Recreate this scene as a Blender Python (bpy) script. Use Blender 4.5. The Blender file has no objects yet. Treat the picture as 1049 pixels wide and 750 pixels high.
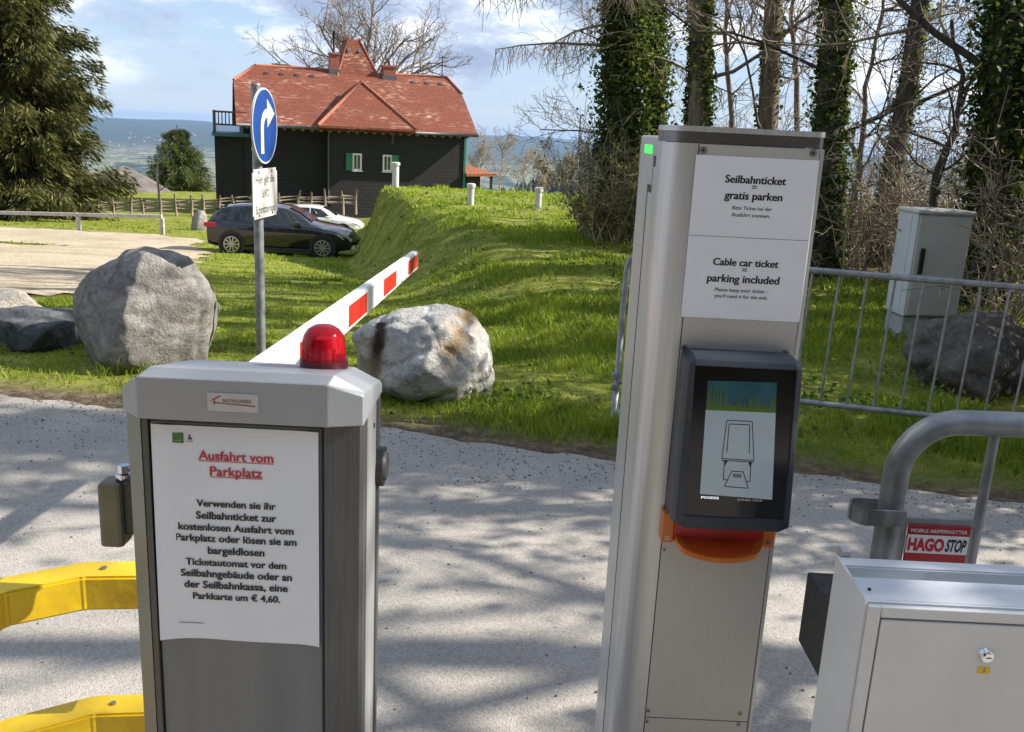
import bpy, bmesh, math, random
import numpy as np
from mathutils import Vector, Matrix, noise as mnoise
from mathutils.bvhtree import BVHTree

S = bpy.context.scene
COL = S.collection
R = math.radians

# ------------------------------------------------------------------ camera
F_PX, PW, PH = 945.0, 1049.0, 750.0
PITCH, ROLL, EYE = R(14.25), R(2.8), 1.5
_f = np.array([0, math.cos(PITCH), -math.sin(PITCH)])
_u0 = np.array([0, math.sin(PITCH), math.cos(PITCH)])
_r0 = np.array([1.0, 0, 0])
_r = math.cos(ROLL) * _r0 + math.sin(ROLL) * _u0
_u = -math.sin(ROLL) * _r0 + math.cos(ROLL) * _u0
CAM = np.array([0, 0, EYE])
cam_d = bpy.data.cameras.new('camera'); cam = bpy.data.objects.new('camera', cam_d); COL.objects.link(cam)
cam_d.sensor_width = 36.0; cam_d.lens = F_PX / PW * 36.0; cam_d.clip_start = 0.05; cam_d.clip_end = 60000
cam.matrix_world = Matrix(((_r[0], _u[0], -_f[0], 0), (_r[1], _u[1], -_f[1], 0), (_r[2], _u[2], -_f[2], EYE), (0, 0, 0, 1)))
S.camera = cam

def ray(px, py): return _f + _r * (px - PW / 2) / F_PX - _u * (py - PH / 2) / F_PX
def P(px, py, Y):
    d = ray(px, py); return CAM + d * (Y / d[1])
def proj(p):
    v = np.array(p) - CAM; z = v @ _f
    return PW / 2 + F_PX * (v @ _r) / z, PH / 2 - F_PX * (v @ _u) / z

# ------------------------------------------------------------------ light
SUN_AZ, SUN_EL = R(6), R(35)            # azimuth measured from +x towards +y
sdir = Vector((math.cos(SUN_AZ) * math.cos(SUN_EL), math.sin(SUN_AZ) * math.cos(SUN_EL), math.sin(SUN_EL)))
W = bpy.data.worlds.new('World'); S.world = W; W.use_nodes = True
nt = W.node_tree; nt.nodes.clear()
def wn(t, **k):
    n = nt.nodes.new(t)
    for a, b in k.items(): setattr(n, a, b)
    return n
out = wn('ShaderNodeOutputWorld'); bg = wn('ShaderNodeBackground'); bg.inputs[1].default_value = 0.075
sky = wn('ShaderNodeTexSky', sky_type='NISHITA', sun_disc=False, sun_elevation=SUN_EL, sun_rotation=R(90) - SUN_AZ, altitude=700, air_density=1.0, dust_density=0.15, ozone_density=1.6)
tc = wn('ShaderNodeTexCoord')
sep = wn('ShaderNodeSeparateXYZ'); nt.links.new(tc.outputs['Generated'], sep.inputs[0])
def math_(op, a, b=None, c=None, clamp=False):
    n = wn('ShaderNodeMath', operation=op, use_clamp=clamp)
    for i, v in enumerate((a, b, c)):
        if v is None: continue
        if isinstance(v, (int, float)): n.inputs[i].default_value = v
        else: nt.links.new(v, n.inputs[i])
    return n.outputs[0]
comb = wn('ShaderNodeCombineXYZ'); nt.links.new(sep.outputs[0], comb.inputs[0]); nt.links.new(sep.outputs[1], comb.inputs[1]); nt.links.new(math_('MULTIPLY', sep.outputs[2], 2.6), comb.inputs[2])
def wnoise(scale, detail, rough, off):
    mp = wn('ShaderNodeMapping'); mp.inputs['Location'].default_value = off; nt.links.new(comb.outputs[0], mp.inputs[0])
    n = wn('ShaderNodeTexNoise'); n.inputs['Scale'].default_value = scale; n.inputs['Detail'].default_value = detail; n.inputs['Roughness'].default_value = rough
    nt.links.new(mp.outputs[0], n.inputs['Vector']); return n.outputs['Fac']
n1 = wnoise(5.2, 9, 0.58, (2.3, 0.4, 0)); n2 = wnoise(9.0, 8, 0.6, (7.1, 3.0, 5.0))
def ramp(fac, stops):
    r = wn('ShaderNodeValToRGB'); e = r.color_ramp.elements
    e[0].position, e[0].color = stops[0]; e[1].position, e[1].color = stops[-1]
    for p, c in stops[1:-1]:
        x = e.new(p); x.color = c
    nt.links.new(fac, r.inputs[0]); return r.outputs[0]
low_fade = math_('MULTIPLY_ADD', sep.outputs[2], 22.0, -0.35, clamp=True)      # clouds thin out at the horizon
dens = math_('MULTIPLY', ramp(n1, [(0.41, (0, 0, 0, 1)), (0.53, (1, 1, 1, 1))]), low_fade)
shade = ramp(n2, [(0.38, (2.7, 3.4, 4.8, 1)), (0.5, (4.6, 5.3, 6.6, 1)), (0.6, (8.6, 8.7, 8.9, 1))])
mix = wn('ShaderNodeMix', data_type='RGBA')
pale = wn('ShaderNodeMix', data_type='RGBA'); pale.inputs[7].default_value = (3.4, 4.5, 6.3, 1)          # pale blue air low over the plain
nt.links.new(math_('MULTIPLY', math_('MULTIPLY_ADD', math_('ABSOLUTE', sep.outputs[2]), -3.2, 1.0, clamp=True), 0.85), pale.inputs[0]); nt.links.new(sky.outputs[0], pale.inputs[6])
nt.links.new(math_('MULTIPLY', dens, 0.9), mix.inputs[0]); nt.links.new(pale.outputs[2], mix.inputs[6]); nt.links.new(shade, mix.inputs[7])
nt.links.new(mix.outputs[2], bg.inputs[0]); nt.links.new(bg.outputs[0], out.inputs[0])
sl = bpy.data.lights.new('sun', 'SUN'); sl.energy = 4.6; sl.angle = R(0.53); sl.color = (1.0, 0.93, 0.83)
sun = bpy.data.objects.new('sun', sl); COL.objects.link(sun); sun.location = (30, 5, 30)
sun.rotation_euler = sdir.to_track_quat('Z', 'Y').to_euler()
S.view_settings.view_transform = 'Standard'; S.view_settings.look = 'None'; S.view_settings.exposure = 1.05; S.view_settings.gamma = 1.0
S.cycles.use_denoising = True; S.cycles.max_bounces = 8; S.cycles.diffuse_bounces = 3; S.cycles.glossy_bounces = 3
S.cycles.transmission_bounces = 6; S.cycles.transparent_max_bounces = 8; S.cycles.volume_bounces = 0
S.cycles.sample_clamp_indirect = 8

# ------------------------------------------------------------------ materials
def mat(name, c1, c2=None, scale=6.0, rough=0.6, metal=0.0, bump=0.0, bscale=60.0, island=0.0, detail=5, spec=0.5, stretch=(1, 1, 1), emit=None, emit_s=1.0, trans=0.0, coat=0.0, contrast=(0.35, 0.65), rough2=None):
    m = bpy.data.materials.new(name); m.use_nodes = True
    t = m.node_tree; b = t.nodes['Principled BSDF']; L = t.links
    b.inputs['Roughness'].default_value = rough; b.inputs['Metallic'].default_value = metal
    b.inputs['Specular IOR Level'].default_value = spec; b.inputs['Coat Weight'].default_value = coat
    b.inputs['Transmission Weight'].default_value = trans
    c1 = tuple(c1) + (1,); b.inputs['Base Color'].default_value = c1
    if emit: b.inputs['Emission Color'].default_value = tuple(emit) + (1,); b.inputs['Emission Strength'].default_value = emit_s
    co = t.nodes.new('ShaderNodeTexCoord'); mp = t.nodes.new('ShaderNodeMapping'); mp.inputs['Scale'].default_value = stretch
    L.new(co.outputs['Object'], mp.inputs[0])
    col = None
    if c2 is not None:
        c2 = tuple(c2) + (1,)
        n = t.nodes.new('ShaderNodeTexNoise'); n.inputs['Scale'].default_value = scale; n.inputs['Detail'].default_value = detail
        L.new(mp.outputs[0], n.inputs['Vector'])
        r = t.nodes.new('ShaderNodeValToRGB'); r.color_ramp.elements[0].position, r.color_ramp.elements[1].position = contrast
        r.color_ramp.elements[0].color, r.color_ramp.elements[1].color = c1, c2
        L.new(n.outputs['Fac'], r.inputs[0]); col = r.outputs[0]
        if rough2 is not None:
            mr = t.nodes.new('ShaderNodeMapRange'); mr.inputs[3].default_value = rough; mr.inputs[4].default_value = rough2
            L.new(n.outputs['Fac'], mr.inputs[0]); L.new(mr.outputs[0], b.inputs['Roughness'])
    if island and c2 is not None:
        g = t.nodes.new('ShaderNodeNewGeometry'); mx = t.nodes.new('ShaderNodeMix'); mx.data_type = 'RGBA'
        mm = t.nodes.new('ShaderNodeMix'); mm.data_type = 'RGBA'; mm.inputs[6].default_value = c1; mm.inputs[7].default_value = c2
        L.new(g.outputs['Random Per Island'], mm.inputs[0])
        mx.inputs[0].default_value = island; L.new(col, mx.inputs[6]); L.new(mm.outputs[2], mx.inputs[7]); col = mx.outputs[2]
    if col is not None: L.new(col, b.inputs['Base Color'])
    if bump:
        n = t.nodes.new('ShaderNodeTexNoise'); n.inputs['Scale'].default_value = bscale; n.inputs['Detail'].default_value = 6
        L.new(mp.outputs[0], n.inputs['Vector'])
        bp = t.nodes.new('ShaderNodeBump'); bp.inputs['Strength'].default_value = bump; bp.inputs['Distance'].default_value = 0.02
        L.new(n.outputs['Fac'], bp.inputs['Height']); L.new(bp.outputs[0], b.inputs['Normal'])
    return m

def leafmat(name, c1, c2, c3=None, transl=0.35, patch=0.0, pscale=0.8):
    m = bpy.data.materials.new(name); m.use_nodes = True
    t = m.node_tree; t.nodes.clear(); L = t.links
    o = t.nodes.new('ShaderNodeOutputMaterial'); g = t.nodes.new('ShaderNodeNewGeometry')
    r = t.nodes.new('ShaderNodeValToRGB'); e = r.color_ramp.elements
    e[0].color = tuple(c1) + (1,); e[1].color = tuple(c2) + (1,)
    if c3: x = e.new(0.85); x.color = tuple(c2) + (1,); e[2].color = tuple(c3) + (1,)
    fac = g.outputs['Random Per Island']
    if patch:
        n = t.nodes.new('ShaderNodeTexNoise'); n.inputs['Scale'].default_value = pscale; n.inputs['Detail'].default_value = 6; n.inputs['Roughness'].default_value = 0.65; L.new(g.outputs['Position'], n.inputs['Vector'])
        mr = t.nodes.new('ShaderNodeMapRange'); mr.inputs[1].default_value = 0.32; mr.inputs[2].default_value = 0.68; L.new(n.outputs['Fac'], mr.inputs[0])
        mx_ = t.nodes.new('ShaderNodeMix'); mx_.inputs[0].default_value = patch; L.new(fac, mx_.inputs[2]); L.new(mr.outputs[0], mx_.inputs[3]); fac = mx_.outputs[0]
    L.new(fac, r.inputs[0])
    d = t.nodes.new('ShaderNodeBsdfPrincipled'); d.inputs['Roughness'].default_value = 0.55; d.inputs['Specular IOR Level'].default_value = 0.35
    tr = t.nodes.new('ShaderNodeBsdfTranslucent'); mx = t.nodes.new('ShaderNodeMixShader'); mx.inputs[0].default_value = transl
    L.new(r.outputs[0], d.inputs['Base Color']); L.new(r.outputs[0], tr.inputs[0])
    L.new(d.outputs[0], mx.inputs[1]); L.new(tr.outputs[0], mx.inputs[2]); L.new(mx.outputs[0], o.inputs[0])
    return m

# ------------------------------------------------------------------ object helpers
def props(o, label=None, cat=None, group=None, kind=None):
    if label: o['label'] = label
    if cat: o['category'] = cat
    if group: o['group'] = group
    if kind: o['kind'] = kind
    return o
def thing(name, label, cat, loc=(0, 0, 0), rotz=0.0, group=None):
    o = bpy.data.objects.new(name, None); COL.objects.link(o); o.empty_display_size = 0.1
    o.location = loc; o.rotation_euler = (0, 0, rotz)
    return props(o, label, cat, group)
def link(name, me, m=None, parent=None, world=True):
    o = bpy.data.objects.new(name, me); COL.objects.link(o)
    if m is not None and not me.materials:
        for x in (m if isinstance(m, (list, tuple)) else [m]): me.materials.append(x)
    if parent is not None:
        o.parent = parent
        if world: o.matrix_parent_inverse = winv(parent)
    return o
def wmat(o):
    m = Matrix.Translation(o.location) @ o.rotation_euler.to_matrix().to_4x4()
    if o.parent is not None: m = wmat(o.parent) @ o.matrix_parent_inverse @ m
    return m
def winv(o): return wmat(o).inverted()
def build(name, bm, m, parent=None, world=True, smooth=None):
    bmesh.ops.recalc_face_normals(bm, faces=bm.faces[:])
    me = bpy.data.meshes.new(name); bm.to_mesh(me); bm.free()
    o = link(name, me, m, parent, world)
    if smooth is not None:
        for p in me.polygons: p.use_smooth = True
        if smooth > 0: sharp(me, smooth)
    return o
def sharp(me, ang):
    bm = bmesh.new(); bm.from_mesh(me)
    for e in bm.edges:
        if len(e.link_faces) == 2 and e.calc_face_angle(0) > R(ang): e.smooth = False
    bm.to_mesh(me); bm.free()
def npmesh(name, V, faces, m, parent=None, world=True, smooth=False):
    """V (n,3); faces: list of int arrays (k, 3 or 4)."""
    me = bpy.data.meshes.new(name); V = np.asarray(V, np.float32)
    faces = [np.asarray(f, np.int32) for f in faces if len(f)]
    loops = np.concatenate([f.ravel() for f in faces]); tot = np.concatenate([np.full(len(f), f.shape[1], np.int32) for f in faces])
    st = np.concatenate([[0], np.cumsum(tot)[:-1]]).astype(np.int32)
    me.vertices.add(len(V)); me.vertices.foreach_set('co', V.ravel())
    me.loops.add(len(loops)); me.loops.foreach_set('vertex_index', loops)
    me.polygons.add(len(tot)); me.polygons.foreach_set('loop_start', st); me.polygons.foreach_set('loop_total', tot)
    if smooth: me.polygons.foreach_set('use_smooth', np.ones(len(tot), bool))
    me.update(calc_edges=True)
    return link(name, me, m, parent, world)
def box(bm, x0, x1, y0, y1, z0, z1, bev=0.0, seg=2):
    r = bmesh.ops.create_cube(bm, size=1.0); v = r['verts']
    for q in v: q.co = Vector(((x0 + x1) / 2 + q.co.x * (x1 - x0), (y0 + y1) / 2 + q.co.y * (y1 - y0), (z0 + z1) / 2 + q.co.z * (z1 - z0)))
    if bev:
        ed = list({e for q in v for e in q.link_edges})
        bmesh.ops.bevel(bm, geom=ed, offset=bev, segments=seg, affect='EDGES', profile=0.5)
    return v
def hexa(bm, pts, quads=((0, 1, 2, 3), (4, 7, 6, 5), (0, 4, 5, 1), (1, 5, 6, 2), (2, 6, 7, 3), (3, 7, 4, 0))):
    v = [bm.verts.new(tuple(p)) for p in pts]
    for q in quads: bm.faces.new([v[i] for i in q])
    return v
def cyl(bm, p0, p1, r0, r1=None, n=16, caps=True):
    p0, p1 = Vector(p0), Vector(p1); d = p1 - p0; r1 = r0 if r1 is None else r1
    M = Matrix.Translation((p0 + p1) / 2) @ d.to_track_quat('Z', 'Y').to_matrix().to_4x4()
    return bmesh.ops.create_cone(bm, cap_ends=caps, segments=n, radius1=max(r0, 1e-5), radius2=max(r1, 1e-5), depth=d.length, matrix=M)['verts']
def prism(bm, poly, y0, y1, axis='y'):
    """extrude a polygon: axis y -> (x,z) pairs, axis z -> (x,y), axis x -> (y,z)"""
    f = {'y': lambda a, b, t: (a, t, b), 'z': lambda a, b, t: (a, b, t), 'x': lambda a, b, t: (t, a, b)}[axis]
    A = [bm.verts.new(f(a, b, y0)) for a, b in poly]; B = [bm.verts.new(f(a, b, y1)) for a, b in poly]; n = len(poly)
    bm.faces.new(A); bm.faces.new(B[::-1])
    for i in range(n): bm.faces.new((A[i], B[i], B[(i + 1) % n], A[(i + 1) % n]))
def quad(bm, *pts): return bm.faces.new([bm.verts.new(tuple(p)) for p in pts])
def tube_path(pts, r, n=16):
    """smooth round tube through points, as numpy arrays"""
    T = Tubes(); T.add(pts, r, n, cap=True); return T
class Tubes:
    def __init__(s): s.V, s.F, s.n = [], [], 0
    def add(s, pts, rad, sides=4, cap=False):
        p = np.asarray(pts, float); k = len(p)
        rad = np.full(k, rad) if np.isscalar(rad) else np.asarray(rad, float)
        t = np.empty_like(p); t[1:-1] = p[2:] - p[:-2]; t[0] = p[1] - p[0]; t[-1] = p[-1] - p[-2]
        t /= np.linalg.norm(t, axis=1)[:, None] + 1e-9
        ref = np.array([0.31, 0.27, 0.91]) if abs(t[0] @ np.array([0.31, 0.27, 0.91])) < 0.9 else np.array([1.0, 0, 0])
        a = np.cross(t, ref); a /= np.linalg.norm(a, axis=1)[:, None] + 1e-9; b = np.cross(t, a)
        an = np.arange(sides) * 2 * math.pi / sides
        ring = p[:, None] + rad[:, None, None] * (np.cos(an)[None, :, None] * a[:, None] + np.sin(an)[None, :, None] * b[:, None])
        s.V.append(ring.reshape(-1, 3))
        i = np.arange(k - 1)[:, None] * sides; j = np.arange(sides)[None]; j2 = (j + 1) % sides
        q = np.stack([i + j, i + sides + j, i + sides + j2, i + j2], -1).reshape(-1, 4) + s.n
        s.F.append(q)
        if cap:
            s.n += k * sides; s.V.append(np.array([p[0], p[-1]]))
            b0 = s.n - k * sides; e0 = s.n - sides
            c = [[s.n, b0 + m, b0 + (m + 1) % sides, b0 + (m + 1) % sides] for m in range(sides)]
            tri = np.array([[s.n, b0 + (m + 1) % sides, b0 + m] for m in range(sides)] + [[s.n + 1, e0 + m, e0 + (m + 1) % sides] for m in range(sides)])
            s.T = getattr(s, 'T', []); s.T.append(tri); s.n += 2
        else: s.n += k * sides
    def build(s, name, m, parent=None, smooth=True):
        f = [np.concatenate(s.F)]
        if hasattr(s, 'T'): f.append(np.concatenate(s.T))
        return npmesh(name, np.concatenate(s.V), f, m, parent, smooth=smooth)

def glyphs(txt, bold=0.0, shear=0.0, spacing=1.0):
    c = bpy.data.curves.new('txt', 'FONT'); c.body = txt; c.size = 1.0; c.offset = bold; c.shear = shear; c.space_character = spacing
    c.resolution_u = 3; c.fill_mode = 'FRONT'
    o = bpy.data.objects.new('txt', c); COL.objects.link(o)
    bpy.context.view_layer.update()
    me = bpy.data.meshes.new_from_object(o.evaluated_get(bpy.context.evaluated_depsgraph_get()))
    bpy.data.objects.remove(o); bpy.data.curves.remove(c)
    return me
def text(txt, cx, base, width, origin, ex, ez, m, parent, name='lettering', bold=0.02, shear=0.0, height=None, spacing=1.0, double=0.0):
    """flat lettering on a plane: origin + ex*u + ez*v, centred on u = cx, baseline v = base; double thickens the upright strokes"""
    me = glyphs(txt, bold, shear, spacing)
    if double:
        bm = bmesh.new(); bm.from_mesh(me); g = bmesh.ops.duplicate(bm, geom=bm.verts[:] + bm.edges[:] + bm.faces[:])['geom']
        for v in g:
            if isinstance(v, bmesh.types.BMVert): v.co.x += double; v.co.z += 0.004
        bm.to_mesh(me); bm.free()
    n = len(me.vertices)
    co = np.empty(n * 3, np.float32); me.vertices.foreach_get('co', co); co = co.reshape(-1, 3)
    x0, x1 = co[:, 0].min(), co[:, 0].max(); s = width / (x1 - x0)
    sv = s if height is None else height / 0.72
    u = cx + (co[:, 0] - (x0 + x1) / 2) * s; v = base + co[:, 1] * sv
    w = np.array(origin)[None] + u[:, None] * np.array(ex)[None] + v[:, None] * np.array(ez)[None] + (co[:, 2] * s * 0.6)[:, None] * np.cross(ex, ez)[None]
    me.vertices.foreach_set('co', w.astype(np.float32).ravel()); me.materials.clear(); me.update()
    return link(name, me, m, parent)
def copy_tree(o, parent=None):
    c = o.copy(); COL.objects.link(c)
    if parent is not None: c.parent = parent
    for ch in [x for x in bpy.data.objects if x.parent == o]: copy_tree(ch, c)
    return c

rng = np.random.default_rng(7); random.seed(7)
def sstep(a, b, x):
    t = np.clip((np.asarray(x, float) - a) / (b - a), 0, 1); return t * t * (3 - 2 * t)
_G = np.random.default_rng(3).random((256, 256))
def vnoise(x, y, o=0):
    """cheap tiling value noise, arrays in and out, 0..1"""
    x = np.asarray(x, float) + 37.3 * o; y = np.asarray(y, float) + 11.9 * o
    xi = np.floor(x).astype(int); yi = np.floor(y).astype(int); fx = x - xi; fy = y - yi
    fx = fx * fx * (3 - 2 * fx); fy = fy * fy * (3 - 2 * fy)
    g = lambda i, j: _G[i % 256, j % 256]
    return (g(xi, yi) * (1 - fx) + g(xi + 1, yi) * fx) * (1 - fy) + (g(xi, yi + 1) * (1 - fx) + g(xi + 1, yi + 1) * fx) * fy
def fbm(x, y, o=0, n=4):
    s = 0; a = 0.5; t = 0
    for k in range(n): s = s + a * vnoise(x * 2 ** k, y * 2 ** k, o + k); t += a; a *= 0.5
    return s / t
# ------------------------------------------------------------------ terrain
_ty = np.linspace(-60, 120, 3601)
_tz = np.interp(_ty, [-60, 5.2, 9, 26, 40, 70, 120], [0, 0, -0.32, -2.22, -2.95, -3.5, -4.5])
_k = np.hanning(81); _k /= _k.sum(); _tz = np.convolve(np.pad(_tz, 40, mode='edge'), _k, 'valid')
def road_edge(x):
    x = np.asarray(x, float)
    e = np.interp(x, [-30, -2.735, -2.0, -0.6, 0.46, 1.5, 2.3, 30], [9.0, 4.72, 4.61, 4.47, 4.14, 4.05, 3.82, -2.0])
    return e + (fbm(x * 1.7, x * 0 + 3.1, 2, 3) - 0.5) * 0.16 + (vnoise(x * 14, x * 0 + 5.0, 4) - 0.5) * 0.05
def height(x, y, detail=True):
    x = np.asarray(x, float); y = np.asarray(y, float)
    low = np.interp(y, _ty, _tz)
    foot = np.interp(y, [0, 6, 9, 14, 20, 26, 33, 45], [0.2, -0.6, -1.3, -2.4, -3.65, -4.65, -5.6, -7.8]); hw = np.interp(y, [9, 14, 23, 33], [1.0, 0.9, 0.52, 0.42]); xc = foot + hw
    top = np.interp(y, [0, 5.2, 9, 14, 19, 23, 26, 30, 34, 40, 60], [0, 0, 0.02, 0.03, 0.05, 0.02, -0.20, -0.47, -1.15, -2.6, -3.6])
    top_r = np.interp(y, [0, 5.2, 12, 24, 34, 60], [0, 0, 0.05, 0.05, -0.25, -5.5])
    wr = sstep(1.2, 4.5, x - (y - 14) * 0.05); top = top * (1 - wr) + top_r * wr
    top = top + 0.05 * sstep(5, 8, y) * (1 - sstep(18, 24, y)) * (fbm(x * 0.45, y * 0.45, 9, 3) - 0.5) * 2
    s = sstep(-1.0, 1.0, (x - xc - 0.25 * (fbm(x * 0.4, y * 0.4, 5, 2) - 0.5)) / hw)
    z = low * (1 - s) + top * s
    d = np.hypot(x, y - 10)
    far = sstep(55, 160, d) * -32 + sstep(120, 900, d) * -150 + sstep(700, 6000, d) * -165
    far = far + sstep(400, 2000, d) * 70 * (fbm(x / 900, y / 900, 11, 5) - 0.5) - sstep(3000, 9000, d) * 30 * (fbm(x / 900, y / 900, 11, 5) - 0.5)
    far = far + sstep(9500, 15500, d) * (215 + 190 * (fbm(x / 3000, y / 5000, 13, 4) - 0.45))
    hx, hy = (x - 215) / 290, (y - 1250) / 420                  # wooded hill beyond the mound
    far = far + sstep(200, 500, d) * 190 * np.exp(-(hx * hx + hy * hy)) * (0.8 + 0.4 * fbm(x / 120, y / 120, 17, 3))
    z = z + far
    if detail:
        off = sstep(0.0, 0.6, y - road_edge(x)) * (1 - sstep(40, 60, d))
        z = z + off * (0.05 * (fbm(x * 1.6, y * 1.6, 21, 3) - 0.35) + 0.02 * (fbm(x * 5, y * 5, 23, 2) - 0.5))
    return z
def hz(x, y): return float(height(np.array([x]), np.array([y]))[0])
def onground(px, py, far=120.0):
    """where the line of sight through a photo point meets the ground"""
    d = ray(px, py); d = d / d[1]; Y = np.linspace(1.0, far, 6000)
    q = CAM[None] + Y[:, None] * d[None]; h = height(q[:, 0], q[:, 1])
    i = np.argmax(q[:, 2] < h); return q[i]

def lot_mask(x, y):
    l = np.interp(y, [7.5, 9, 11, 16, 24, 30.5, 31.5], [-7.5, -4.6, -4.2, -5.6, -8.2, -10.5, -12.5])
    m = sstep(0.6, -0.6, x - l - 2.2 * (fbm(x * 0.5, y * 0.5, 31, 3) - 0.5)) * sstep(8.0, 9.6, y - 1.2 * (fbm(x * 0.6, y * 0.6, 33, 3) - 0.5) - 0.12 * np.clip(-x - 5, 0, 20)) * sstep(32.5, 31.3, y)
    isl = np.exp(-(((x + 15.5) / 4.2) ** 2 + ((y - 24.5) / 0.9) ** 2))                # tongue of grass in the gravel
    return m * sstep(0.6, 0.35, isl)

n_ = 300; u_ = np.linspace(-1, 1, 2 * n_ + 1) * math.asinh(20000 / 5.0); xs = 5.0 * np.sinh(u_)
v_ = np.linspace(math.asinh(-60 / 5.0), math.asinh(20000 / 5.0), 420); ys = 8 + 5.0 * np.sinh(v_)
X, Y = np.meshgrid(xs, ys); Zt = height(X, Y)
nx, ny = len(xs), len(ys)
i, j = np.meshgrid(np.arange(nx - 1), np.arange(ny - 1)); a = (j * nx + i).ravel()
ground_f = np.stack([a, a + 1, a + nx + 1, a + nx], -1)
GV = np.stack([X.ravel(), Y.ravel(), Zt.ravel()], -1)
xr, yr = X.ravel(), Y.ravel()
edge = yr - road_edge(xr)
litter = sstep(0.0, 1.6, xr - np.interp(yr, [0, 9.0, 11, 16, 24], [7.5, 5.2, 2.6, 1.6, 2.6]) + 1.5 * (fbm(xr * 0.8, yr * 0.8, 41, 3) - 0.5)) * sstep(3.5, 5, yr) * (1 - sstep(45, 60, yr))
soil = sstep(0.42, 0.05, edge - 0.35 * (fbm(xr * 3, yr * 3, 43, 3) - 0.4)) * sstep(-0.5, -0.05, edge)
dd = np.hypot(xr, yr)

def ground_material():
    m = bpy.data.materials.new('turf_and_fields'); m.use_nodes = True
    t = m.node_tree; L = t.links; b = t.nodes['Principled BSDF']; b.inputs['Roughness'].default_value = 0.95; b.inputs['Specular IOR Level'].default_value = 0.15
    geo = t.nodes.new('ShaderNodeNewGeometry'); pos = geo.outputs['Position']
    def noise(sc, det=5, rough=0.55):
        n = t.nodes.new('ShaderNodeTexNoise'); n.inputs['Scale'].default_value = sc; n.inputs['Detail'].default_value = det; n.inputs['Roughness'].default_value = rough
        L.new(pos, n.inputs['Vector']); return n.outputs['Fac']
    def ramp(f, *st):
        r = t.nodes.new('ShaderNodeValToRGB'); e = r.color_ramp.elements
        e[0].position = st[0][0]; e[0].color = st[0][1] + (1,); e[1].position = st[-1][0]; e[1].color = st[-1][1] + (1,)
        for p_, c_ in st[1:-1]: q = e.new(p_); q.color = c_ + (1,)
        L.new(f, r.inputs[0]); return r.outputs[0]
    def mix(f, a_, b_):
        x = t.nodes.new('ShaderNodeMix'); x.data_type = 'RGBA'; L.new(f, x.inputs[0]); L.new(a_, x.inputs[6]); L.new(b_, x.inputs[7]); return x.outputs[2]
    def attr(nm):
        x = t.nodes.new('ShaderNodeAttribute'); x.attribute_name = nm; return x.outputs['Fac']
    grass = ramp(noise(2.2, 8, 0.7), (0.3, (0.08, 0.105, 0.014)), (0.5, (0.19, 0.215, 0.032)), (0.7, (0.33, 0.31, 0.09)))
    lit = ramp(noise(9, 9, 0.75), (0.32, (0.055, 0.04, 0.026)), (0.5, (0.15, 0.112, 0.075)), (0.68, (0.30, 0.245, 0.175)))
    so = ramp(noise(14, 9, 0.75), (0.3, (0.045, 0.032, 0.02)), (0.5, (0.12, 0.09, 0.06)), (0.68, (0.25, 0.21, 0.16)))
    mpf = t.nodes.new('ShaderNodeMapping'); mpf.inputs['Scale'].default_value = (0.0030, 0.00085, 0.003); L.new(pos, mpf.inputs[0])
    nf = t.nodes.new('ShaderNodeTexNoise'); nf.inputs['Scale'].default_value = 1.0; nf.inputs['Detail'].default_value = 7; nf.inputs['Roughness'].default_value = 0.68; L.new(mpf.outputs[0], nf.inputs['Vector'])
    fld = ramp(nf.outputs['Fac'], (0.36, (0.016, 0.026, 0.018)), (0.45, (0.06, 0.075, 0.035)), (0.50, (0.26, 0.24, 0.14)), (0.57, (0.04, 0.055, 0.025)), (0.64, (0.38, 0.35, 0.26)))
    wood = ramp(noise(0.02, 8, 0.7), (0.35, (0.018, 0.03, 0.018)), (0.65, (0.06, 0.075, 0.04)))
    c = mix(attr('litter'), grass, lit); c = mix(attr('soil'), c, so); c = mix(attr('field'), c, fld); c = mix(attr('wood'), c, wood)
    L.new(c, b.inputs['Base Color'])
    bp = t.nodes.new('ShaderNodeBump'); bp.inputs['Strength'].default_value = 0.6; bp.inputs['Distance'].default_value = 0.03
    L.new(noise(22, 8, 0.7), bp.inputs['Height']); L.new(bp.outputs[0], b.inputs['Normal'])
    return m
ground = npmesh('ground', GV, [ground_f], ground_material(), smooth=True)
props(ground, kind='structure')
wood_m = np.maximum(np.exp(-(((xr - 215) / 300) ** 2 + ((yr - 1250) / 460) ** 2)) * 1.6, sstep(9500, 11500, dd)) * (dd > 300)
for nm, val in (('litter', litter), ('soil', soil), ('field', sstep(60, 140, dd)), ('wood', np.clip(wood_m, 0, 1))):
    at = ground.data.attributes.new(nm, 'FLOAT', 'POINT'); at.data.foreach_set('value', np.ascontiguousarray(val, np.float32))

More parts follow.
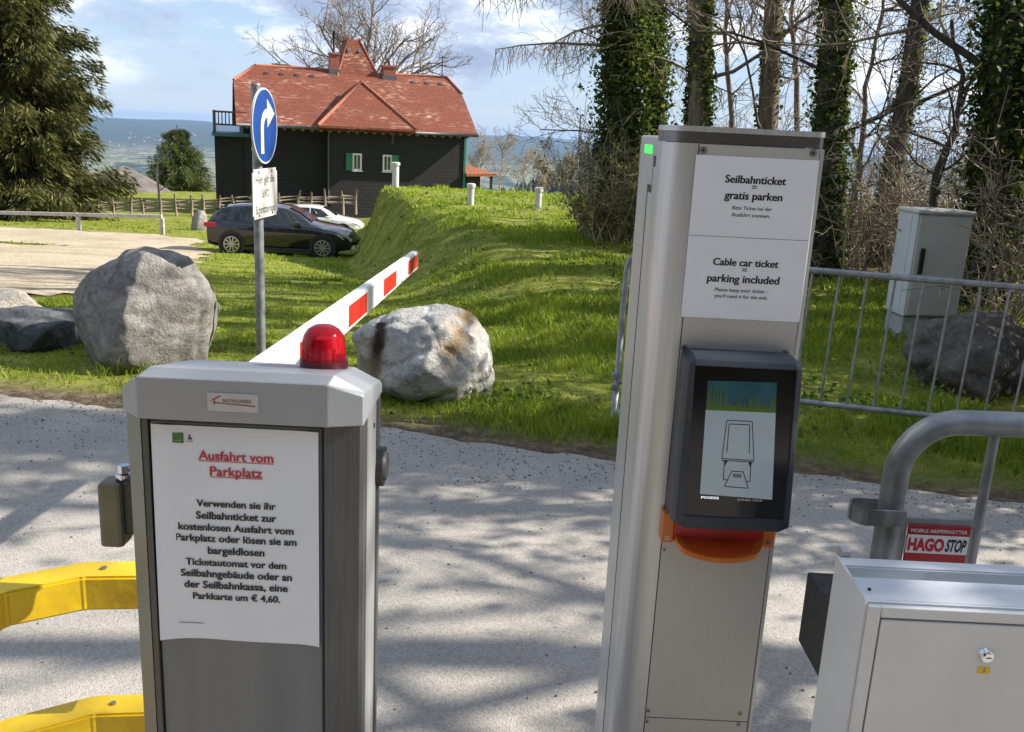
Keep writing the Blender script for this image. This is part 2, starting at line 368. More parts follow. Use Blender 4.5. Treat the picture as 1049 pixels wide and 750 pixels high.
def gravel_material(name, tones, fine, bump, patch=1.2, crack=True):
    m = bpy.data.materials.new(name); m.use_nodes = True
    t = m.node_tree; L = t.links; b = t.nodes['Principled BSDF']; b.inputs['Roughness'].default_value = 0.9; b.inputs['Specular IOR Level'].default_value = 0.25
    pos = t.nodes.new('ShaderNodeNewGeometry').outputs['Position']
    n = t.nodes.new('ShaderNodeTexNoise'); n.inputs['Scale'].default_value = patch; n.inputs['Detail'].default_value = 8; n.inputs['Roughness'].default_value = 0.65; L.new(pos, n.inputs['Vector'])
    v = t.nodes.new('ShaderNodeTexVoronoi'); v.inputs['Scale'].default_value = fine; L.new(pos, v.inputs['Vector'])
    f2 = t.nodes.new('ShaderNodeTexNoise'); f2.inputs['Scale'].default_value = fine * 0.45; f2.inputs['Detail'].default_value = 6; f2.inputs['Roughness'].default_value = 0.75; L.new(pos, f2.inputs['Vector'])
    r1 = t.nodes.new('ShaderNodeValToRGB'); e = r1.color_ramp.elements; e[0].position, e[1].position = 0.32, 0.68; e[0].color, e[1].color = tones[0] + (1,), tones[1] + (1,)
    L.new(n.outputs['Fac'], r1.inputs[0])
    r2 = t.nodes.new('ShaderNodeValToRGB'); e = r2.color_ramp.elements; e[0].position, e[1].position = 0.0, 1.0; e[0].color, e[1].color = (0.80, 0.80, 0.80, 1), (1.18, 1.17, 1.15, 1)
    L.new(v.outputs['Color'], r2.inputs[0])
    r3 = t.nodes.new('ShaderNodeValToRGB'); e = r3.color_ramp.elements; e[0].position, e[1].position = 0.34, 0.55; e[0].color, e[1].color = (0.60, 0.59, 0.57, 1), (1, 1, 1, 1)
    L.new(f2.outputs['Fac'], r3.inputs[0])
    m1 = t.nodes.new('ShaderNodeMix'); m1.data_type = 'RGBA'; m1.blend_type = 'MULTIPLY'; m1.inputs[0].default_value = 1; L.new(r1.outputs[0], m1.inputs[6]); L.new(r2.outputs[0], m1.inputs[7])
    m2 = t.nodes.new('ShaderNodeMix'); m2.data_type = 'RGBA'; m2.blend_type = 'MULTIPLY'; m2.inputs[0].default_value = 0.8; L.new(m1.outputs[2], m2.inputs[6]); L.new(r3.outputs[0], m2.inputs[7])
    L.new(m2.outputs[2], b.inputs['Base Color'])
    ad = t.nodes.new('ShaderNodeMath'); ad.operation = 'ADD'; L.new(f2.outputs['Fac'], ad.inputs[0]); L.new(v.outputs['Distance'], ad.inputs[1])
    bp = t.nodes.new('ShaderNodeBump'); bp.inputs['Strength'].default_value = bump; bp.inputs['Distance'].default_value = 0.006
    L.new(ad.outputs[0], bp.inputs['Height']); L.new(bp.outputs[0], b.inputs['Normal'])
    return m
# road: one sheet 4 mm above the ground, its far edge ragged
xr_ = np.concatenate([np.linspace(-40, -6, 60)[:-1], np.linspace(-6, 6, 480), np.linspace(6, 40, 60)[1:]])
top_ = road_edge(xr_); bot_ = np.full_like(xr_, -12.0)
fr = np.linspace(0, 1, 9) ** 0.6
RV = np.stack([np.repeat(xr_[None], 9, 0), bot_[None] + (top_ - bot_)[None] * fr[:, None], np.full((9, len(xr_)), 0.004)], -1).reshape(-1, 3)
RV[:, 2] += np.clip(height(RV[:, 0], RV[:, 1], False), 0, 1) * 0
i, j = np.meshgrid(np.arange(len(xr_) - 1), np.arange(8)); a = (j * len(xr_) + i).ravel()
road = npmesh('road', RV, [np.stack([a, a + 1, a + len(xr_) + 1, a + len(xr_)], -1)], gravel_material('weathered_asphalt', ((0.32, 0.306, 0.283), (0.46, 0.433, 0.395)), 240, 0.4))
props(road, kind='structure')
# gravel car park: a sheet following the slope where the gravel lies
gx = np.arange(-34, -3.0, 0.22); gy = np.arange(7.6, 33.2, 0.16)
GX, GY = np.meshgrid(gx, gy); gm = lot_mask(GX, GY); GZ = height(GX, GY) + 0.004 + 0.055 * np.clip(gm - 0.45, -0.3, 0.45)
ok = gm > 0.45; w_ = len(gx)
i, j = np.meshgrid(np.arange(w_ - 1), np.arange(len(gy) - 1)); keep = (ok[:-1, :-1] & ok[1:, :-1] & ok[:-1, 1:] & ok[1:, 1:]).ravel(); a = (j * w_ + i).ravel()[keep]
lot = npmesh('gravel_car_park', np.stack([GX.ravel(), GY.ravel(), GZ.ravel()], -1), [np.stack([a, a + 1, a + w_ + 1, a + w_], -1)], gravel_material('pale_gravel', ((0.35, 0.288, 0.20), (0.55, 0.465, 0.34)), 30, 0.5, 0.5), smooth=True)
props(lot, kind='structure')

# ------------------------------------------------------------------ grass blades (nobody could count them)
M_grass = leafmat('grass_blades', (0.11, 0.175, 0.012), (0.39, 0.47, 0.045), (0.60, 0.54, 0.20), 0.5, 0.55, 0.9)
N = 330000
dist = np.exp(rng.uniform(math.log(4.0), math.log(42.0), N)); az = rng.uniform(R(-34), R(34), N)
bx = dist * np.sin(az); by = dist * np.cos(az)
ed = by - road_edge(bx)
pr = sstep(0.02, 0.55, ed - 0.3 * (fbm(bx * 2.6, by * 2.6, 51, 3) - 0.35))
pr = pr * (1 - np.clip(lot_mask(bx, by) * 1.6, 0, 1))
lt = sstep(0.0, 1.6, bx - np.interp(by, [0, 9.0, 11, 16, 24], [7.5, 5.2, 2.6, 1.6, 2.6])) ; pr = pr * (1 - 0.93 * lt)
clump = fbm(bx * 1.1, by * 1.1, 53, 4); pr = pr * (0.30 + 0.70 * sstep(0.36, 0.52, clump))
ok = rng.random(N) < pr; bx, by, dist, clump = bx[ok], by[ok], dist[ok], clump[ok]; N = len(bx)
bz = height(bx, by)
on_mound = sstep(-1.0, 0.4, bx - np.interp(by, [0, 6, 13, 22, 40], [0.2, 0.2, -0.9, -2.6, -6]))
hgt = (0.019 + 0.036 * on_mound * sstep(0.42, 0.6, clump) + 0.05 * sstep(0.6, 0.75, fbm(bx * 2.3, by * 2.3, 55, 3))) * rng.uniform(0.55, 1.5, N) * (1 + 0.8 * sstep(1.0, 0.1, by - road_edge(bx)))
hgt *= np.interp(dist, [4, 12, 40], [1.0, 1.05, 1.3])
wid = np.maximum(0.0030, 0.00062 * dist) * rng.uniform(0.7, 1.4, N)
th = rng.uniform(0, 2 * math.pi, N); lean = rng.uniform(0.15, 0.9, N) * hgt; ld = rng.uniform(0, 2 * math.pi, N)
dx, dy = np.cos(th) * wid, np.sin(th) * wid; lx, ly = np.cos(ld) * lean, np.sin(ld) * lean
c0 = np.stack([bx, by, bz - 0.006], -1); s0 = np.stack([dx, dy, 0 * dx], -1)
mid = c0 + np.stack([lx * 0.35, ly * 0.35, hgt * 0.6], -1); tip = c0 + np.stack([lx, ly, hgt], -1)
V = np.stack([c0 - s0, c0 + s0, mid + s0 * 0.8, mid - s0 * 0.8, tip], 1).reshape(-1, 3); k = np.arange(N) * 5
grass = npmesh('grass', V, [np.stack([k, k + 1, k + 2, k + 3], -1), np.stack([k + 3, k + 2, k + 4], -1)], M_grass)
props(grass, 'short spring grass covering the verge and the mound', 'grass', kind='stuff')
# broad leaved weeds on the mound
N = 26000
dist = np.exp(rng.uniform(math.log(4.4), math.log(20.0), N)); az = rng.uniform(R(-20), R(33), N); bx = dist * np.sin(az); by = dist * np.cos(az)
ok = (rng.random(N) < sstep(0.5, 0.68, fbm(bx * 1.5, by * 1.5, 57, 4)) * sstep(0.1, 0.8, by - road_edge(bx)) * sstep(-1.2, 0.3, bx - np.interp(by, [0, 6, 13, 22], [0.2, 0.2, -0.9, -3.2])) * (1 - 0.85 * sstep(0.0, 1.6, bx - np.interp(by, [0, 9.0, 11, 16, 24], [7.5, 5.2, 2.6, 1.6, 2.6]))))
bx, by = bx[ok], by[ok]; N = len(bx); bz = height(bx, by) + rng.uniform(0.02, 0.10, N)
def leaf_quads(c, size, rg, flat=0.5, aspect=0.6):
    """one folded leaf (two triangles sharing the midrib) per centre"""
    n = len(c); size = np.broadcast_to(size, (n,))
    d = rg.normal(size=(n, 3)); d[:, 2] *= flat; d /= np.linalg.norm(d, axis=1)[:, None]
    e = np.cross(d, rg.normal(size=(n, 3)) * np.array([0.5, 0.5, 1.0])); e /= np.linalg.norm(e, axis=1)[:, None] + 1e-9
    nn = np.cross(d, e)
    a = c - d * size[:, None] * 0.5; b = c + d * size[:, None] * 0.5
    w = size[:, None] * aspect * 0.5
    V = np.stack([a, c + e * w + nn * w * 0.35, b, c - e * w + nn * w * 0.35], 1).reshape(-1, 3); k = np.arange(n) * 4
    return V, np.concatenate([np.stack([k, k + 1, k + 2], -1), np.stack([k, k + 2, k + 3], -1)])
V, T = leaf_quads(np.stack([bx, by, bz], -1), np.maximum(0.05, 0.0045 * np.hypot(bx, by)) * rng.uniform(0.5, 1.3, N), rng, 0.6)
weeds = npmesh('weeds', V, [T], leafmat('weed_leaves', (0.07, 0.13, 0.015), (0.24, 0.33, 0.05), (0.42, 0.46, 0.12), 0.5))
props(weeds, 'broad leaved weeds scattered through the grass of the mound', 'weeds', kind='stuff')
# dead leaves and crumbs along the road edge and under the trees
N = 18500
bx = np.concatenate([rng.uniform(-4, 4, 2500), rng.uniform(1, 11, N - 5000), rng.uniform(-4, 5, 2500)]); by = np.concatenate([road_edge(bx[:2500]) + rng.normal(0.16, 0.16, 2500), rng.uniform(8, 20, N - 5000), rng.uniform(4.6, 11, 2500)])
bz = np.where(by < road_edge(bx), 0.008, height(bx, by) + 0.012) + np.where(np.arange(N) >= N - 2500, rng.uniform(0, 0.03, N), 0)
V, T = leaf_quads(np.stack([bx, by, bz], -1), np.where(np.arange(N) < 2500, 0.013, np.where(np.arange(N) >= N - 2500, 0.03, 0.06)) * rng.uniform(0.4, 1.3, N), rng, 0.25)
dl = npmesh('fallen_leaves', V, [T], leafmat('dead_leaves', (0.06, 0.04, 0.022), (0.20, 0.14, 0.08), (0.38, 0.30, 0.2), 0.2))
props(dl, 'brown fallen leaves and crumbs along the road edge and under the trees', 'leaves', kind='stuff')
# loose stones on the asphalt
N = 2600
bx = rng.uniform(-4, 4, N); by = np.where(rng.random(N) < 0.75, road_edge(bx) - np.abs(rng.normal(0, 0.3, N)), rng.uniform(1.9, 4.4, N)); sz = rng.uniform(0.002, 0.006, N) * np.where(rng.random(N) < 0.03, 1.3, 1)
oct_ = np.array([[1, 0, 0], [-1, 0, 0], [0, 1, 0], [0, -1, 0], [0, 0, 0.8], [0, 0, -0.5]]); of = np.array([[0, 2, 4], [2, 1, 4], [1, 3, 4], [3, 0, 4], [2, 0, 5], [1, 2, 5], [3, 1, 5], [0, 3, 5]])
V = (np.stack([bx, by, 0.004 + sz * 0.4], -1)[:, None] + oct_[None] * sz[:, None, None] * rng.uniform(0.6, 1.4, (N, 6, 1))).reshape(-1, 3)
T = (of[None] + (np.arange(N) * 6)[:, None, None]).reshape(-1, 3)
props(npmesh('gravel', V, [T], mat('loose_stone', (0.30, 0.28, 0.25), (0.12, 0.11, 0.10), 40, 0.9, island=0.8)), 'loose grit lying on the asphalt', 'gravel', kind='stuff')
# ------------------------------------------------------------------ shared materials
M_alu = mat('anodised_aluminium', (0.53, 0.53, 0.53), (0.60, 0.60, 0.60), 3, 0.38, 0.75, 0.02, 300, stretch=(40, 40, 1), rough2=0.5)
M_alu_b = mat('brushed_panel', (0.50, 0.485, 0.455), (0.525, 0.51, 0.48), 4, 0.48, 0.55, 0.012, 200, stretch=(60, 60, 1), rough2=0.58)
M_plate = mat('grey_powder_coat', (0.145, 0.158, 0.18), (0.185, 0.198, 0.222), 5, 0.5, 0.35, 0.03, 500, stretch=(5, 5, 0.5), contrast=(0.3, 0.7))
M_capm = mat('cap_coating', (0.27, 0.285, 0.31), (0.33, 0.345, 0.37), 7, 0.42, 0.25, 0.06, 500, contrast=(0.3, 0.75))
M_dark = mat('dark_profile', (0.075, 0.08, 0.08), (0.10, 0.10, 0.10), 8, 0.45, 0.4, 0.04, 300, stretch=(30, 30, 1))
M_black = mat('black_plastic', (0.012, 0.012, 0.014), (0.02, 0.02, 0.022), 20, 0.45)
M_seam = mat('dark_seam', (0.02, 0.02, 0.02))
M_paper = mat('laminated_paper', (0.70, 0.73, 0.82), (0.74, 0.77, 0.86), 9, 0.28, bump=0.05, bscale=14)
M_sign = mat('sign_foil', (0.74, 0.755, 0.79), (0.78, 0.795, 0.82), 9, 0.42)
M_ink = mat('black_ink', (0.012, 0.012, 0.014), rough=0.5)
M_redink = mat('red_ink', (0.50, 0.012, 0.03), rough=0.5)
M_yellow = mat('yellow_paint', (0.80, 0.54, 0.012), (0.62, 0.39, 0.014), 16, 0.38, contrast=(0.55, 0.78), bump=0.12, bscale=30, rough2=0.55)
M_white = mat('white_paint', (0.78, 0.78, 0.76), (0.62, 0.61, 0.58), 12, 0.4, contrast=(0.5, 0.8))
M_red = mat('red_reflector', (0.62, 0.025, 0.018), (0.52, 0.02, 0.015), 30, 0.35)
M_galv = mat('galvanised_steel', (0.19, 0.20, 0.21), (0.36, 0.375, 0.39), 18, 0.40, 0.5, 0.08, 40, rough2=0.55, contrast=(0.3, 0.7))
M_chrome = mat('chrome', (0.75, 0.75, 0.76), rough=0.12, metal=1.0)
M_steel = mat('screw_steel', (0.35, 0.33, 0.30), rough=0.35, metal=0.9)
M_box = mat('box_paint', (0.58, 0.58, 0.575), (0.65, 0.65, 0.64), 6, 0.42, 0.1, 0.03, 400)
M_boxscuff = mat('box_paint_scuffed', (0.60, 0.62, 0.66), (0.42, 0.43, 0.46), 22, 0.45, 0.05, 0.05, 90, stretch=(1, 5, 1), contrast=(0.60, 0.80))
EX, EZ = (1, 0, 0), (0, 0, 1)

# ------------------------------------------------------------------ barrier housing with its boom
hs = thing('parking_barrier', 'grey metal barrier housing with red lamp and raised white boom', 'barrier', (-0.345, 1.2, 0))
bm = bmesh.new(); prism(bm, [(-0.466, 1.136), (-0.236, 1.136), (-0.19, 1.160), (-0.19, 1.252), (-0.497, 1.252), (-0.497, 1.160)], 0.0, 1.13, 'z'); build('body', bm, M_plate, hs)
bm = bmesh.new(); box(bm, -0.4640, -0.2400, 1.1300, 1.1358, 0.06, 1.118, 0.002, 1); build('front_panel', bm, M_plate, hs)
bm = bmesh.new(); prism(bm, [(-0.2370, 1.126), (-0.1925, 1.134), (-0.1882, 1.139), (-0.1882, 1.160), (-0.2370, 1.1335)], 0.0, 1.1275, 'z'); build('corner_profile', bm, M_dark, hs)
bm = bmesh.new(); prism(bm, [(-0.4725, 1.126), (-0.4650, 1.126), (-0.4650, 1.1345), (-0.4725, 1.1355)], 0.0, 1.1275, 'z'); build('corner_profile', bm, M_dark, hs)
bm = bmesh.new(); prism(bm, [(-0.4990, 1.145), (-0.4745, 1.127), (-0.4735, 1.137), (-0.4985, 1.165)], 0.0, 1.1275, 'z'); build('corner_profile', bm, mat('edge_profile', (0.22, 0.225, 0.21), (0.26, 0.26, 0.25), 5, 0.45, 0.4), hs)
bm = bmesh.new(); box(bm, -0.1898, -0.1872, 1.163, 1.238, 0.03, 1.1275); build('side_panel', bm, M_alu, hs)
bm = bmesh.new(); box(bm, -0.205, -0.1865, 1.2535, 1.275, 0.02, 1.1275, 0.003); build('rear_profile', bm, M_dark, hs)
bm = bmesh.new(); cyl(bm, (-0.1875, 1.215, 1.097), (-0.1855, 1.215, 1.097), 0.004, n=3); build('lock_hole', bm, M_black, hs)
bm = bmesh.new(); cyl(bm, (-0.189, 1.262, 1.02), (-0.178, 1.262, 1.02), 0.029, n=32); o = build('hinge_disc', bm, M_black, hs, smooth=30)
bm = bmesh.new(); cyl(bm, (-0.178, 1.262, 1.02), (-0.174, 1.262, 1.02), 0.022, 0.020, n=32); build('hub_cap', bm, M_dark, o, smooth=30)
# cap: chamfered profile running back, with bevelled front corners
bm = bmesh.new()
F0 = [(-0.497, 1.130, 1.129), (-0.466, 1.100, 1.129), (-0.228, 1.100, 1.129), (-0.1845, 1.113, 1.129)]
F1 = [(-0.497, 1.130, 1.160), (-0.466, 1.100, 1.183), (-0.228, 1.100, 1.184), (-0.1845, 1.113, 1.168)]
F2 = [(-0.490, 1.140, 1.166), (-0.452, 1.113, 1.1945), (-0.222, 1.113, 1.1945), (-0.1855, 1.124, 1.172)]
B2 = [(-0.490, 1.264, 1.142), (-0.446, 1.258, 1.168), (-0.222, 1.258, 1.168), (-0.1855, 1.264, 1.148)]
B1 = [(-0.497, 1.272, 1.137), (-0.450, 1.272, 1.160), (-0.226, 1.272, 1.160), (-0.1845, 1.272, 1.142)]
B0 = [(-0.497, 1.272, 1.129), (-0.450, 1.272, 1.129), (-0.226, 1.272, 1.129), (-0.1845, 1.272, 1.129)]
rows = [[bm.verts.new(p) for p in r] for r in (F0, F1, F2, B2, B1, B0)]
for q in range(5):
    for k in range(3): bm.faces.new((rows[q][k], rows[q][k + 1], rows[q + 1][k + 1], rows[q + 1][k]))
for k in range(3): bm.faces.new((rows[5][k], rows[5][k + 1], rows[0][k + 1], rows[0][k]))
for s_ in (0, 3): bm.faces.new([rows[q][s_] for q in range(6)])
bmesh.ops.bevel(bm, geom=bm.edges[:], offset=0.0016, segments=2, affect='EDGES', profile=0.5)
cap = build('cap', bm, M_capm, hs)
bm = bmesh.new(); a0, a1 = P(212, 401, 1.0995), P(265, 424, 1.0995); box(bm, a0[0], a1[0], 1.0985, 1.0999, a1[2] + 0.001, a0[2] - 0.001, 0.0004, 1); stk = build('maker_sticker', bm, mat('sticker_foil', (0.50, 0.49, 0.48), (0.44, 0.44, 0.44), 60, 0.4, 0.2), hs)
so_ = (0, 1.0978, 0)
text('ROTHGASSER', (a0[0] + a1[0]) / 2 + 0.006, (a0[2] + a1[2]) / 2 + 0.0005, 0.036, so_, EX, EZ, mat('faded_ink', (0.20, 0.08, 0.09)), stk, bold=0.01)
bm = bmesh.new(); zc = (a0[2] + a1[2]) / 2
quad(bm, (a0[0] + 0.007, 1.0979, zc - 0.001), (a1[0] - 0.004, 1.0979, zc - 0.004), (a1[0] - 0.004, 1.0979, zc - 0.0025), (a0[0] + 0.007, 1.0979, zc))
quad(bm, (a0[0] + 0.003, 1.0979, zc + 0.001), (a0[0] + 0.005, 1.0979, zc + 0.001), (a0[0] + 0.019, 1.0979, zc + 0.0085), (a0[0] + 0.015, 1.0979, zc + 0.0085))
quad(bm, (a0[0] + 0.0085, 1.0979, zc - 0.003), (a0[0] + 0.010, 1.0979, zc - 0.003), (a0[0] + 0.010, 1.0979, zc + 0.004), (a0[0] + 0.0085, 1.0979, zc + 0.003)); build('logo', bm, mat('faded_red', (0.34, 0.06, 0.07)), stk)
# red lamp
lz = 1.174; lx, ly = -0.2575, 1.222
M_lamp = bpy.data.materials.new('red_lens'); M_lamp.use_nodes = True; b = M_lamp.node_tree.nodes['Principled BSDF']
b.inputs['Base Color'].default_value = (0.75, 0.012, 0.03, 1); b.inputs['Transmission Weight'].default_value = 0.75; b.inputs['Roughness'].default_value = 0.12; b.inputs['IOR'].default_value = 1.35
wv = M_lamp.node_tree.nodes.new('ShaderNodeTexNoise'); bp = M_lamp.node_tree.nodes.new('ShaderNodeBump'); bp.inputs['Strength'].default_value = 0.05; M_lamp.node_tree.links.new(wv.outputs['Fac'], bp.inputs['Height']); M_lamp.node_tree.links.new(bp.outputs[0], b.inputs['Normal'])
bm = bmesh.new(); cyl(bm, (lx, ly, lz - 0.004), (lx, ly, lz + 0.014), 0.0325, n=40); lb = build('lamp_base', bm, mat('lamp_base_red', (0.07, 0.008, 0.018), (0.11, 0.012, 0.025), 40, 0.3), hs, smooth=30)
bm = bmesh.new(); nseg = 44; prof = [(0.0300, lz + 0.014), (0.0296, lz + 0.026), (0.0290, lz + 0.036), (0.0268, lz + 0.046), (0.0215, lz + 0.054), (0.0130, lz + 0.0595), (0.0, lz + 0.0615)]
ring_prev = None
for r_, z_ in prof:
    if r_ == 0: tipv = bm.verts.new((lx, ly, z_)); [bm.faces.new((ring_prev[k], ring_prev[(k + 1) % nseg], tipv)) for k in range(nseg)]; break
    rg_ = [bm.verts.new((lx + (r_ - (0.0021 if k % 2 and z_ < lz + 0.045 else 0)) * math.cos(k * 2 * math.pi / nseg), ly + (r_ - (0.0021 if k % 2 and z_ < lz + 0.045 else 0)) * math.sin(k * 2 * math.pi / nseg), z_)) for k in range(nseg)]
    if ring_prev: [bm.faces.new((ring_prev[k], ring_prev[(k + 1) % nseg], rg_[(k + 1) % nseg], rg_[k])) for k in range(nseg)]
    ring_prev = rg_
build('lamp_lens', bm, M_lamp, hs, smooth=60)
bm = bmesh.new(); cyl(bm, (lx, ly, lz + 0.0142), (lx, ly, lz + 0.040), 0.010, 0.008, n=16); build('lamp_bulb', bm, mat('bulb_core', (0.8, 0.75, 0.7), rough=0.3), hs, smooth=40)
# boom: a bar leading away across the road, sinking slightly to its far end
bs, be = Vector((-0.394, 1.285, 1.106)), Vector((-0.417, 3.74, 0.976)); bd = (be - bs); bl = bd.length; bd.normalize(); bup = Vector((1, 0, 0)).cross(bd); bup.normalize()
def boom_pt(t, dx, dz): return bs + bd * t + Vector((dx, 0, 0)) + bup * dz
hw, hh = 0.015, 0.036
bm = bmesh.new(); hexa(bm, [boom_pt(0, -hw, -hh), boom_pt(bl, -hw, -hh), boom_pt(bl, hw, -hh), boom_pt(0, hw, -hh), boom_pt(0, -hw, hh), boom_pt(bl, -hw, hh), boom_pt(bl, hw, hh), boom_pt(0, hw, hh)])
bmesh.ops.bevel(bm, geom=bm.edges[:], offset=0.004, segments=2, affect='EDGES'); boom = build('boom', bm, M_white, hs)
def t_of(px):
    return min(np.linspace(0, bl, 800), key=lambda t: abs(proj(boom_pt(t, hw, 0))[0] - px))
for pa, pb in ((307, 332), (357, 376), (393, 406), (418, 427.5)):
    t0, t1 = t_of(pa), t_of(pb); bm = bmesh.new()
    hexa(bm, [boom_pt(t0, hw, -0.026), boom_pt(t1, hw, -0.026), boom_pt(t1, hw + 0.0008, -0.026), boom_pt(t0, hw + 0.0008, -0.026), boom_pt(t0, hw, 0.026), boom_pt(t1, hw, 0.026), boom_pt(t1, hw + 0.0008, 0.026), boom_pt(t0, hw + 0.0008, 0.026)]); build('red_reflector', bm, M_red, boom)
bm = bmesh.new(); box(bm, -0.44, -0.36, 1.2725, 1.30, 1.03, 1.15, 0.004); build('boom_mount', bm, M_dark, hs)
# bumper bracket on the left side
bb = P(116, 520, 1.235)
bm = bmesh.new(); box(bm, -0.560, -0.497, 1.232, 1.275, 0.905, 0.993, 0.004); o = build('contact_bracket', bm, mat('blue_black_metal', (0.018, 0.025, 0.04), (0.03, 0.04, 0.055), 30, 0.4), hs)
bm = bmesh.new(); box(bm, -0.583, -0.549, 1.222, 1.262, 0.888, 0.987, 0.006); build('contact_pad', bm, mat('olive_rubber', (0.20, 0.19, 0.125), (0.16, 0.155, 0.10), 20, 0.6), o)
bm = bmesh.new(); cyl(bm, (-0.551, 1.245, 0.987), (-0.551, 1.245, 0.9965), 0.013, 0.012, n=20); cyl(bm, (-0.551, 1.245, 0.9975), (-0.551, 1.245, 1.009), 0.0085, n=6); build('bolt', bm, M_chrome, o, smooth=30)

# laminated notice taped to the front
nb = thing('paper_notice', 'white laminated notice headed Ausfahrt vom Parkplatz on the barrier housing', 'notice', (-0.355, 1.127, 0.96))
gxs = np.linspace(-0.4615, -0.2445, 25); gzs = np.linspace(0.806, 1.1135, 31); NX, NZ = np.meshgrid(gxs, gzs)
uu = (NX - gxs[0]) / (gxs[-1] - gxs[0]); vv = (NZ - gzs[0]) / (gzs[-1] - gzs[0])
NY = 1.1280 - 0.0022 * np.exp(-((uu - 0.10) / 0.03) ** 2) - 0.006 * np.clip(0.10 - uu, 0, 1) * (1 - vv) * 8 - 0.0035 * np.clip(uu - 0.92, 0, 1) * 10 - 0.0015 * np.exp(-((uu - 0.93) / 0.015) ** 2)
NZ2 = NZ + np.where(vv < 0.05, (0.0018 * np.exp(-((uu - 0.28) / 0.16) ** 2) - 0.002 * np.clip(0.09 - uu, 0, 1) * 10), 0) + (-0.0015 * np.clip(uu - 0.9, 0, 1) * 10) * (vv < 0.05)
i, j = np.meshgrid(np.arange(24), np.arange(30)); a = (j * 25 + i).ravel()
npmesh('sheet', np.stack([NX, NY, NZ2], -1).reshape(-1, 3), [np.stack([a, a + 1, a + 26, a + 25], -1)], M_paper, nb, smooth=True)
def notice_line(s, x0, x1, yl, yr_, oy, m, bold=0.032, width=None, sx=5.767):
    A = P(150 + x0 / sx, oy + yl / sx, 1.127); B = P(150 + x1 / sx, oy + yr_ / sx, 1.127)
    return text(s, (A[0] + B[0]) / 2, (A[2] + B[2]) / 2, B[0] - A[0], (0, 1.1269, 0), EX, EZ, m, nb, bold=bold * 0.4, double=bold * 1.6), A, B
for s, x0, x1, yl, yr_, oy in (('Verwenden sie ihr', 295, 765, 515, 530, 430), ('Seilbahnticket zur', 293, 768, 588, 602, 430), ('kostenlosen Ausfahrt vom', 188, 870, 650, 678, 430),
        ('Parkplatz oder lösen sie am', 172, 888, 79, 110, 540), ('bargeldlosen', 362, 698, 159, 173, 540), ('Ticketautomat vor dem', 232, 828, 224, 248, 540),
        ('Seilbahngebäude oder an', 203, 860, 290, 317, 540), ('der Seilbahnkassa, eine', 224, 836, 357, 382, 540), ('Parkkarte um € 4,60.', 275, 790, 424, 446, 540)):
    notice_line(s, x0, x1, yl, yr_, oy, M_ink)
for s, x0, x1, yl, yr_ in (('Ausfahrt vom', 308, 750, 238, 253), ('Parkplatz', 375, 685, 332, 344)):
    o, A, B = notice_line(s, x0, x1, yl, yr_, 430, M_redink, 0.02)
    zb = (A[2] + B[2]) / 2; bm = bmesh.new(); quad(bm, (A[0], 1.1269, zb - 0.0022), (B[0], 1.1269, zb - 0.0022), (B[0], 1.1269, zb - 0.0012), (A[0], 1.1269, zb - 0.0012)); build('underline', bm, M_redink, nb)
def fine_print(x0, x1, z, y, h, m, par, seed=1):
    bm = bmesh.new(); q = random.Random(seed); x = x0
    while x < x1:
        w = q.uniform(0.4, 1.0) * h; quad(bm, (x, y, z), (x + w, y, z), (x + w, y, z + h * q.uniform(0.6, 1.0)), (x, y, z + h * q.uniform(0.6, 1.0))); x += w + h * 0.3
    return build('fine_print', bm, m, par)
A, B = P(181, 562 / 5.767 + 540, 1.127), P(208, 566 / 5.767 + 540, 1.127); fine_print(A[0], B[0], A[2], 1.1266, 0.0016, M_ink, nb)
A, B = P(176.2, 443.2, 1.127), P(188, 454, 1.127); bm = bmesh.new(); quad(bm, (A[0], 1.1269, A[2]), (B[0], 1.1269, A[2]), (B[0], 1.1269, B[2]), (A[0], 1.1269, B[2])); lg = build('green_logo', bm, mat('logo_green', (0.04, 0.13, 0.03), (0.09, 0.22, 0.05), 220, 0.5), nb)
fine_print(A[0] + 0.003, B[0] - 0.003, B[2] + 0.003, 1.1265, 0.0014, mat('logo_light', (0.35, 0.5, 0.25)), lg)
bm = bmesh.new(); c = P(194.3, 448, 1.1268)
prism(bm, [(c[0] - 0.0028, c[2] - 0.0030), (c[0] + 0.0028, c[2] - 0.0030), (c[0] + 0.0026, c[2] - 0.0012), (c[0] - 0.0026, c[2] - 0.0012)], 1.1266, 1.1269)
prism(bm, [(c[0] - 0.0016, c[2] - 0.0008), (c[0] + 0.0006, c[2] - 0.0008), (c[0] + 0.0006, c[2] + 0.0030), (c[0] - 0.0026, c[2] + 0.0034), (c[0] - 0.0004, c[2] + 0.0020)], 1.1266, 1.1269); build('gondola_logo', bm, M_ink, nb)
fine_print(c[0] - 0.0045, c[0] + 0.0045, c[2] - 0.0062, 1.1266, 0.0013, M_ink, nb, 4)

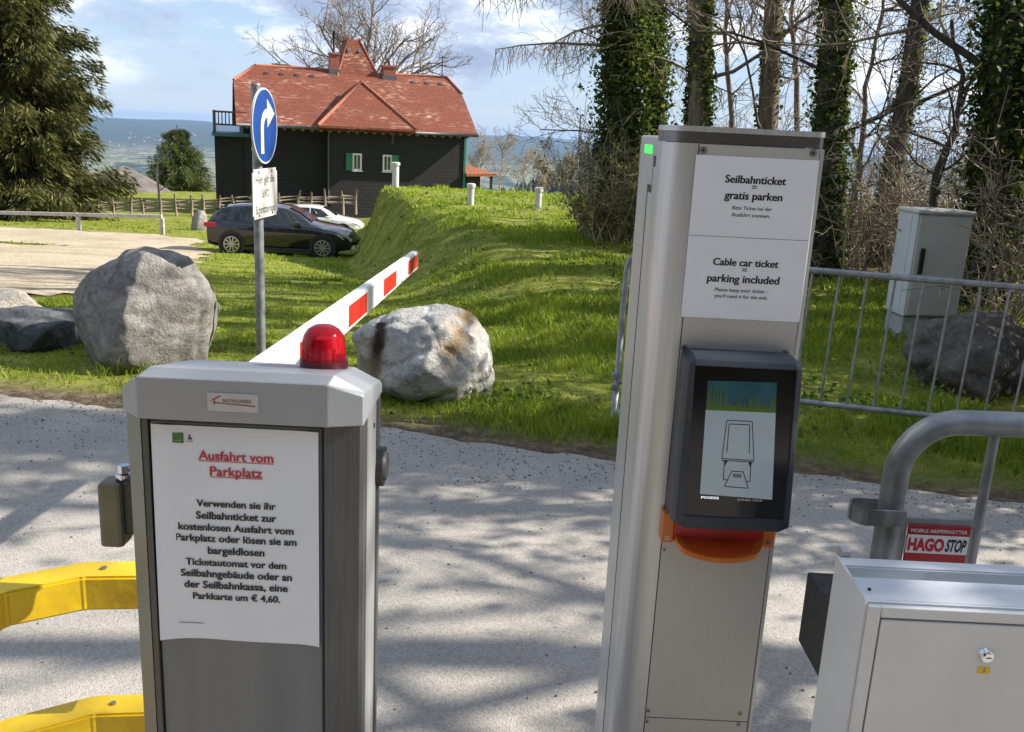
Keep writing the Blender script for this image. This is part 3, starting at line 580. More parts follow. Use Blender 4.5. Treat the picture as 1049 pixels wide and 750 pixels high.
# ------------------------------------------------------------------ yellow guard rails round the barrier
def square_rail(z0, label, zb):
    t = thing('guard_rail', label, 'guard rail', (-0.66, 1.2, 0), 0, 'yellow guard rails round the barrier')
    pts = [(-0.418, 1.352), (-0.657, 1.320), (-0.760, 1.253), (-0.83, 0.95), (-0.83, 0.45)]
    hw_ = 0.0288
    bm = bmesh.new(); loops = []
    for k, p in enumerate(pts):
        p = Vector(p); a_ = (p - Vector(pts[k - 1])).normalized() if k else (Vector(pts[1]) - p).normalized(); b_ = (Vector(pts[k + 1]) - p).normalized() if k < len(pts) - 1 else a_
        tt = (a_ + b_).normalized(); nn = Vector((-tt.y, tt.x)); s_ = hw_ / max(0.5, nn.dot(Vector((-a_.y, a_.x))))
        loops.append([bm.verts.new((p.x + nn.x * s_ * e, p.y + nn.y * s_ * e, z0 + w)) for e, w in ((-1, -hw_), (1, -hw_), (1, hw_), (-1, hw_))])
    for q in range(len(pts) - 1):
        for k in range(4): bm.faces.new((loops[q][k], loops[q + 1][k], loops[q + 1][(k + 1) % 4], loops[q][(k + 1) % 4]))
    bm.faces.new(loops[0]); bm.faces.new(loops[-1])
    bmesh.ops.bevel(bm, geom=bm.edges[:], offset=0.004, segments=2, affect='EDGES'); build('rail', bm, M_yellow, t)
    bm = bmesh.new(); box(bm, -0.862, -0.800, 0.37, 0.43, 0.0 if zb else z0 + 0.05, z0 - hw_ if zb else z0 + 0.18, 0.004); build('post', bm, M_yellow, t)
    for w in (0.30,):
        bm = bmesh.new(); cyl(bm, (-0.627, 1.324, z0 + hw_), (-0.627, 1.324, z0 + hw_ + 0.003), 0.005, n=8); build('bolt', bm, M_steel, t)
square_rail(0.773, 'upper yellow square tube guard rail beside the barrier housing', False)
square_rail(0.530, 'lower yellow square tube guard rail beside the barrier housing', True)

# ------------------------------------------------------------------ ticket column
tcn = thing('ticket_column', 'tall grey aluminium ticket column with screen and two white signs', 'ticket machine', (0.375, 1.8, 0))
def rounded(x0, x1, y0, y1, rl, rr, n=10):
    p = []
    for k in range(n + 1):
        a_ = math.pi + k / n * math.pi / 2; p.append((x0 + rl + rl * math.cos(a_), y0 + rl + rl * math.sin(a_)))
    for k in range(n + 1):
        a_ = 1.5 * math.pi + k / n * math.pi / 2; p.append((x1 - rr + rr * math.cos(a_), y0 + rr + rr * math.sin(a_)))
    return p + [(x1, y1), (x0, y1)]
for nm, z0, z1, ins, m_, bv in (('front_module', 0.0, 1.4955, 0.0, M_alu, 0), ('top_band', 1.4965, 1.5140, 0.0006, mat('dark_band', (0.16, 0.155, 0.16), (0.21, 0.205, 0.21), 3, 0.32, 0.8), 0), ('top_cap', 1.5145, 1.5235, -0.0004, M_alu, 0)):
    bm = bmesh.new(); prism(bm, rounded(0.239 + ins, 0.509 - ins, 1.600 + ins, 1.690, 0.052, 0.014), z0, z1, 'z')
    o = build(nm, bm, m_, tcn, smooth=35)
bm = bmesh.new(); box(bm, 0.2520, 0.5050, 1.6905, 2.030, 0.0, 1.5055, 0.004); rm = build('rear_module', bm, M_alu, tcn)
bm = bmesh.new(); box(bm, 0.2500, 0.2521, 1.712, 1.846, 0.04, 1.448, 0.0); 
vv_ = [e for e in bm.edges if abs(e.verts[0].co.x - e.verts[1].co.x) > 0.001 and e.verts[0].co.y > 1.8 and e.verts[0].co.z > 1.4]
bmesh.ops.bevel(bm, geom=vv_, offset=0.05, segments=8, affect='EDGES'); build('side_panel', bm, M_alu_b, rm)
bm = bmesh.new(); box(bm, 0.2510, 0.2522, 1.693, 1.868, 0.03, 1.468, 0.0)
vv_ = [e for e in bm.edges if abs(e.verts[0].co.x - e.verts[1].co.x) > 0.0005 and e.verts[0].co.y > 1.8 and e.verts[0].co.z > 1.4]
bmesh.ops.bevel(bm, geom=vv_, offset=0.056, segments=8, affect='EDGES'); build('gap_shade_sheet', bm, M_seam, rm)  # dark sheet: shade of the groove round the side panel, as colour
bm = bmesh.new(); box(bm, 0.2506, 0.2522, 1.740, 2.022, 1.4695, 1.4885); build('light_band', bm, mat('frosted_band', (0.42, 0.45, 0.44), rough=0.4), rm)
bm = bmesh.new(); box(bm, 0.2498, 0.2508, 1.830, 1.950, 1.4700, 1.4880, 0.0004, 1); build('green_light', bm, mat('green_led', (0.05, 0.6, 0.1), (0.08, 0.5, 0.12), 12, 0.4, emit=(0.05, 0.85, 0.12), emit_s=0.45), rm)
bm = bmesh.new(); box(bm, 0.2955, 0.5005, 1.5993, 1.6005, 0.02, 1.4945); build('gap_shade_sheet', bm, M_seam, tcn)  # dark backing sheet added so the gaps between the panels look shaded
for z0, z1 in ((0.3945, 1.4945), (0.03, 0.3925)):
    bm = bmesh.new(); box(bm, 0.2972, 0.4988, 1.5978, 1.5992, z0, z1); build('front_panel', bm, M_alu_b, tcn)
bm = bmesh.new(); box(bm, 0.502, 0.5075, 1.5988, 1.6002, 0.0, 1.4950); build('edge_strip', bm, M_alu, tcn)
for px, py in ((720.5, 154), (833, 157), (701, 356.5), (805, 361), (664, 728), (758, 731), (662.5, 739), (756.5, 742), (680.5, 563)):
    c = P(px, py, 1.5975); bm = bmesh.new(); cyl(bm, (c[0], 1.5978, c[2]), (c[0], 1.5966, c[2]), 0.0062 if py < 500 else 0.0048, n=20); sc_ = build('screw', bm, M_steel, tcn, smooth=30)
    bm = bmesh.new(); cyl(bm, (c[0], 1.5967, c[2]), (c[0], 1.5963, c[2]), 0.0022, n=6); build('socket', bm, M_black, sc_)
# the two sign plates
for z0, z1, lab in ((1.3425, 1.4770, 'white sign plate with the German text'), (1.1990, 1.3415, 'white sign plate with the English text')):
    bm = bmesh.new(); box(bm, 0.2925, 0.5000, 1.5958, 1.5976, z0, z1, 0.0004, 1); sp = build('sign_plate', bm, M_sign, tcn); sp['label'] = lab
    L_ = ((('Seilbahnticket', 207, 455, 148, 155, 0.032), ('gratis parken', 204, 440, 213, 221, 0.032), ('Bitte Ticket bei der', 236, 398, 256, 261, 0.012), ('Ausfahrt scannen.', 234, 390, 283, 290, 0.012), ('=', 316, 336, 178, 179, 0.03))
          if z0 > 1.3 else (('Cable car ticket', 158, 424, 482, 489, 0.032), ('parking included', 133, 428, 548, 557, 0.032), ('Please keep your ticket –', 166, 384, 588, 593, 0.012), ('you’ll need it for the exit.', 165, 380, 612, 619, 0.012), ('=', 276, 296, 512, 513, 0.03)))
    for s, x0, x1, yl, yr_, bo in L_:
        A, B = P(690 + x0 / 3.95, 150 + yl / 3.95, 1.5955), P(690 + x1 / 3.95, 150 + yr_ / 3.95, 1.5955)
        text(s, (A[0] + B[0]) / 2, (A[2] + B[2]) / 2, B[0] - A[0], (0, 1.5955, 0), EX, EZ, M_ink, sp, bold=bo * 0.4, shear=0.04, double=bo * 1.5)
# reader with its screen
YF = lambda z: 1.532 - (1.138 - z) / 0.30 * 0.022
def rp(x, z, d=0.0): return Vector((x, YF(z) - d, z))
M_read = mat('reader_housing', (0.028, 0.034, 0.048), (0.04, 0.046, 0.06), 14, 0.42, 0.15, 0.05, 900)
bm = bmesh.new()
o8 = [(0.300, 0.846), (0.318, 0.837), (0.484, 0.837), (0.5015, 0.846), (0.4965, 1.130), (0.486, 1.140), (0.312, 1.140), (0.303, 1.130)]
ins = [(0.3165, 0.860), (0.3165, 0.860), (0.4905, 0.860), (0.4905, 0.860), (0.4865, 1.128), (0.4865, 1.128), (0.3125, 1.128), (0.3125, 1.128)]
back = [(0.2955, 0.844), (0.3135, 0.834), (0.4885, 0.834), (0.5065, 0.844), (0.5005, 1.132), (0.488, 1.144), (0.312, 1.144), (0.2985, 1.134)]
Vb = [bm.verts.new((x, 1.5978, z)) for x, z in back]; Vm = [bm.verts.new((x, YF(z) + 0.016, z)) for x, z in back]; Vo = [bm.verts.new(rp(x, z, -0.002)) for x, z in o8]
ci = [(0.3165, 0.8605), (0.4900, 0.8605), (0.4860, 1.1275), (0.3130, 1.1275)]; cm = [0, 0, 1, 1, 2, 2, 3, 3]
Vi = [bm.verts.new(rp(x, z, 0.003)) for x, z in ci]; Vd = [bm.verts.new(rp(x, z, -0.003)) for x, z in ci]
for k in range(8):
    k2 = (k + 1) % 8; bm.faces.new((Vb[k], Vb[k2], Vm[k2], Vm[k])); bm.faces.new((Vm[k], Vm[k2], Vo[k2], Vo[k]))
    if cm[k] == cm[k2]: bm.faces.new((Vo[k], Vo[k2], Vi[cm[k]]))
    else: bm.faces.new((Vo[k], Vo[k2], Vi[cm[k2]], Vi[cm[k]]))
for k in range(4): bm.faces.new((Vi[k], Vi[(k + 1) % 4], Vd[(k + 1) % 4], Vd[k]))
bm.faces.new(Vd); bm.faces.new(Vb)
bmesh.ops.bevel(bm, geom=[e for e in bm.edges if e.calc_length() > 0.012], offset=0.0022, segments=2, affect='EDGES', profile=0.6); rd = build('reader', bm, M_read, tcn)
bm = bmesh.new(); cyl(bm, (0.3025, 1.548, 0.872), (0.3025, 1.548, 0.935), 0.0042, n=12); build('side_latch', bm, M_black, rd, smooth=40)
M_glass = mat('black_glass', (0.006, 0.006, 0.008), (0.012, 0.011, 0.012), 9, 0.06, spec=0.5, rough2=0.14)
bm = bmesh.new(); quad(bm, *[rp(x, z, -0.0022) for x, z in ((0.3172, 0.8612), (0.4893, 0.8612), (0.4853, 1.1268), (0.3137, 1.1268))]); build('glass_panel', bm, M_glass, rd)
# display picture (procedural sky and trees above a pale page)
cor = [P(*c, 1.52) for c in ((717, 506), (791, 512), (796, 392), (725, 390))]
def on_read(p):
    d = np.array(p) - CAM; k = np.linspace(0.95, 1.05, 2001); z = CAM[2] + d[2] * k; y = d[1] * k; m_ = np.argmin(np.abs(y - np.array([YF(q) + 0.0018 for q in z]))); return Vector(CAM + d * k[m_])
c0, c1, c2, c3 = [on_read(p) for p in cor]
def scr(u, v, d=0.0):
    return (c0 * (1 - u) + c1 * u) * (1 - v) + (c3 * (1 - u) + c2 * u) * v + Vector((0, -d, 0))
M_page = mat('display_page', (0.06, 0.078, 0.09), (0.085, 0.10, 0.11), 14, 0.12, emit=(0.17, 0.205, 0.225), emit_s=0.38)
bm = bmesh.new(); quad(bm, scr(0, 0), scr(1, 0), scr(1, 0.745), scr(0, 0.745)); dp = build('display', bm, M_page, rd)
def emis(nm, c, s=1.0): return mat(nm, tuple(x * 0.3 for x in c), rough=0.15, emit=c, emit_s=s)
bm = bmesh.new(); quad(bm, scr(0, 0.745), scr(1, 0.745), scr(1, 1), scr(0, 1)); build('display_picture', bm, mat('display_sky', (0.004, 0.016, 0.02), (0.02, 0.06, 0.075), 14, 0.12, emit=(0.012, 0.045, 0.055), emit_s=0.25), dp)
bm = bmesh.new(); r2 = random.Random(5)
def dpoly(bm, pts, d): bm.faces.new([bm.verts.new(scr(u, v, d)) for u, v in pts])
for k in range(46):
    u = r2.random(); h = 0.05 + 0.14 * r2.random() * (1.5 if u < 0.3 else 0.75 if u > 0.5 else 0.35); h = min(h, 0.24); w = 0.016 + 0.02 * r2.random(); u = min(max(u, w), 1 - w)
    dpoly(bm, [(u - w, 0.755), (u + w, 0.755), (u + w * 0.55, 0.755 + h * 0.5), (u, 0.755 + h), (u - w * 0.6, 0.755 + h * 0.45)], 0.0003 + 0.000004 * k)
build('display_trees', bm, emis('display_tree_green', (0.012, 0.022, 0.010)), dp)
bm = bmesh.new(); dpoly(bm, [(0, 0.746), (1, 0.746), (1, 0.785), (0.7, 0.772), (0.4, 0.785), (0, 0.778)], 0.0006); build('display_meadow', bm, emis('display_meadow_green', (0.012, 0.028, 0.004)), dp)
def stroke(bm, a_, b_, w=0.006, d=0.0008):
    a_, b_ = np.array(a_), np.array(b_); asp = (c3 - c0).length / (c1 - c0).length; t_ = (b_ - a_) * np.array([1, asp]); t_ /= np.linalg.norm(t_); n_2 = np.array([-t_[1], t_[0] / asp]) * w
    dpoly(bm, [tuple(a_ - n_2), tuple(b_ - n_2), tuple(b_ + n_2), tuple(a_ + n_2)], d)
bm = bmesh.new()
for a_, b_ in (((0.31, 0.665), (0.67, 0.665)), ((0.31, 0.665), (0.27, 0.33)), ((0.67, 0.665), (0.72, 0.33)), ((0.27, 0.33), (0.72, 0.33)), ((0.27, 0.315), (0.72, 0.315)), ((0.345, 0.635), (0.335, 0.39)), ((0.635, 0.635), (0.65, 0.39)), ((0.345, 0.635), (0.635, 0.635)),
               ((0.31, 0.315), (0.31, 0.145)), ((0.31, 0.145), (0.36, 0.145)), ((0.68, 0.315), (0.68, 0.145)), ((0.68, 0.145), (0.62, 0.145)), ((0.42, 0.225), (0.58, 0.225)), ((0.42, 0.225), (0.33, 0.085)), ((0.58, 0.225), (0.66, 0.085)), ((0.33, 0.085), (0.66, 0.085))): stroke(bm, a_, b_)
dpoly(bm, [(0.29, 0.315), (0.36, 0.315), (0.325, 0.27)], 0.0007); dpoly(bm, [(0.64, 0.315), (0.70, 0.315), (0.67, 0.27)], 0.0007)
for k in range(9): dpoly(bm, [(0.44 + k * 0.0135, 0.17), (0.448 + k * 0.0135, 0.17), (0.448 + k * 0.0135, 0.205), (0.44 + k * 0.0135, 0.205)], 0.0008)
build('display_drawing', bm, mat('display_ink', (0.005, 0.006, 0.007), rough=0.2), dp)
ez_ = (c3 - c0).normalized(); org = scr(0, 0) + Vector((0, -0.0006, 0))
text('PIXESS', 0.018, -0.0078, 0.031, tuple(org), EX, tuple(ez_), emis('display_white', (0.45, 0.47, 0.5)), dp, bold=0.02, height=0.0042)
text('06.04.2025  15:43:47', 0.088, -0.0085, 0.044, tuple(org), EX, tuple(ez_), emis('display_grey', (0.13, 0.13, 0.12)), dp, bold=0.0)
# orange ticket tray
M_or = mat('orange_plastic', (0.62, 0.165, 0.018), (0.56, 0.14, 0.016), 10, 0.35)
M_rp = mat('red_plastic', (0.55, 0.02, 0.015), (0.42, 0.015, 0.012), 10, 0.35)
bm = bmesh.new(); A, B = P(677, 530, 1.588), P(701, 560, 1.588); box(bm, 0.2905, 0.3125, 1.575, 1.5978, 0.778, 0.836, 0.002); ty = build('ticket_tray', bm, M_or, tcn)
bm = bmesh.new(); box(bm, 0.4775, 0.4985, 1.575, 1.5978, 0.778, 0.836, 0.002); build('tray_bracket', bm, M_or, ty)
for x_ in (0.3010, 0.4870):
    bm = bmesh.new(); cyl(bm, (x_, 1.5752, 0.7885), (x_, 1.5735, 0.7885), 0.0046, n=18); build('screw', bm, M_steel, ty, smooth=30); bm = bmesh.new(); cyl(bm, (x_, 1.5736, 0.7885), (x_, 1.5732, 0.7885), 0.002, n=6); build('socket', bm, M_black, ty)
bm = bmesh.new(); box(bm, 0.3128, 0.4770, 1.574, 1.5979, 0.782, 0.8325, 0.001, 1); build('tray_back', bm, M_rp, ty)
bm = bmesh.new(); top_r, bot_r = [], []; ns = 28
for k in range(ns + 1):
    a_ = math.pi * k / ns; x_ = 0.3945 - 0.079 * math.cos(a_); yy = 1.580 - 0.062 * (math.sin(a_) ** 0.62)
    top_r.append(bm.verts.new((x_, yy, 0.797 - (1.58 - yy) * 0.30))); bot_r.append(bm.verts.new((x_, yy + 0.003, 0.787 - (1.58 - yy) * 0.30)))
ctr = [bm.verts.new((0.3945 - 0.066 * math.cos(math.pi * k / ns), 1.580 - 0.053 * (math.sin(math.pi * k / ns) ** 0.62), 0.792 - 0.053 * (math.sin(math.pi * k / ns) ** 0.62) * 0.30)) for k in range(ns + 1)]
for k in range(ns): bm.faces.new((top_r[k], top_r[k + 1], bot_r[k + 1], bot_r[k])); bm.faces.new((top_r[k], top_r[k + 1], ctr[k + 1], ctr[k]))
bm.faces.new(bot_r); bm.faces.new([bm.verts.new(v.co) for v in ctr]); build('tray_tongue', bm, M_or, ty, smooth=40)
bm = bmesh.new(); bm.faces.new([bm.verts.new((x_c, y_c, z_c)) for x_c, y_c, z_c in [(0.3945 - 0.0655 * math.cos(math.pi * k / ns), 1.580 - 0.0526 * (math.sin(math.pi * k / ns) ** 0.62), 0.7926 - 0.0526 * (math.sin(math.pi * k / ns) ** 0.62) * 0.30) for k in range(ns + 1)]]); build('tray_floor', bm, mat('red_orange_plastic', (0.52, 0.075, 0.016), (0.46, 0.05, 0.014), 10, 0.35), ty)

# ------------------------------------------------------------------ silver cash box on its dark beam
bxx = thing('letter_box', 'silver metal drop box with round lock and number 3 label', 'box', (0.72, 1.22, 0.4))
bx0, bx1, by0, by1, zt = 0.505, 0.985, 1.160, 1.285, 0.902
bm = bmesh.new()
prism(bm, [(by0, 0.40), (by1, 0.40), (by1, zt), (by1 - 0.030, zt), (by1 - 0.030, zt - 0.07), (by0 + 0.075, zt - 0.055), (by0 + 0.062, zt), (by0 + 0.004, zt - 0.006), (by0, zt - 0.010)], bx0 + 0.0015, bx1, 'x')
bmesh.ops.bevel(bm, geom=[e for e in bm.edges if e.calc_length() > 0.3], offset=0.0025, segments=2, affect='EDGES'); build('body', bm, M_boxscuff, bxx)
bm = bmesh.new(); prism(bm, [(by0 - 0.001, 0.40), (by1 + 0.001, 0.40), (by1 + 0.001, zt + 0.0015), (by0 + 0.004, zt - 0.004), (by0 - 0.001, zt - 0.010)], bx0 - 0.002, bx0 + 0.0014, 'x'); build('side_plate', bm, M_box, bxx)
bm = bmesh.new(); box(bm, bx0 + 0.0015, bx0 + 0.019, by0 - 0.007, by0 - 0.0003, 0.40, zt - 0.011, 0.0015); box(bm, bx0 + 0.0195, bx1, by0 - 0.007, by0 - 0.0003, zt - 0.027, zt - 0.011, 0.0015); build('door_frame', bm, M_box, bxx)
bm = bmesh.new(); box(bm, bx0 + 0.0215, bx1, by0 - 0.0065, by0 - 0.0004, 0.41, zt - 0.0305, 0.0012); dr = build('door', bm, M_box, bxx)
lk = P(1010, 671, by0 - 0.007); bm = bmesh.new(); cyl(bm, (lk[0], by0 - 0.0066, lk[2]), (lk[0], by0 - 0.0125, lk[2]), 0.0115, 0.0085, n=32); cyl(bm, (lk[0], by0 - 0.0125, lk[2]), (lk[0], by0 - 0.0155, lk[2]), 0.0062, n=24); lk_o = build('lock', bm, M_chrome, dr, smooth=30)
bm = bmesh.new(); box(bm, lk[0] - 0.0035, lk[0] + 0.0035, by0 - 0.0159, by0 - 0.0154, lk[2] - 0.0008, lk[2] + 0.0008); build('keyhole', bm, M_black, lk_o)
lb_ = P(1007.5, 687, by0 - 0.007); bm = bmesh.new(); box(bm, lb_[0] - 0.0088, lb_[0] + 0.0088, by0 - 0.0071, by0 - 0.0066, lb_[2] - 0.0052, lb_[2] + 0.0052); nl = build('number_label', bm, mat('yellow_label', (0.72, 0.50, 0.02), rough=0.5), dr)
text('3', lb_[0], lb_[2] - 0.0032, 0.0042, (0, by0 - 0.0073, 0), EX, EZ, M_ink, nl, bold=0.0, shear=0.2)
bm = bmesh.new(); c = P(886, 629, by0 + 0.03); cyl(bm, (c[0], by0 + 0.028, zt - 0.0065), (c[0], by0 + 0.028, zt - 0.0008), 0.0024, n=10); build('rivet_hole', bm, M_black, bxx)
bm = bmesh.new(); box(bm, 0.512, 0.526, by1 + 0.0015, by1 + 0.022, zt - 0.02, zt + 0.009, 0.001, 1); build('hinge_tab', bm, M_alu, bxx)
bm = bmesh.new(); box(bm, 0.521, 1.30, 1.312, 1.448, 0.664, 0.796, 0.004)
bmo = build('wooden_beam', bm, mat('black_stained_wood', (0.012, 0.011, 0.011), (0.04, 0.037, 0.036), 8, 0.6, bump=0.3, bscale=30, stretch=(1, 14, 14)))
props(bmo, 'black stained square wooden beam behind the silver box', 'beam')

# ------------------------------------------------------------------ near galvanised barrier
hg = thing('crowd_barrier', 'thick galvanised pipe barrier with red HAGO STOP plate', 'barrier', (1.5, 1.7, 0))
r_ = 0.0245; pts = [(0.758, 1.70, 0.0), (0.758, 1.70, 0.90)]
for k in range(1, 13):
    a_ = math.pi - k / 12 * math.pi / 2; pts.append((0.758 + 0.112 + 0.112 * math.cos(a_), 1.70, 0.888 + 0.112 * math.sin(a_) + 0.0))
pts[1] = (0.758, 1.70, 0.888); pts += [(1.2, 1.70, 1.003), (2.6, 1.70, 1.007), (2.6, 1.70, 0.2)]
TB = Tubes(); TB.add(pts, r_, 28, cap=True); TB.build('frame', M_galv, hg)
for k in range(12):
    x_ = 0.931 + k * 0.135; bm = bmesh.new(); cyl(bm, (x_, 1.70, 0.20), (x_ + 0.004, 1.70, 0.982), 0.0098, n=18); build('bar', bm, M_galv, hg, smooth=40)
bm = bmesh.new(); cyl(bm, (0.758, 1.70, 0.20), (2.6, 1.70, 0.20), 0.017, n=18); build('lower_rail', bm, M_galv, hg, smooth=40)
bm = bmesh.new(); box(bm, 0.776, 0.943, 1.694, 1.706, 0.786, 0.802, 0.002); box(bm, 0.776, 0.794, 1.6945, 1.7055, 0.60, 0.7855, 0.001); box(bm, 0.918, 0.9405, 1.6945, 1.7055, 0.60, 0.7855, 0.001); pf = build('plate_frame', bm, M_galv, hg)
bm = bmesh.new(); box(bm, 0.7945, 0.9175, 1.690, 1.6935, 0.655, 0.7890, 0.001, 1); pl = build('name_plate', bm, mat('plate_red', (0.40, 0.010, 0.022), (0.36, 0.009, 0.02), 20, 0.4), hg)
bm = bmesh.new(); quad(bm, (0.7952, 1.6892, 0.7300), (0.9168, 1.6892, 0.7300), (0.9168, 1.6892, 0.7690), (0.7952, 1.6892, 0.7690)); build('white_band', bm, M_sign, pl)
text('MOBILE ABSPERRGITTER', 0.8555, 0.7745, 0.111, (0, 1.6890, 0), EX, EZ, M_sign, pl, bold=0.01)
text('HAGO', 0.8340, 0.7365, 0.0715, (0, 1.6886, 0), EX, EZ, mat('plate_red_letter', (0.50, 0.012, 0.032)), pl, bold=0.05, height=0.0255)
text('STOP', 0.8930, 0.7365, 0.0410, (0, 1.6886, 0), EX, EZ, M_ink, pl, bold=0.035, shear=0.28, height=0.0255)
# flat strap eye
bm = bmesh.new(); o_p, i_p = [], []
for k in range(17):
    a_ = math.pi / 2 + k / 16 * math.pi; o_p.append((0.700 + 0.026 * math.cos(a_), 1.690 + 0.032 * math.sin(a_))); i_p.append((0.700 + 0.021 * math.cos(a_), 1.690 + 0.027 * math.sin(a_)))
o_p = [(0.762, 1.722)] + o_p + [(0.772, 1.658)]; i_p = [(0.762, 1.717)] + i_p + [(0.772, 1.663)]
for k in range(len(o_p) - 1):
    q = [o_p[k], o_p[k + 1], i_p[k + 1], i_p[k]]; hexa(bm, [(x, y, 0.796) for x, y in q] + [(x, y, 0.828) for x, y in q])
bmesh.ops.remove_doubles(bm, verts=bm.verts[:], dist=1e-5); build('coupling_eye', bm, M_galv, hg, smooth=35)
# ------------------------------------------------------------------ rocks
def rock_mat(name, c1, c2, stain=None, scale=4, vein=True):
    m = bpy.data.materials.new(name); m.use_nodes = True; t = m.node_tree; L = t.links; b = t.nodes['Principled BSDF']; b.inputs['Roughness'].default_value = 0.85; b.inputs['Specular IOR Level'].default_value = 0.3
    co = t.nodes.new('ShaderNodeTexCoord').outputs['Object']
    def noise(sc, det=8, r=0.65, st=(1, 1, 1), dist=0):
        mp = t.nodes.new('ShaderNodeMapping'); mp.inputs['Scale'].default_value = st; mp.inputs['Rotation'].default_value = (0.3, 0.5, 0.4); L.new(co, mp.inputs[0])
        n = t.nodes.new('ShaderNodeTexNoise'); n.inputs['Scale'].default_value = sc; n.inputs['Detail'].default_value = det; n.inputs['Roughness'].default_value = r; n.inputs['Distortion'].default_value = dist; L.new(mp.outputs[0], n.inputs['Vector']); return n.outputs['Fac']
    def ramp(f, *st):
        r = t.nodes.new('ShaderNodeValToRGB'); e = r.color_ramp.elements; e[0].position = st[0][0]; e[0].color = st[0][1] + (1,); e[1].position = st[-1][0]; e[1].color = st[-1][1] + (1,)
        for p_, c_ in st[1:-1]: q = e.new(p_); q.color = c_ + (1,)
        L.new(f, r.inputs[0]); return r.outputs[0]
    def mix(f, a_, b_, bt='MIX'):
        x = t.nodes.new('ShaderNodeMix'); x.data_type = 'RGBA'; x.blend_type = bt
        if isinstance(f, float): x.inputs[0].default_value = f
        else: L.new(f, x.inputs[0])
        L.new(a_, x.inputs[6]); L.new(b_, x.inputs[7]); return x.outputs[2]
    mid = tuple((a_ + b_) / 2 for a_, b_ in zip(c1, c2))
    c = ramp(noise(scale, 9, 0.7, (1, 1, 2.5), 0.8), (0.3, c1), (0.5, mid), (0.7, c2))
    c = mix(0.5, c, ramp(noise(38, 6, 0.75), (0.35, (0.45, 0.45, 0.45)), (0.55, (1, 1, 1)), (0.72, (1.25, 1.22, 1.18))), 'MULTIPLY')
    if stain:
        at = t.nodes.new('ShaderNodeAttribute'); at.attribute_name = 'stain'; col = t.nodes.new('ShaderNodeRGB'); col.outputs[0].default_value = stain + (1,); c = mix(at.outputs['Fac'], c, col.outputs[0])
        at = t.nodes.new('ShaderNodeAttribute'); at.attribute_name = 'dark_stain'; col = t.nodes.new('ShaderNodeRGB'); col.outputs[0].default_value = (0.045, 0.028, 0.016, 1); c = mix(at.outputs['Fac'], c, col.outputs[0])
    # cracks along warped cell borders, and lichen blotches
    wn_ = t.nodes.new('ShaderNodeTexNoise'); wn_.inputs['Scale'].default_value = 5; wn_.inputs['Detail'].default_value = 5; L.new(co, wn_.inputs['Vector'])
    vm = t.nodes.new('ShaderNodeVectorMath'); vm.operation = 'MULTIPLY_ADD'; L.new(wn_.outputs['Color'], vm.inputs[0]); vm.inputs[1].default_value = (0.6, 0.6, 0.6); L.new(co, vm.inputs[2])
    vo = t.nodes.new('ShaderNodeTexVoronoi'); vo.feature = 'DISTANCE_TO_EDGE'; vo.inputs['Scale'].default_value = 1.5; L.new(vm.outputs[0], vo.inputs['Vector'])
    c = mix(0.45, c, ramp(vo.outputs['Distance'], (0.0, (0.28, 0.27, 0.26)), (0.012, (0.6, 0.6, 0.6)), (0.03, (1, 1, 1))), 'MULTIPLY')
    c = mix(ramp(noise(3.1, 7, 0.75), (0.60, (0, 0, 0)), (0.70, (0.6, 0.6, 0.6))), c, ramp(noise(30, 4), (0.3, (0.09, 0.095, 0.06)), (0.7, (0.26, 0.26, 0.18))))
    L.new(c, b.inputs['Base Color'])
    bp = t.nodes.new('ShaderNodeBump'); bp.inputs['Strength'].default_value = 0.8; bp.inputs['Distance'].default_value = 0.02
    ad = t.nodes.new('ShaderNodeMath'); ad.operation = 'ADD'; L.new(noise(14, 9, 0.7), ad.inputs[0]); L.new(noise(60, 6, 0.7), ad.inputs[1]); L.new(ad.outputs[0], bp.inputs['Height']); L.new(bp.outputs[0], b.inputs['Normal'])
    return m
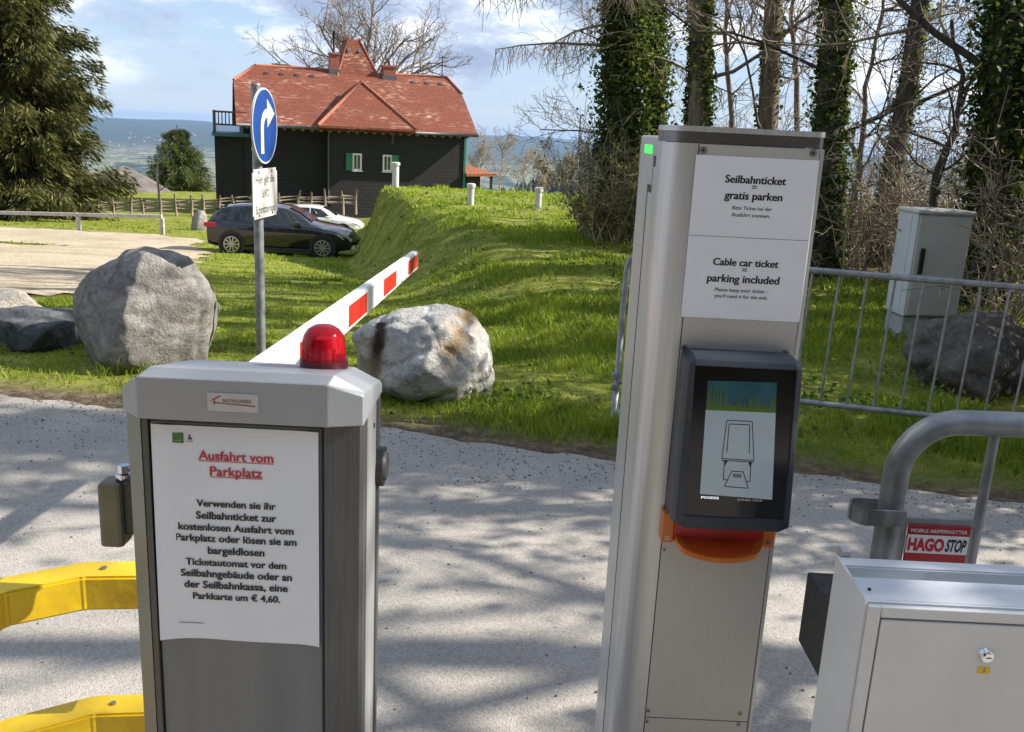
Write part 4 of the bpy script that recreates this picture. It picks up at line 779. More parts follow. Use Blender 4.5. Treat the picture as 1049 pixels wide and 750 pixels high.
def rock(pts, m, label, seed, amp=0.035, freq=3.0, sub=6, stains=None, group=None, ledge=0.0):
    """weathered boulder: an icosphere shrunk onto the hull of pts, then roughened"""
    pts = [Vector(p) for p in pts]; bm = bmesh.new(); [bm.verts.new(p) for p in pts]
    bmesh.ops.convex_hull(bm, input=bm.verts[:]); bvh = BVHTree.FromBMesh(bm); c = sum(pts, Vector()) / len(pts); bm.free()
    q = random.Random(seed * 7 + 1); extra = []                    # broken faces: a coarser hull of points knocked slightly inwards
    for _ in range(90):
        d = Vector((q.gauss(0, 1), q.gauss(0, 1), q.gauss(0, 1))).normalized(); h = bvh.ray_cast(c + d * 20, -d)[0]
        if h: extra.append(c + (h - c) * q.uniform(0.90, 1.015))
    bm = bmesh.new(); [bm.verts.new(p) for p in [c + (p - c) * 0.985 for p in pts] + extra]; bmesh.ops.convex_hull(bm, input=bm.verts[:]); bvh = BVHTree.FromBMesh(bm); bm.free()
    base = Vector((c.x, c.y, min(p.z for p in pts))); size = max((p - c).length for p in pts)
    bm = bmesh.new(); bmesh.ops.create_icosphere(bm, subdivisions=sub, radius=1.0); off = Vector((seed * 3.1, seed * 1.7, seed * 0.9))
    dirs = [v.co.normalized() for v in bm.verts]; hits = []
    for d in dirs:
        h = bvh.ray_cast(c + d * 20, -d)[0]; hits.append(h if h else c)
    for v, d, h in zip(bm.verts, dirs, hits):
        q = h + off; n_1 = mnoise.fractal(q * freq, 0.9, 2.1, 4); n_2 = mnoise.fractal(q * freq * 5, 0.8, 2.1, 3); cell = mnoise.cell(q * freq * 1.3)
        st_ = mnoise.noise((q.x * 2.2, q.y * 2.2, q.z * 9.0 + q.x * 5)) if ledge else 0
        rd_ = mnoise.voronoi(q * freq * 0.9)[0]; chip = (rd_[1] - rd_[0])
        v.co = h + d * size * amp * (1.3 * n_1 + 0.22 * n_2 + ledge * st_ - 1.1 * max(0, 0.16 - chip) * 4) - base
    bmesh.ops.smooth_vert(bm, verts=bm.verts[:], factor=0.12, use_axis_x=True, use_axis_y=True, use_axis_z=True)
    me = bpy.data.meshes.new('boulder'); bm.to_mesh(me); bm.free(); me.polygons.foreach_set('use_smooth', [True] * len(me.polygons))
    o = link('boulder', me, m); o.location = base; props(o, label, 'boulder', group)
    if stains:
        for nm, fn in stains.items():
            at = me.attributes.new(nm, 'FLOAT', 'POINT'); at.data.foreach_set('value', [max(0.0, min(1.0, fn(v.co + base))) for v in me.vertices])
    return o
def outline(px, Y, ground_drop=0.12): return [Vector(P(x, y, Y)) for x, y in px]
Y0 = 5.75
zo = lambda L_, sx, ox, oy: [(ox + a / sx, oy + b / sx) for a, b in L_]
big = zo([(560, 120), (655, 135), (725, 160), (800, 250), (842, 325), (815, 420), (775, 510), (735, 555), (480, 590), (345, 585), (300, 470), (274, 350), (275, 300), (330, 215), (400, 170), (480, 132)], 3.75, 0, 220)
pts = outline(big, Y0) + [Vector(P(146, 257, 5.50)), Vector(P(126, 318, 5.30)), Vector(P(118, 345, 5.28)), Vector(P(100, 372, 5.32)), Vector(P(196, 355, 5.56)), Vector(P(205, 305, 5.60)), Vector(P(132, 375, 5.24)), Vector(P(178, 270, 5.55))]
pts += [Vector((-2.6, 6.2, 0.30)), Vector((-2.0, 6.2, 0.25)), Vector((-2.3, 6.25, 0.6)), Vector((-2.3, 5.7, -0.25)), Vector((-2.5, 5.6, -0.2)), Vector((-2.0, 5.7, -0.2))]
rock(pts, rock_mat('grey_gneiss', (0.11, 0.107, 0.105), (0.42, 0.40, 0.365)), 'big upright grey boulder on the verge left of the sign post', 1, 0.024, 2.2, ledge=0.8)
Y0 = 5.25
wr_ = zo([(245, 405), (330, 355), (400, 332), (470, 325), (530, 335), (575, 362), (607, 412), (590, 455), (616, 520), (605, 575), (520, 600), (440, 590), (330, 575), (262, 500)], 2.5, 260, 180)
pts = outline(wr_, Y0) + [Vector(P(400, 335, 5.02)), Vector(P(450, 330, 4.98)), Vector(P(435, 380, 4.86)), Vector(P(470, 400, 4.90)), Vector(P(400, 400, 4.93)), Vector(P(495, 372, 5.0)), Vector((-0.8, 5.7, 0.2)), Vector((-0.25, 5.75, 0.25)), Vector((-0.5, 5.75, 0.42)), Vector((-0.5, 5.2, -0.2)), Vector((-0.3, 5.1, -0.15))]
def st1(p):
    px, py = proj(p); w = 6 * (mnoise.noise(p * 9))
    a = math.exp(-((px - 480 - (322 - py) * 0.25 + w) / 12) ** 2) * max(0, min(1, (372 - py) / 30)) + 0.8 * math.exp(-((px - 462 + w) / 9) ** 2) * math.exp(-((py - 360) / 22) ** 2)
    return a * (0.55 + 0.7 * mnoise.noise(p * 14)) * (1 if py > 300 else 0)
def st2(p):
    px, py = proj(p); w = 3 * mnoise.noise(p * 20)
    return (math.exp(-((px - 387 + (py - 355) * 0.12 + w) / 6.5) ** 4) * (1 if 330 < py < 392 else 0) * max(0.0, min(1, (392 - py) / 34)) * 1.1) if p.y < 5.3 else 0
def st3(p):
    px, py = proj(p); w = 3 * mnoise.noise(p * 20); return st1(p) + (0.6 * math.exp(-((px - 382 + w) / 12) ** 2) * (1 if 345 < py < 395 else 0) if p.y < 5.3 else 0)
rock(pts, rock_mat('pale_marble', (0.36, 0.35, 0.33), (0.66, 0.65, 0.62), (0.40, 0.25, 0.10), 6), 'white marble boulder with rusty streaks behind the red lamp', 2, 0.036, 3.4, stains={'stain': st3, 'dark_stain': st2})
Y0 = 6.15
lr = [(-30, 325), (0, 317), (30, 315), (52, 318), (66, 328), (72, 345), (66, 362), (20, 368), (-30, 368)]
pts = outline(lr, Y0) + [Vector(P(10, 330, 5.85)), Vector(P(50, 335, 5.85)), Vector(P(30, 358, 5.80)), Vector((-3.5, 6.6, 0.1)), Vector((-3.0, 6.6, 0.1)), Vector((-3.3, 6.1, -0.25)), Vector((-3.0, 6.1, -0.2))]
rock(pts, rock_mat('dark_slate', (0.035, 0.04, 0.05), (0.17, 0.175, 0.185), None, 7), 'low dark slate boulder at the left edge of the verge', 3, 0.04, 3.0)
g0 = Vector((-3.75, 6.75, hz(-3.75, 6.75)))
pts = [g0 + Vector(p) * 0.75 for p in ((-0.35, 0, -0.1), (0.3, 0, -0.1), (-0.25, 0.1, 0.38), (0.12, 0, 0.40), (0.33, 0.05, 0.2), (0, -0.3, -0.1), (-0.1, -0.25, 0.25), (0, 0.35, 0.2), (-0.3, 0.3, 0))]
rock(pts, rock_mat('cream_stone', (0.35, 0.32, 0.27), (0.55, 0.52, 0.45)), 'small cream stone behind the dark slate boulder', 4, 0.05, 3.0, 4)
Y0 = 6.0
rr_ = zo([(370, 570), (440, 500), (500, 455), (560, 425), (640, 420), (700, 430), (760, 470), (790, 560), (800, 700), (600, 720), (440, 690), (390, 620)], 3.0, 800, 180)
pts = outline(rr_, Y0) + [Vector(P(990, 330, 5.75)), Vector(P(1000, 350, 5.6)), Vector(P(975, 380, 5.55)), Vector(P(1030, 380, 5.55)), Vector(P(1010, 408, 5.5)), Vector((2.9, 6.7, 0.3)), Vector((3.4, 6.8, 0.3)), Vector((3.1, 6.1, -0.3)), Vector((3.5, 6.1, -0.25))]
rock(pts, rock_mat('brown_gneiss', (0.075, 0.066, 0.058), (0.20, 0.175, 0.155)), 'dark brown boulder behind the grey pipe railing', 5, 0.045, 2.4)
g0 = Vector(onground(204, 236)); k_ = g0.y / F_PX
pts = [g0 + Vector(p) * k_ for p in ((-10, 0, -3), (9, 0, -3), (-8, 2, 14), (-3, 0, 19), (4, 0, 22), (8, 2, 17), (10, 0, 8), (0, -7, 0), (-2, -6, 12), (0, 8, 10), (3, -5, 14))]
rock(pts, rock_mat('lichen_stone', (0.22, 0.205, 0.18), (0.42, 0.40, 0.36)), 'pale stone standing behind the black car', 6, 0.05, 1.6, 4)

# ------------------------------------------------------------------ street cabinet
cb_ = thing('street_cabinet', 'tall grey utility cabinet on a concrete base behind the railing', 'cabinet', (3.30, 7.45, 0), R(6))
M_cab = mat('cabinet_grey', (0.52, 0.505, 0.465), (0.58, 0.565, 0.525), 4, 0.55, bump=0.03, bscale=200); M_cabs = mat('cabinet_side', (0.54, 0.55, 0.56), (0.58, 0.59, 0.60), 4, 0.5); M_conc = mat('concrete', (0.34, 0.335, 0.32), (0.44, 0.435, 0.42), 14, 0.9, bump=0.3, bscale=60)
def cpart(nm, x0, x1, y0, y1, z0, z1, m, par=cb_, bev=0.004):
    bm = bmesh.new(); box(bm, x0, x1, y0, y1, z0, z1, bev); return build(nm, bm, m, par, world=False)
cpart('base', -0.195, 0.235, -0.12, 0.16, -0.06, 0.215, M_conc); cpart('body', -0.205, 0.245, -0.13, 0.17, 0.2155, 1.030, M_cabs)
cdoor = cpart('door', -0.190, 0.240, -0.142, -0.1305, 0.230, 1.015, M_cab); cpart('roof', -0.220, 0.260, -0.155, 0.185, 1.0305, 1.062, M_cab, bev=0.01)
cpart('side_panel', -0.2085, -0.2053, -0.045, 0.155, 0.235, 1.015, M_cabs, bev=0.001)
cpart('handle', -0.155, -0.118, -0.165, -0.1425, 0.560, 0.765, M_black, cdoor, 0.008)
cpart('seal', -0.2065, 0.2465, -0.1315, 0.1715, 0.213, 0.2185, M_seam, cb_, 0)

# ------------------------------------------------------------------ thin pipe railing across the verge
tr_ = thing('crowd_barrier', 'thin galvanised tube railing with upright bars in front of the dark boulder', 'barrier', (0.54, 4.80, 0), 0)
A0, B0 = Vector((0.575, 4.80, 0.905)), Vector((3.05, 4.34, 0.880)); A1, B1 = Vector((0.565, 4.80, 0.225)), Vector((3.03, 4.34, 0.190))
T_ = Tubes(); T_.add([(0.565, 4.80, -0.05), (0.57, 4.80, 0.62)] + [tuple(Vector((0.575 + 0.07 * (1 - math.cos(k * math.pi / 16)), 4.80 - 0.013 * (1 - math.cos(k * math.pi / 16)), 0.84 + 0.075 * math.sin(k * math.pi / 16)))) for k in range(9)] + [tuple(A0.lerp(B0, s)) for s in (0.05, 0.367, 0.6, 0.97)] + [(3.05, 4.34, 0.82), (3.04, 4.34, -0.05)], 0.0165, 12, cap=True); T_.build('frame', M_galv, tr_)
bm = bmesh.new(); cyl(bm, A1, B1, 0.0155, n=12); build('lower_rail', bm, M_galv, tr_, smooth=40)
nb_ = 19
for k in range(1, nb_):
    s = k / nb_; bm = bmesh.new(); cyl(bm, A1.lerp(B1, s), A0.lerp(B0, s) + Vector((0, 0, 0.012 if k > 1 else -0.03)), 0.0065, n=8); build('bar', bm, M_galv, tr_, smooth=60)
for s in (0.012, 0.985):
    c = A1.lerp(B1, s); bm = bmesh.new(); box(bm, c.x - 0.02, c.x + 0.02, c.y - 0.30, c.y + 0.26, -0.01, 0.028, 0.004); build('foot', bm, M_galv, tr_)
for z_ in (0.10, 0.16): bm = bmesh.new(); box(bm, 0.54, 0.575, 4.775, 4.825, z_ + 0.08, z_ + 0.11, 0.004); build('hook', bm, M_galv, tr_)

# ------------------------------------------------------------------ road sign
sx_, sy_ = -1.640, 5.84; sg = thing('road_sign', 'grey post with round blue turn right sign and white text plate', 'road sign', (sx_, sy_, hz(sx_, sy_)))
bm = bmesh.new(); cyl(bm, (sx_, sy_, -0.3), (sx_, sy_, 1.700), 0.030, n=20); cyl(bm, (sx_, sy_, 1.700), (sx_, sy_, 1.708), 0.032, 0.028, n=20); build('post', bm, M_galv, sg, smooth=40)
ang = R(-3.8); nrm = Vector((math.cos(ang), math.sin(ang), 0)); tan_ = Vector((-math.sin(ang), math.cos(ang), 0))   # face looks along the road; tan_ = reader's right
def sp_(u, z, d): return tuple(Vector((sx_, sy_, 0)) + nrm * (0.042 + d) + tan_ * u + Vector((0, 0, z)))
def sdisc(nm, r, d0, d1, m, par, n=56):
    bm = bmesh.new(); a_ = [bm.verts.new(sp_(r * math.cos(k * 2 * math.pi / n), zc_ + r * math.sin(k * 2 * math.pi / n), d0)) for k in range(n)]; b_ = [bm.verts.new(sp_(r * math.cos(k * 2 * math.pi / n), zc_ + r * math.sin(k * 2 * math.pi / n), d1)) for k in range(n)]
    bm.faces.new(a_); bm.faces.new(b_); [bm.faces.new((a_[k], a_[(k + 1) % n], b_[(k + 1) % n], b_[k])) for k in range(n)]; return build(nm, bm, m, par)
zc_ = 1.460; M_signblue = mat('sign_blue', (0.007, 0.05, 0.25), (0.009, 0.06, 0.28), 8, 0.35); M_signw = mat('sign_white', (0.62, 0.62, 0.60), (0.52, 0.51, 0.48), 9, 0.4)
dsc = sdisc('sign_disc', 0.226, 0.0, 0.012, M_signw, sg); sdisc('blue_face', 0.216, 0.0122, 0.0132, M_signblue, dsc)
def spoly(nm, pts, d, m, par):
    bm = bmesh.new(); bm.faces.new([bm.verts.new(sp_(u, zc_ + z, d)) for u, z in pts]); o = build(nm, bm, m, par); return o
arc = lambda cx_, cz_, r, a0, a1, n=10: [(cx_ + r * math.cos(a0 + (a1 - a0) * k / n), cz_ + r * math.sin(a0 + (a1 - a0) * k / n)) for k in range(n + 1)]
shaft_o = [(-0.085, -0.165)] + arc(0.035, -0.015, 0.120, math.pi, math.pi / 2) ; shaft_i = arc(0.035, -0.015, 0.065, math.pi / 2, math.pi) + [(-0.030, -0.165)]
bm = bmesh.new(); S1, S2 = shaft_o, shaft_i[::-1]
va = [bm.verts.new(sp_(u, zc_ + z, 0.0138)) for u, z in S1]; vb = [bm.verts.new(sp_(u, zc_ + z, 0.0138)) for u, z in S2]
for k in range(len(va) - 1): bm.faces.new((va[k], va[k + 1], vb[k + 1], vb[k]))
bm.faces.new([bm.verts.new(sp_(u, zc_ + z, 0.0138)) for u, z in ((0.035, 0.165), (0.175, 0.078), (0.035, -0.01))]); build('arrow', bm, M_signw, dsc)
bm = bmesh.new(); pts = [sp_(u, z, d) for d in (0.0, 0.006) for u, z in ((-0.225, 0.905), (0.225, 0.905), (0.225, 1.205), (-0.225, 1.205))]; hexa(bm, pts); bmesh.ops.bevel(bm, geom=[e for e in bm.edges if e.calc_length() < 0.01], offset=0.02, segments=4, affect='EDGES'); spl = build('text_plate', bm, M_signw, sg)
og = sp_(0, 0, 0.0068)
for s, z_, w_ in (('Hier gilt die', 1.117, 0.34), ('StVO', 1.030, 0.13), ('Schritttempo', 0.935, 0.36)): text(s, 0.0, z_, w_, og, tuple(tan_), EZ, M_ink, spl, bold=0.0, height=0.050)
for z_ in (1.62, 1.32, 1.06):
    bm = bmesh.new(); cyl(bm, (sx_, sy_, z_ - 0.012), (sx_, sy_, z_ + 0.012), 0.0335, n=20); c = sp_(0, z_, -0.008); box(bm, c[0] - 0.014, c[0] + 0.008, c[1] - 0.03, c[1] + 0.03, z_ - 0.011, z_ + 0.011); build('clamp', bm, M_galv, sg, smooth=40)
for u, z_ in ((-0.12, 1.185), (0.12, 1.185), (-0.12, 0.925), (0.12, 0.925)):
    bm = bmesh.new(); cyl(bm, sp_(u, z_, 0.006), sp_(u, z_, 0.010), 0.009, n=8); build('bolt', bm, M_steel, spl)

# ------------------------------------------------------------------ vent pipes on the mound
M_vent = mat('vent_white', (0.58, 0.58, 0.57), (0.48, 0.48, 0.47), 12, 0.5)
for (px, py, h, lab) in ((405, 191, 24, 'white vent pipe in front of the house window at the mound edge'), (482, 209.5, 21, 'white vent pipe in the middle of the mound top'), (551, 214.5, 22, 'white vent pipe at the right end of the mound')):
    c = Vector(P(px, py, {405: 23.5, 482: 18.2, 551: 17.6}[px])); g_ = hz(c.x, c.y); top = c.z + h * c.y / F_PX; rr = 3.4 * c.y / F_PX
    t = thing('vent_pipe', lab, 'pipe', (c.x, c.y, g_), 0, 'white vent pipes on the mound')
    bm = bmesh.new(); cyl(bm, (c.x, c.y, min(g_, c.z) - 0.2), (c.x, c.y, top - 0.06), rr, n=18); build('pipe', bm, M_vent, t, smooth=40)
    bm = bmesh.new(); cyl(bm, (c.x, c.y, top - 0.075), (c.x, c.y, top - 0.012), rr * 1.32, n=18); cyl(bm, (c.x, c.y, top - 0.012), (c.x, c.y, top), rr * 1.32, rr * 0.9, n=18); build('cap', bm, M_vent, t, smooth=40)

# ------------------------------------------------------------------ cars
M_tyre = mat('tyre_rubber', (0.012, 0.012, 0.012), rough=0.8); M_rim = mat('alloy_rim', (0.45, 0.45, 0.46), rough=0.3, metal=0.8); M_cglass = mat('car_glass', (0.012, 0.016, 0.018), rough=0.05, spec=0.8)
def car(label, paint, px_rear, px_front, py_base, Y, yaw, scale=1.0):
    """side-on hatchback: x from rear to front, built from cross sections; copied nowhere, two cars only"""
    c = P((px_rear + px_front) / 2, py_base, Y); t = thing('parked_car', label, 'car', (c[0], Y, hz(c[0], Y) if False else c[2]), yaw)
    Lc = (px_front - px_rear) * Y / F_PX / math.cos(yaw); s = Lc / 4.35
    st = [  # x, half width, sill z, belt z, top z, roof half width
        (0.00, 0.66, 0.42, 0.70, 0.74, 0.60), (0.06, 0.80, 0.30, 0.93, 0.98, 0.68), (0.20, 0.85, 0.26, 0.98, 1.17, 0.66), (0.48, 0.88, 0.22, 1.00, 1.40, 0.60), (0.85, 0.895, 0.20, 0.99, 1.455, 0.58),
        (1.40, 0.90, 0.19, 0.97, 1.50, 0.585), (1.90, 0.90, 0.19, 0.955, 1.495, 0.585), (2.35, 0.90, 0.19, 0.945, 1.44, 0.575), (2.72, 0.90, 0.19, 0.94, 1.27, 0.60), (3.12, 0.895, 0.20, 0.93, 1.005, 0.72), (3.45, 0.885, 0.21, 0.88, 0.955, 0.68), (3.85, 0.865, 0.23, 0.80, 0.895, 0.62), (4.15, 0.80, 0.26, 0.69, 0.80, 0.56), (4.30, 0.70, 0.30, 0.56, 0.66, 0.50), (4.35, 0.58, 0.36, 0.50, 0.55, 0.45)]
    bm = bmesh.new(); prev = None
    for x, w, zs, zb, zt_, wr__ in st:
        half = [(0, zs), (w * 0.86, zs), (w * 0.985, zs + 0.14), (w, (zs + zb) / 2 + 0.02), (w * 0.985, zb - 0.10), (w * 0.95, zb), (wr__ + 0.03, zt_ - 0.055), (wr__ * 0.72, zt_ - 0.008), (0, zt_)]
        ring = [bm.verts.new(((x - 2.175) * s, y * s, z * s)) for y, z in half] + [bm.verts.new(((x - 2.175) * s, -y * s, z * s)) for y, z in half[-2:0:-1]]
        if prev:
            for k in range(len(ring)): bm.faces.new((prev[k], prev[(k + 1) % len(ring)], ring[(k + 1) % len(ring)], ring[k]))
        else: bm.faces.new(ring)
        prev = ring
    bm.faces.new(prev); bod = build('body', bm, paint, t, world=False, smooth=38)
    xs_ = [q[0] for q in st]; I = lambda x, k: float(np.interp(x, xs_, [q[k] for q in st]))
    def side(x, f, off, sg_):
        w, zb, zt_, wr__ = I(x, 1) * 0.95, I(x, 3), I(x, 4) - 0.055, I(x, 5) + 0.03; y = w + (wr__ - w) * f + off; return ((x - 2.175) * s, sg_ * y * s, (zb + (zt_ - zb) * f) * s)
    for sg_ in (-1, 1):
        for xa, xb, xc, xd in ((0.62, 1.02, 1.02, 0.80), (1.06, 1.82, 1.80, 1.06), (1.88, 2.92, 2.42, 1.86)):
            n_q = 7; bm = bmesh.new(); lo = [bm.verts.new(side(xa + (xb - xa) * k / n_q, 0.07, 0.006, sg_)) for k in range(n_q + 1)]; hi = [bm.verts.new(side(xd + (xc - xd) * k / n_q, 0.90, 0.006, sg_)) for k in range(n_q + 1)]
            for k in range(n_q): bm.faces.new((lo[k], lo[k + 1], hi[k + 1], hi[k]))
            build('side_window', bm, M_cglass, t, world=False)
        for x_ in (1.84, 2.95, 1.0):
            bm = bmesh.new(); y = 0.90 * s + 0.004; hexa(bm, [((x_ - 2.175 + a) * s, sg_ * (I(x_, 1) * q * s + e), z * s) for z, q in ((0.30, 0.99), (0.90, 0.985)) for a, e in ((0, -0.01), (0.012, -0.01), (0.012, 0.003), (0, 0.003))]); build('door_gap', bm, M_seam, t, world=False)
        for x_ in (1.10, 2.0):
            bm = bmesh.new(); yq = I(x_, 1) * 0.985; box(bm, (x_ - 2.175) * s, (x_ - 2.175 + 0.17) * s, min(sg_ * (yq - 0.01), sg_ * (yq + 0.03)) * s, max(sg_ * (yq - 0.01), sg_ * (yq + 0.03)) * s, 0.80 * s, 0.83 * s, 0.006); build('door_handle', bm, paint, t, world=False)
        bm = bmesh.new(); box(bm, (2.62 - 2.175) * s, (2.82 - 2.175) * s, min(sg_ * 0.88, sg_ * 1.07) * s, max(sg_ * 0.88, sg_ * 1.07) * s, 0.93 * s, 1.06 * s, 0.03); build('wing_mirror', bm, paint, t, world=False)
        bm = bmesh.new(); box(bm, (0.95 - 2.175) * s, (3.35 - 2.175) * s, min(sg_ * 0.80, sg_ * 0.91) * s, max(sg_ * 0.80, sg_ * 0.91) * s, 0.17 * s, 0.27 * s, 0.01); build('sill', bm, M_black, t, world=False)
        pts_h = [(4.02, 0.60), (4.28, 0.52), (4.30, 0.60), (4.10, 0.73), (3.80, 0.78)]
        bm = bmesh.new(); bm.faces.new([bm.verts.new(((x - 2.175) * s, sg_ * (float(np.interp(x, xs_, [q[1] for q in st])) * (1.0) + 0.006) * s, z * s)) for x, z in pts_h]); build('headlight', bm, mat('headlight_glass', (0.7, 0.72, 0.75), rough=0.08, metal=0.5), t, world=False)
        bm = bmesh.new(); box(bm, (4.22 - 2.175) * s, (4.36 - 2.175) * s, min(sg_ * 0.45, sg_ * 0.66) * s, max(sg_ * 0.45, sg_ * 0.66) * s, 0.30 * s, 0.40 * s, 0.01); build('fog_light', bm, mat('lamp_clear', (0.75, 0.75, 0.75), rough=0.1), t, world=False)
        bm = bmesh.new(); box(bm, (0.0 - 2.175) * s, (0.32 - 2.175) * s, min(sg_ * 0.62, sg_ * 0.872) * s, max(sg_ * 0.62, sg_ * 0.872) * s, 0.80 * s, 0.93 * s, 0.02); build('tail_light', bm, mat('tail_red', (0.45, 0.01, 0.01), rough=0.15), t, world=False)
        for xw in (0.80, 3.45):
            bm = bmesh.new(); cx0 = (xw - 2.175) * s; cyl(bm, (cx0, sg_ * 0.60 * s, 0.335 * s), (cx0, sg_ * 0.907 * s, 0.335 * s), 0.395 * s, n=36); build('wheel_arch', bm, M_black, t, world=False, smooth=40)
            bm = bmesh.new(); cyl(bm, (cx0, sg_ * 0.70 * s, 0.325 * s), (cx0, sg_ * 0.918 * s, 0.325 * s), 0.325 * s, n=36); wh = build('wheel', bm, M_tyre, t, world=False, smooth=40)
            bm = bmesh.new(); cyl(bm, (cx0, sg_ * 0.919 * s, 0.325 * s), (cx0, sg_ * 0.922 * s, 0.325 * s), 0.06 * s, n=14)
            for k in range(36):
                pass
            ro, ri = 0.235, 0.205; n = 36
            for k in range(n):
                a0_, a1_ = k * 2 * math.pi / n, (k + 1) * 2 * math.pi / n
                quad(bm, *[(cx0 + r_2 * s * math.cos(a_), sg_ * 0.923 * s, (0.325 + r_2 * math.sin(a_)) * s) for r_2, a_ in ((ro, a0_), (ro, a1_), (ri, a1_), (ri, a0_))])
            for k in range(10):
                a_ = k * 2 * math.pi / 10; u1, u2 = Vector((math.cos(a_), 0, math.sin(a_))), Vector((-math.sin(a_), 0, math.cos(a_))); b0 = Vector((cx0, sg_ * 0.9215 * s, 0.325 * s))
                quad(bm, b0 + u1 * 0.05 * s - u2 * 0.018 * s, b0 + u1 * 0.21 * s - u2 * 0.022 * s, b0 + u1 * 0.21 * s + u2 * 0.022 * s, b0 + u1 * 0.05 * s + u2 * 0.018 * s)
            build('rim', bm, M_rim, wh, world=False)
    for nm, x0, x1, f0, f1 in (('windscreen', 3.06, 2.40, 1.0, 1.0), ('rear_window', 0.20, 0.56, 1.0, 1.0)):
        bm = bmesh.new(); n_q = 6; rows = []
        for k in range(n_q + 1):
            x = x0 + (x1 - x0) * k / n_q; z = I(x, 4); w = I(x, 5) * 0.70; o_ = 0.012
            rows.append([bm.verts.new(((x - 2.175 + (o_ if nm == 'windscreen' else -o_)) * s, y * s, (z + o_) * s)) for y in (-w, 0, w)])
        for k in range(n_q):
            for q in range(2): bm.faces.new((rows[k][q], rows[k][q + 1], rows[k + 1][q + 1], rows[k + 1][q]))
        build(nm, bm, M_cglass, t, world=False)
    return t
M_navy = mat('navy_paint', (0.006, 0.007, 0.013), (0.008, 0.009, 0.016), 3, 0.22, 0.2, coat=1.0); M_wcar = mat('white_car_paint', (0.75, 0.75, 0.74), (0.78, 0.78, 0.77), 3, 0.25, coat=0.8)
car('dark navy hatchback parked side on before the rail fence', M_navy, 219, 366, 259.5, 26.6, R(2))
car('white hatchback parked behind the dark navy car', M_wcar, 283, 372, 241, 41.0, R(3))

# ------------------------------------------------------------------ rustic rail fence and the low rail by the car park
M_wood = mat('weathered_wood', (0.16, 0.125, 0.09), (0.34, 0.28, 0.21), 9, 0.85, bump=0.3, bscale=30, stretch=(3, 3, 12)); M_rail = mat('silvered_rail', (0.34, 0.32, 0.30), (0.50, 0.475, 0.44), 9, 0.8, bump=0.2, bscale=30)
fn = thing('rail_fence', 'rustic wooden rail fence of crooked posts below the black house', 'fence', (-10, 39, hz(-10, 39)))
fp = []
r3 = random.Random(11)
for k in range(25):
    px = -8 + k * 15.6 + r3.uniform(-2, 2); Yf = 41.5 + 0.012 * (px - 100); py = np.interp(px, [0, 100, 220, 370], [218, 219, 216, 211]); c = Vector(P(px, py, Yf)); fp.append(c)
    h = (15.5 + r3.uniform(-1.5, 3)) * Yf / F_PX; T_ = Tubes(); T_.add([c + Vector((0, 0, -0.4)), c + Vector((r3.uniform(-.04, .04), 0.0, h * 0.5)), c + Vector((r3.uniform(-.13, .13), 0.0, h))], [0.06, 0.052, 0.042], 6, cap=True); T_.build('post', M_wood, fn)
for k in range(24):
    for f_ in (0.14, 0.26, 0.38, 0.50):
        a_ = fp[k] + Vector((-0.12, -0.03 * (k % 2), f_ + r3.uniform(-.05, .05))); b_ = fp[k + 1] + Vector((0.12, 0.03, f_ + r3.uniform(-.10, .10))); T_ = Tubes(); T_.add([a_, (a_ + b_) / 2 + Vector((0, 0, r3.uniform(-.03, .02))), b_], [0.036, 0.034, 0.028], 5, cap=True); T_.build('rail', M_wood, fn)
lr_ = thing('low_rail', 'low silvery timber rail on short posts beside the gravel car park', 'rail', tuple(onground(80, 233)))
pp = [Vector(P(px, py, 31.6)) for px, py in ((-70, 218), (80, 221.5), (166, 223.5))]
for c in pp:
    g_ = hz(c.x, c.y); bm = bmesh.new(); box(bm, c.x - 0.06, c.x + 0.06, c.y - 0.06, c.y + 0.06, g_ - 0.2, c.z - 0.005, 0.01); build('post', bm, M_rail, lr_)
for a_, b_ in zip(pp[:-1], pp[1:]): 
    bm = bmesh.new(); d = Vector((0, 0.07, 0)); h_ = Vector((0, 0, 0.11)); e_ = Vector((0.03, 0, 0)); hexa(bm, [a_ - d + e_, b_ - d, b_ + d, a_ + d + e_, a_ - d + h_ + e_, b_ - d + h_, b_ + d + h_, a_ + d + h_ + e_]); build('rail', bm, M_rail, lr_)
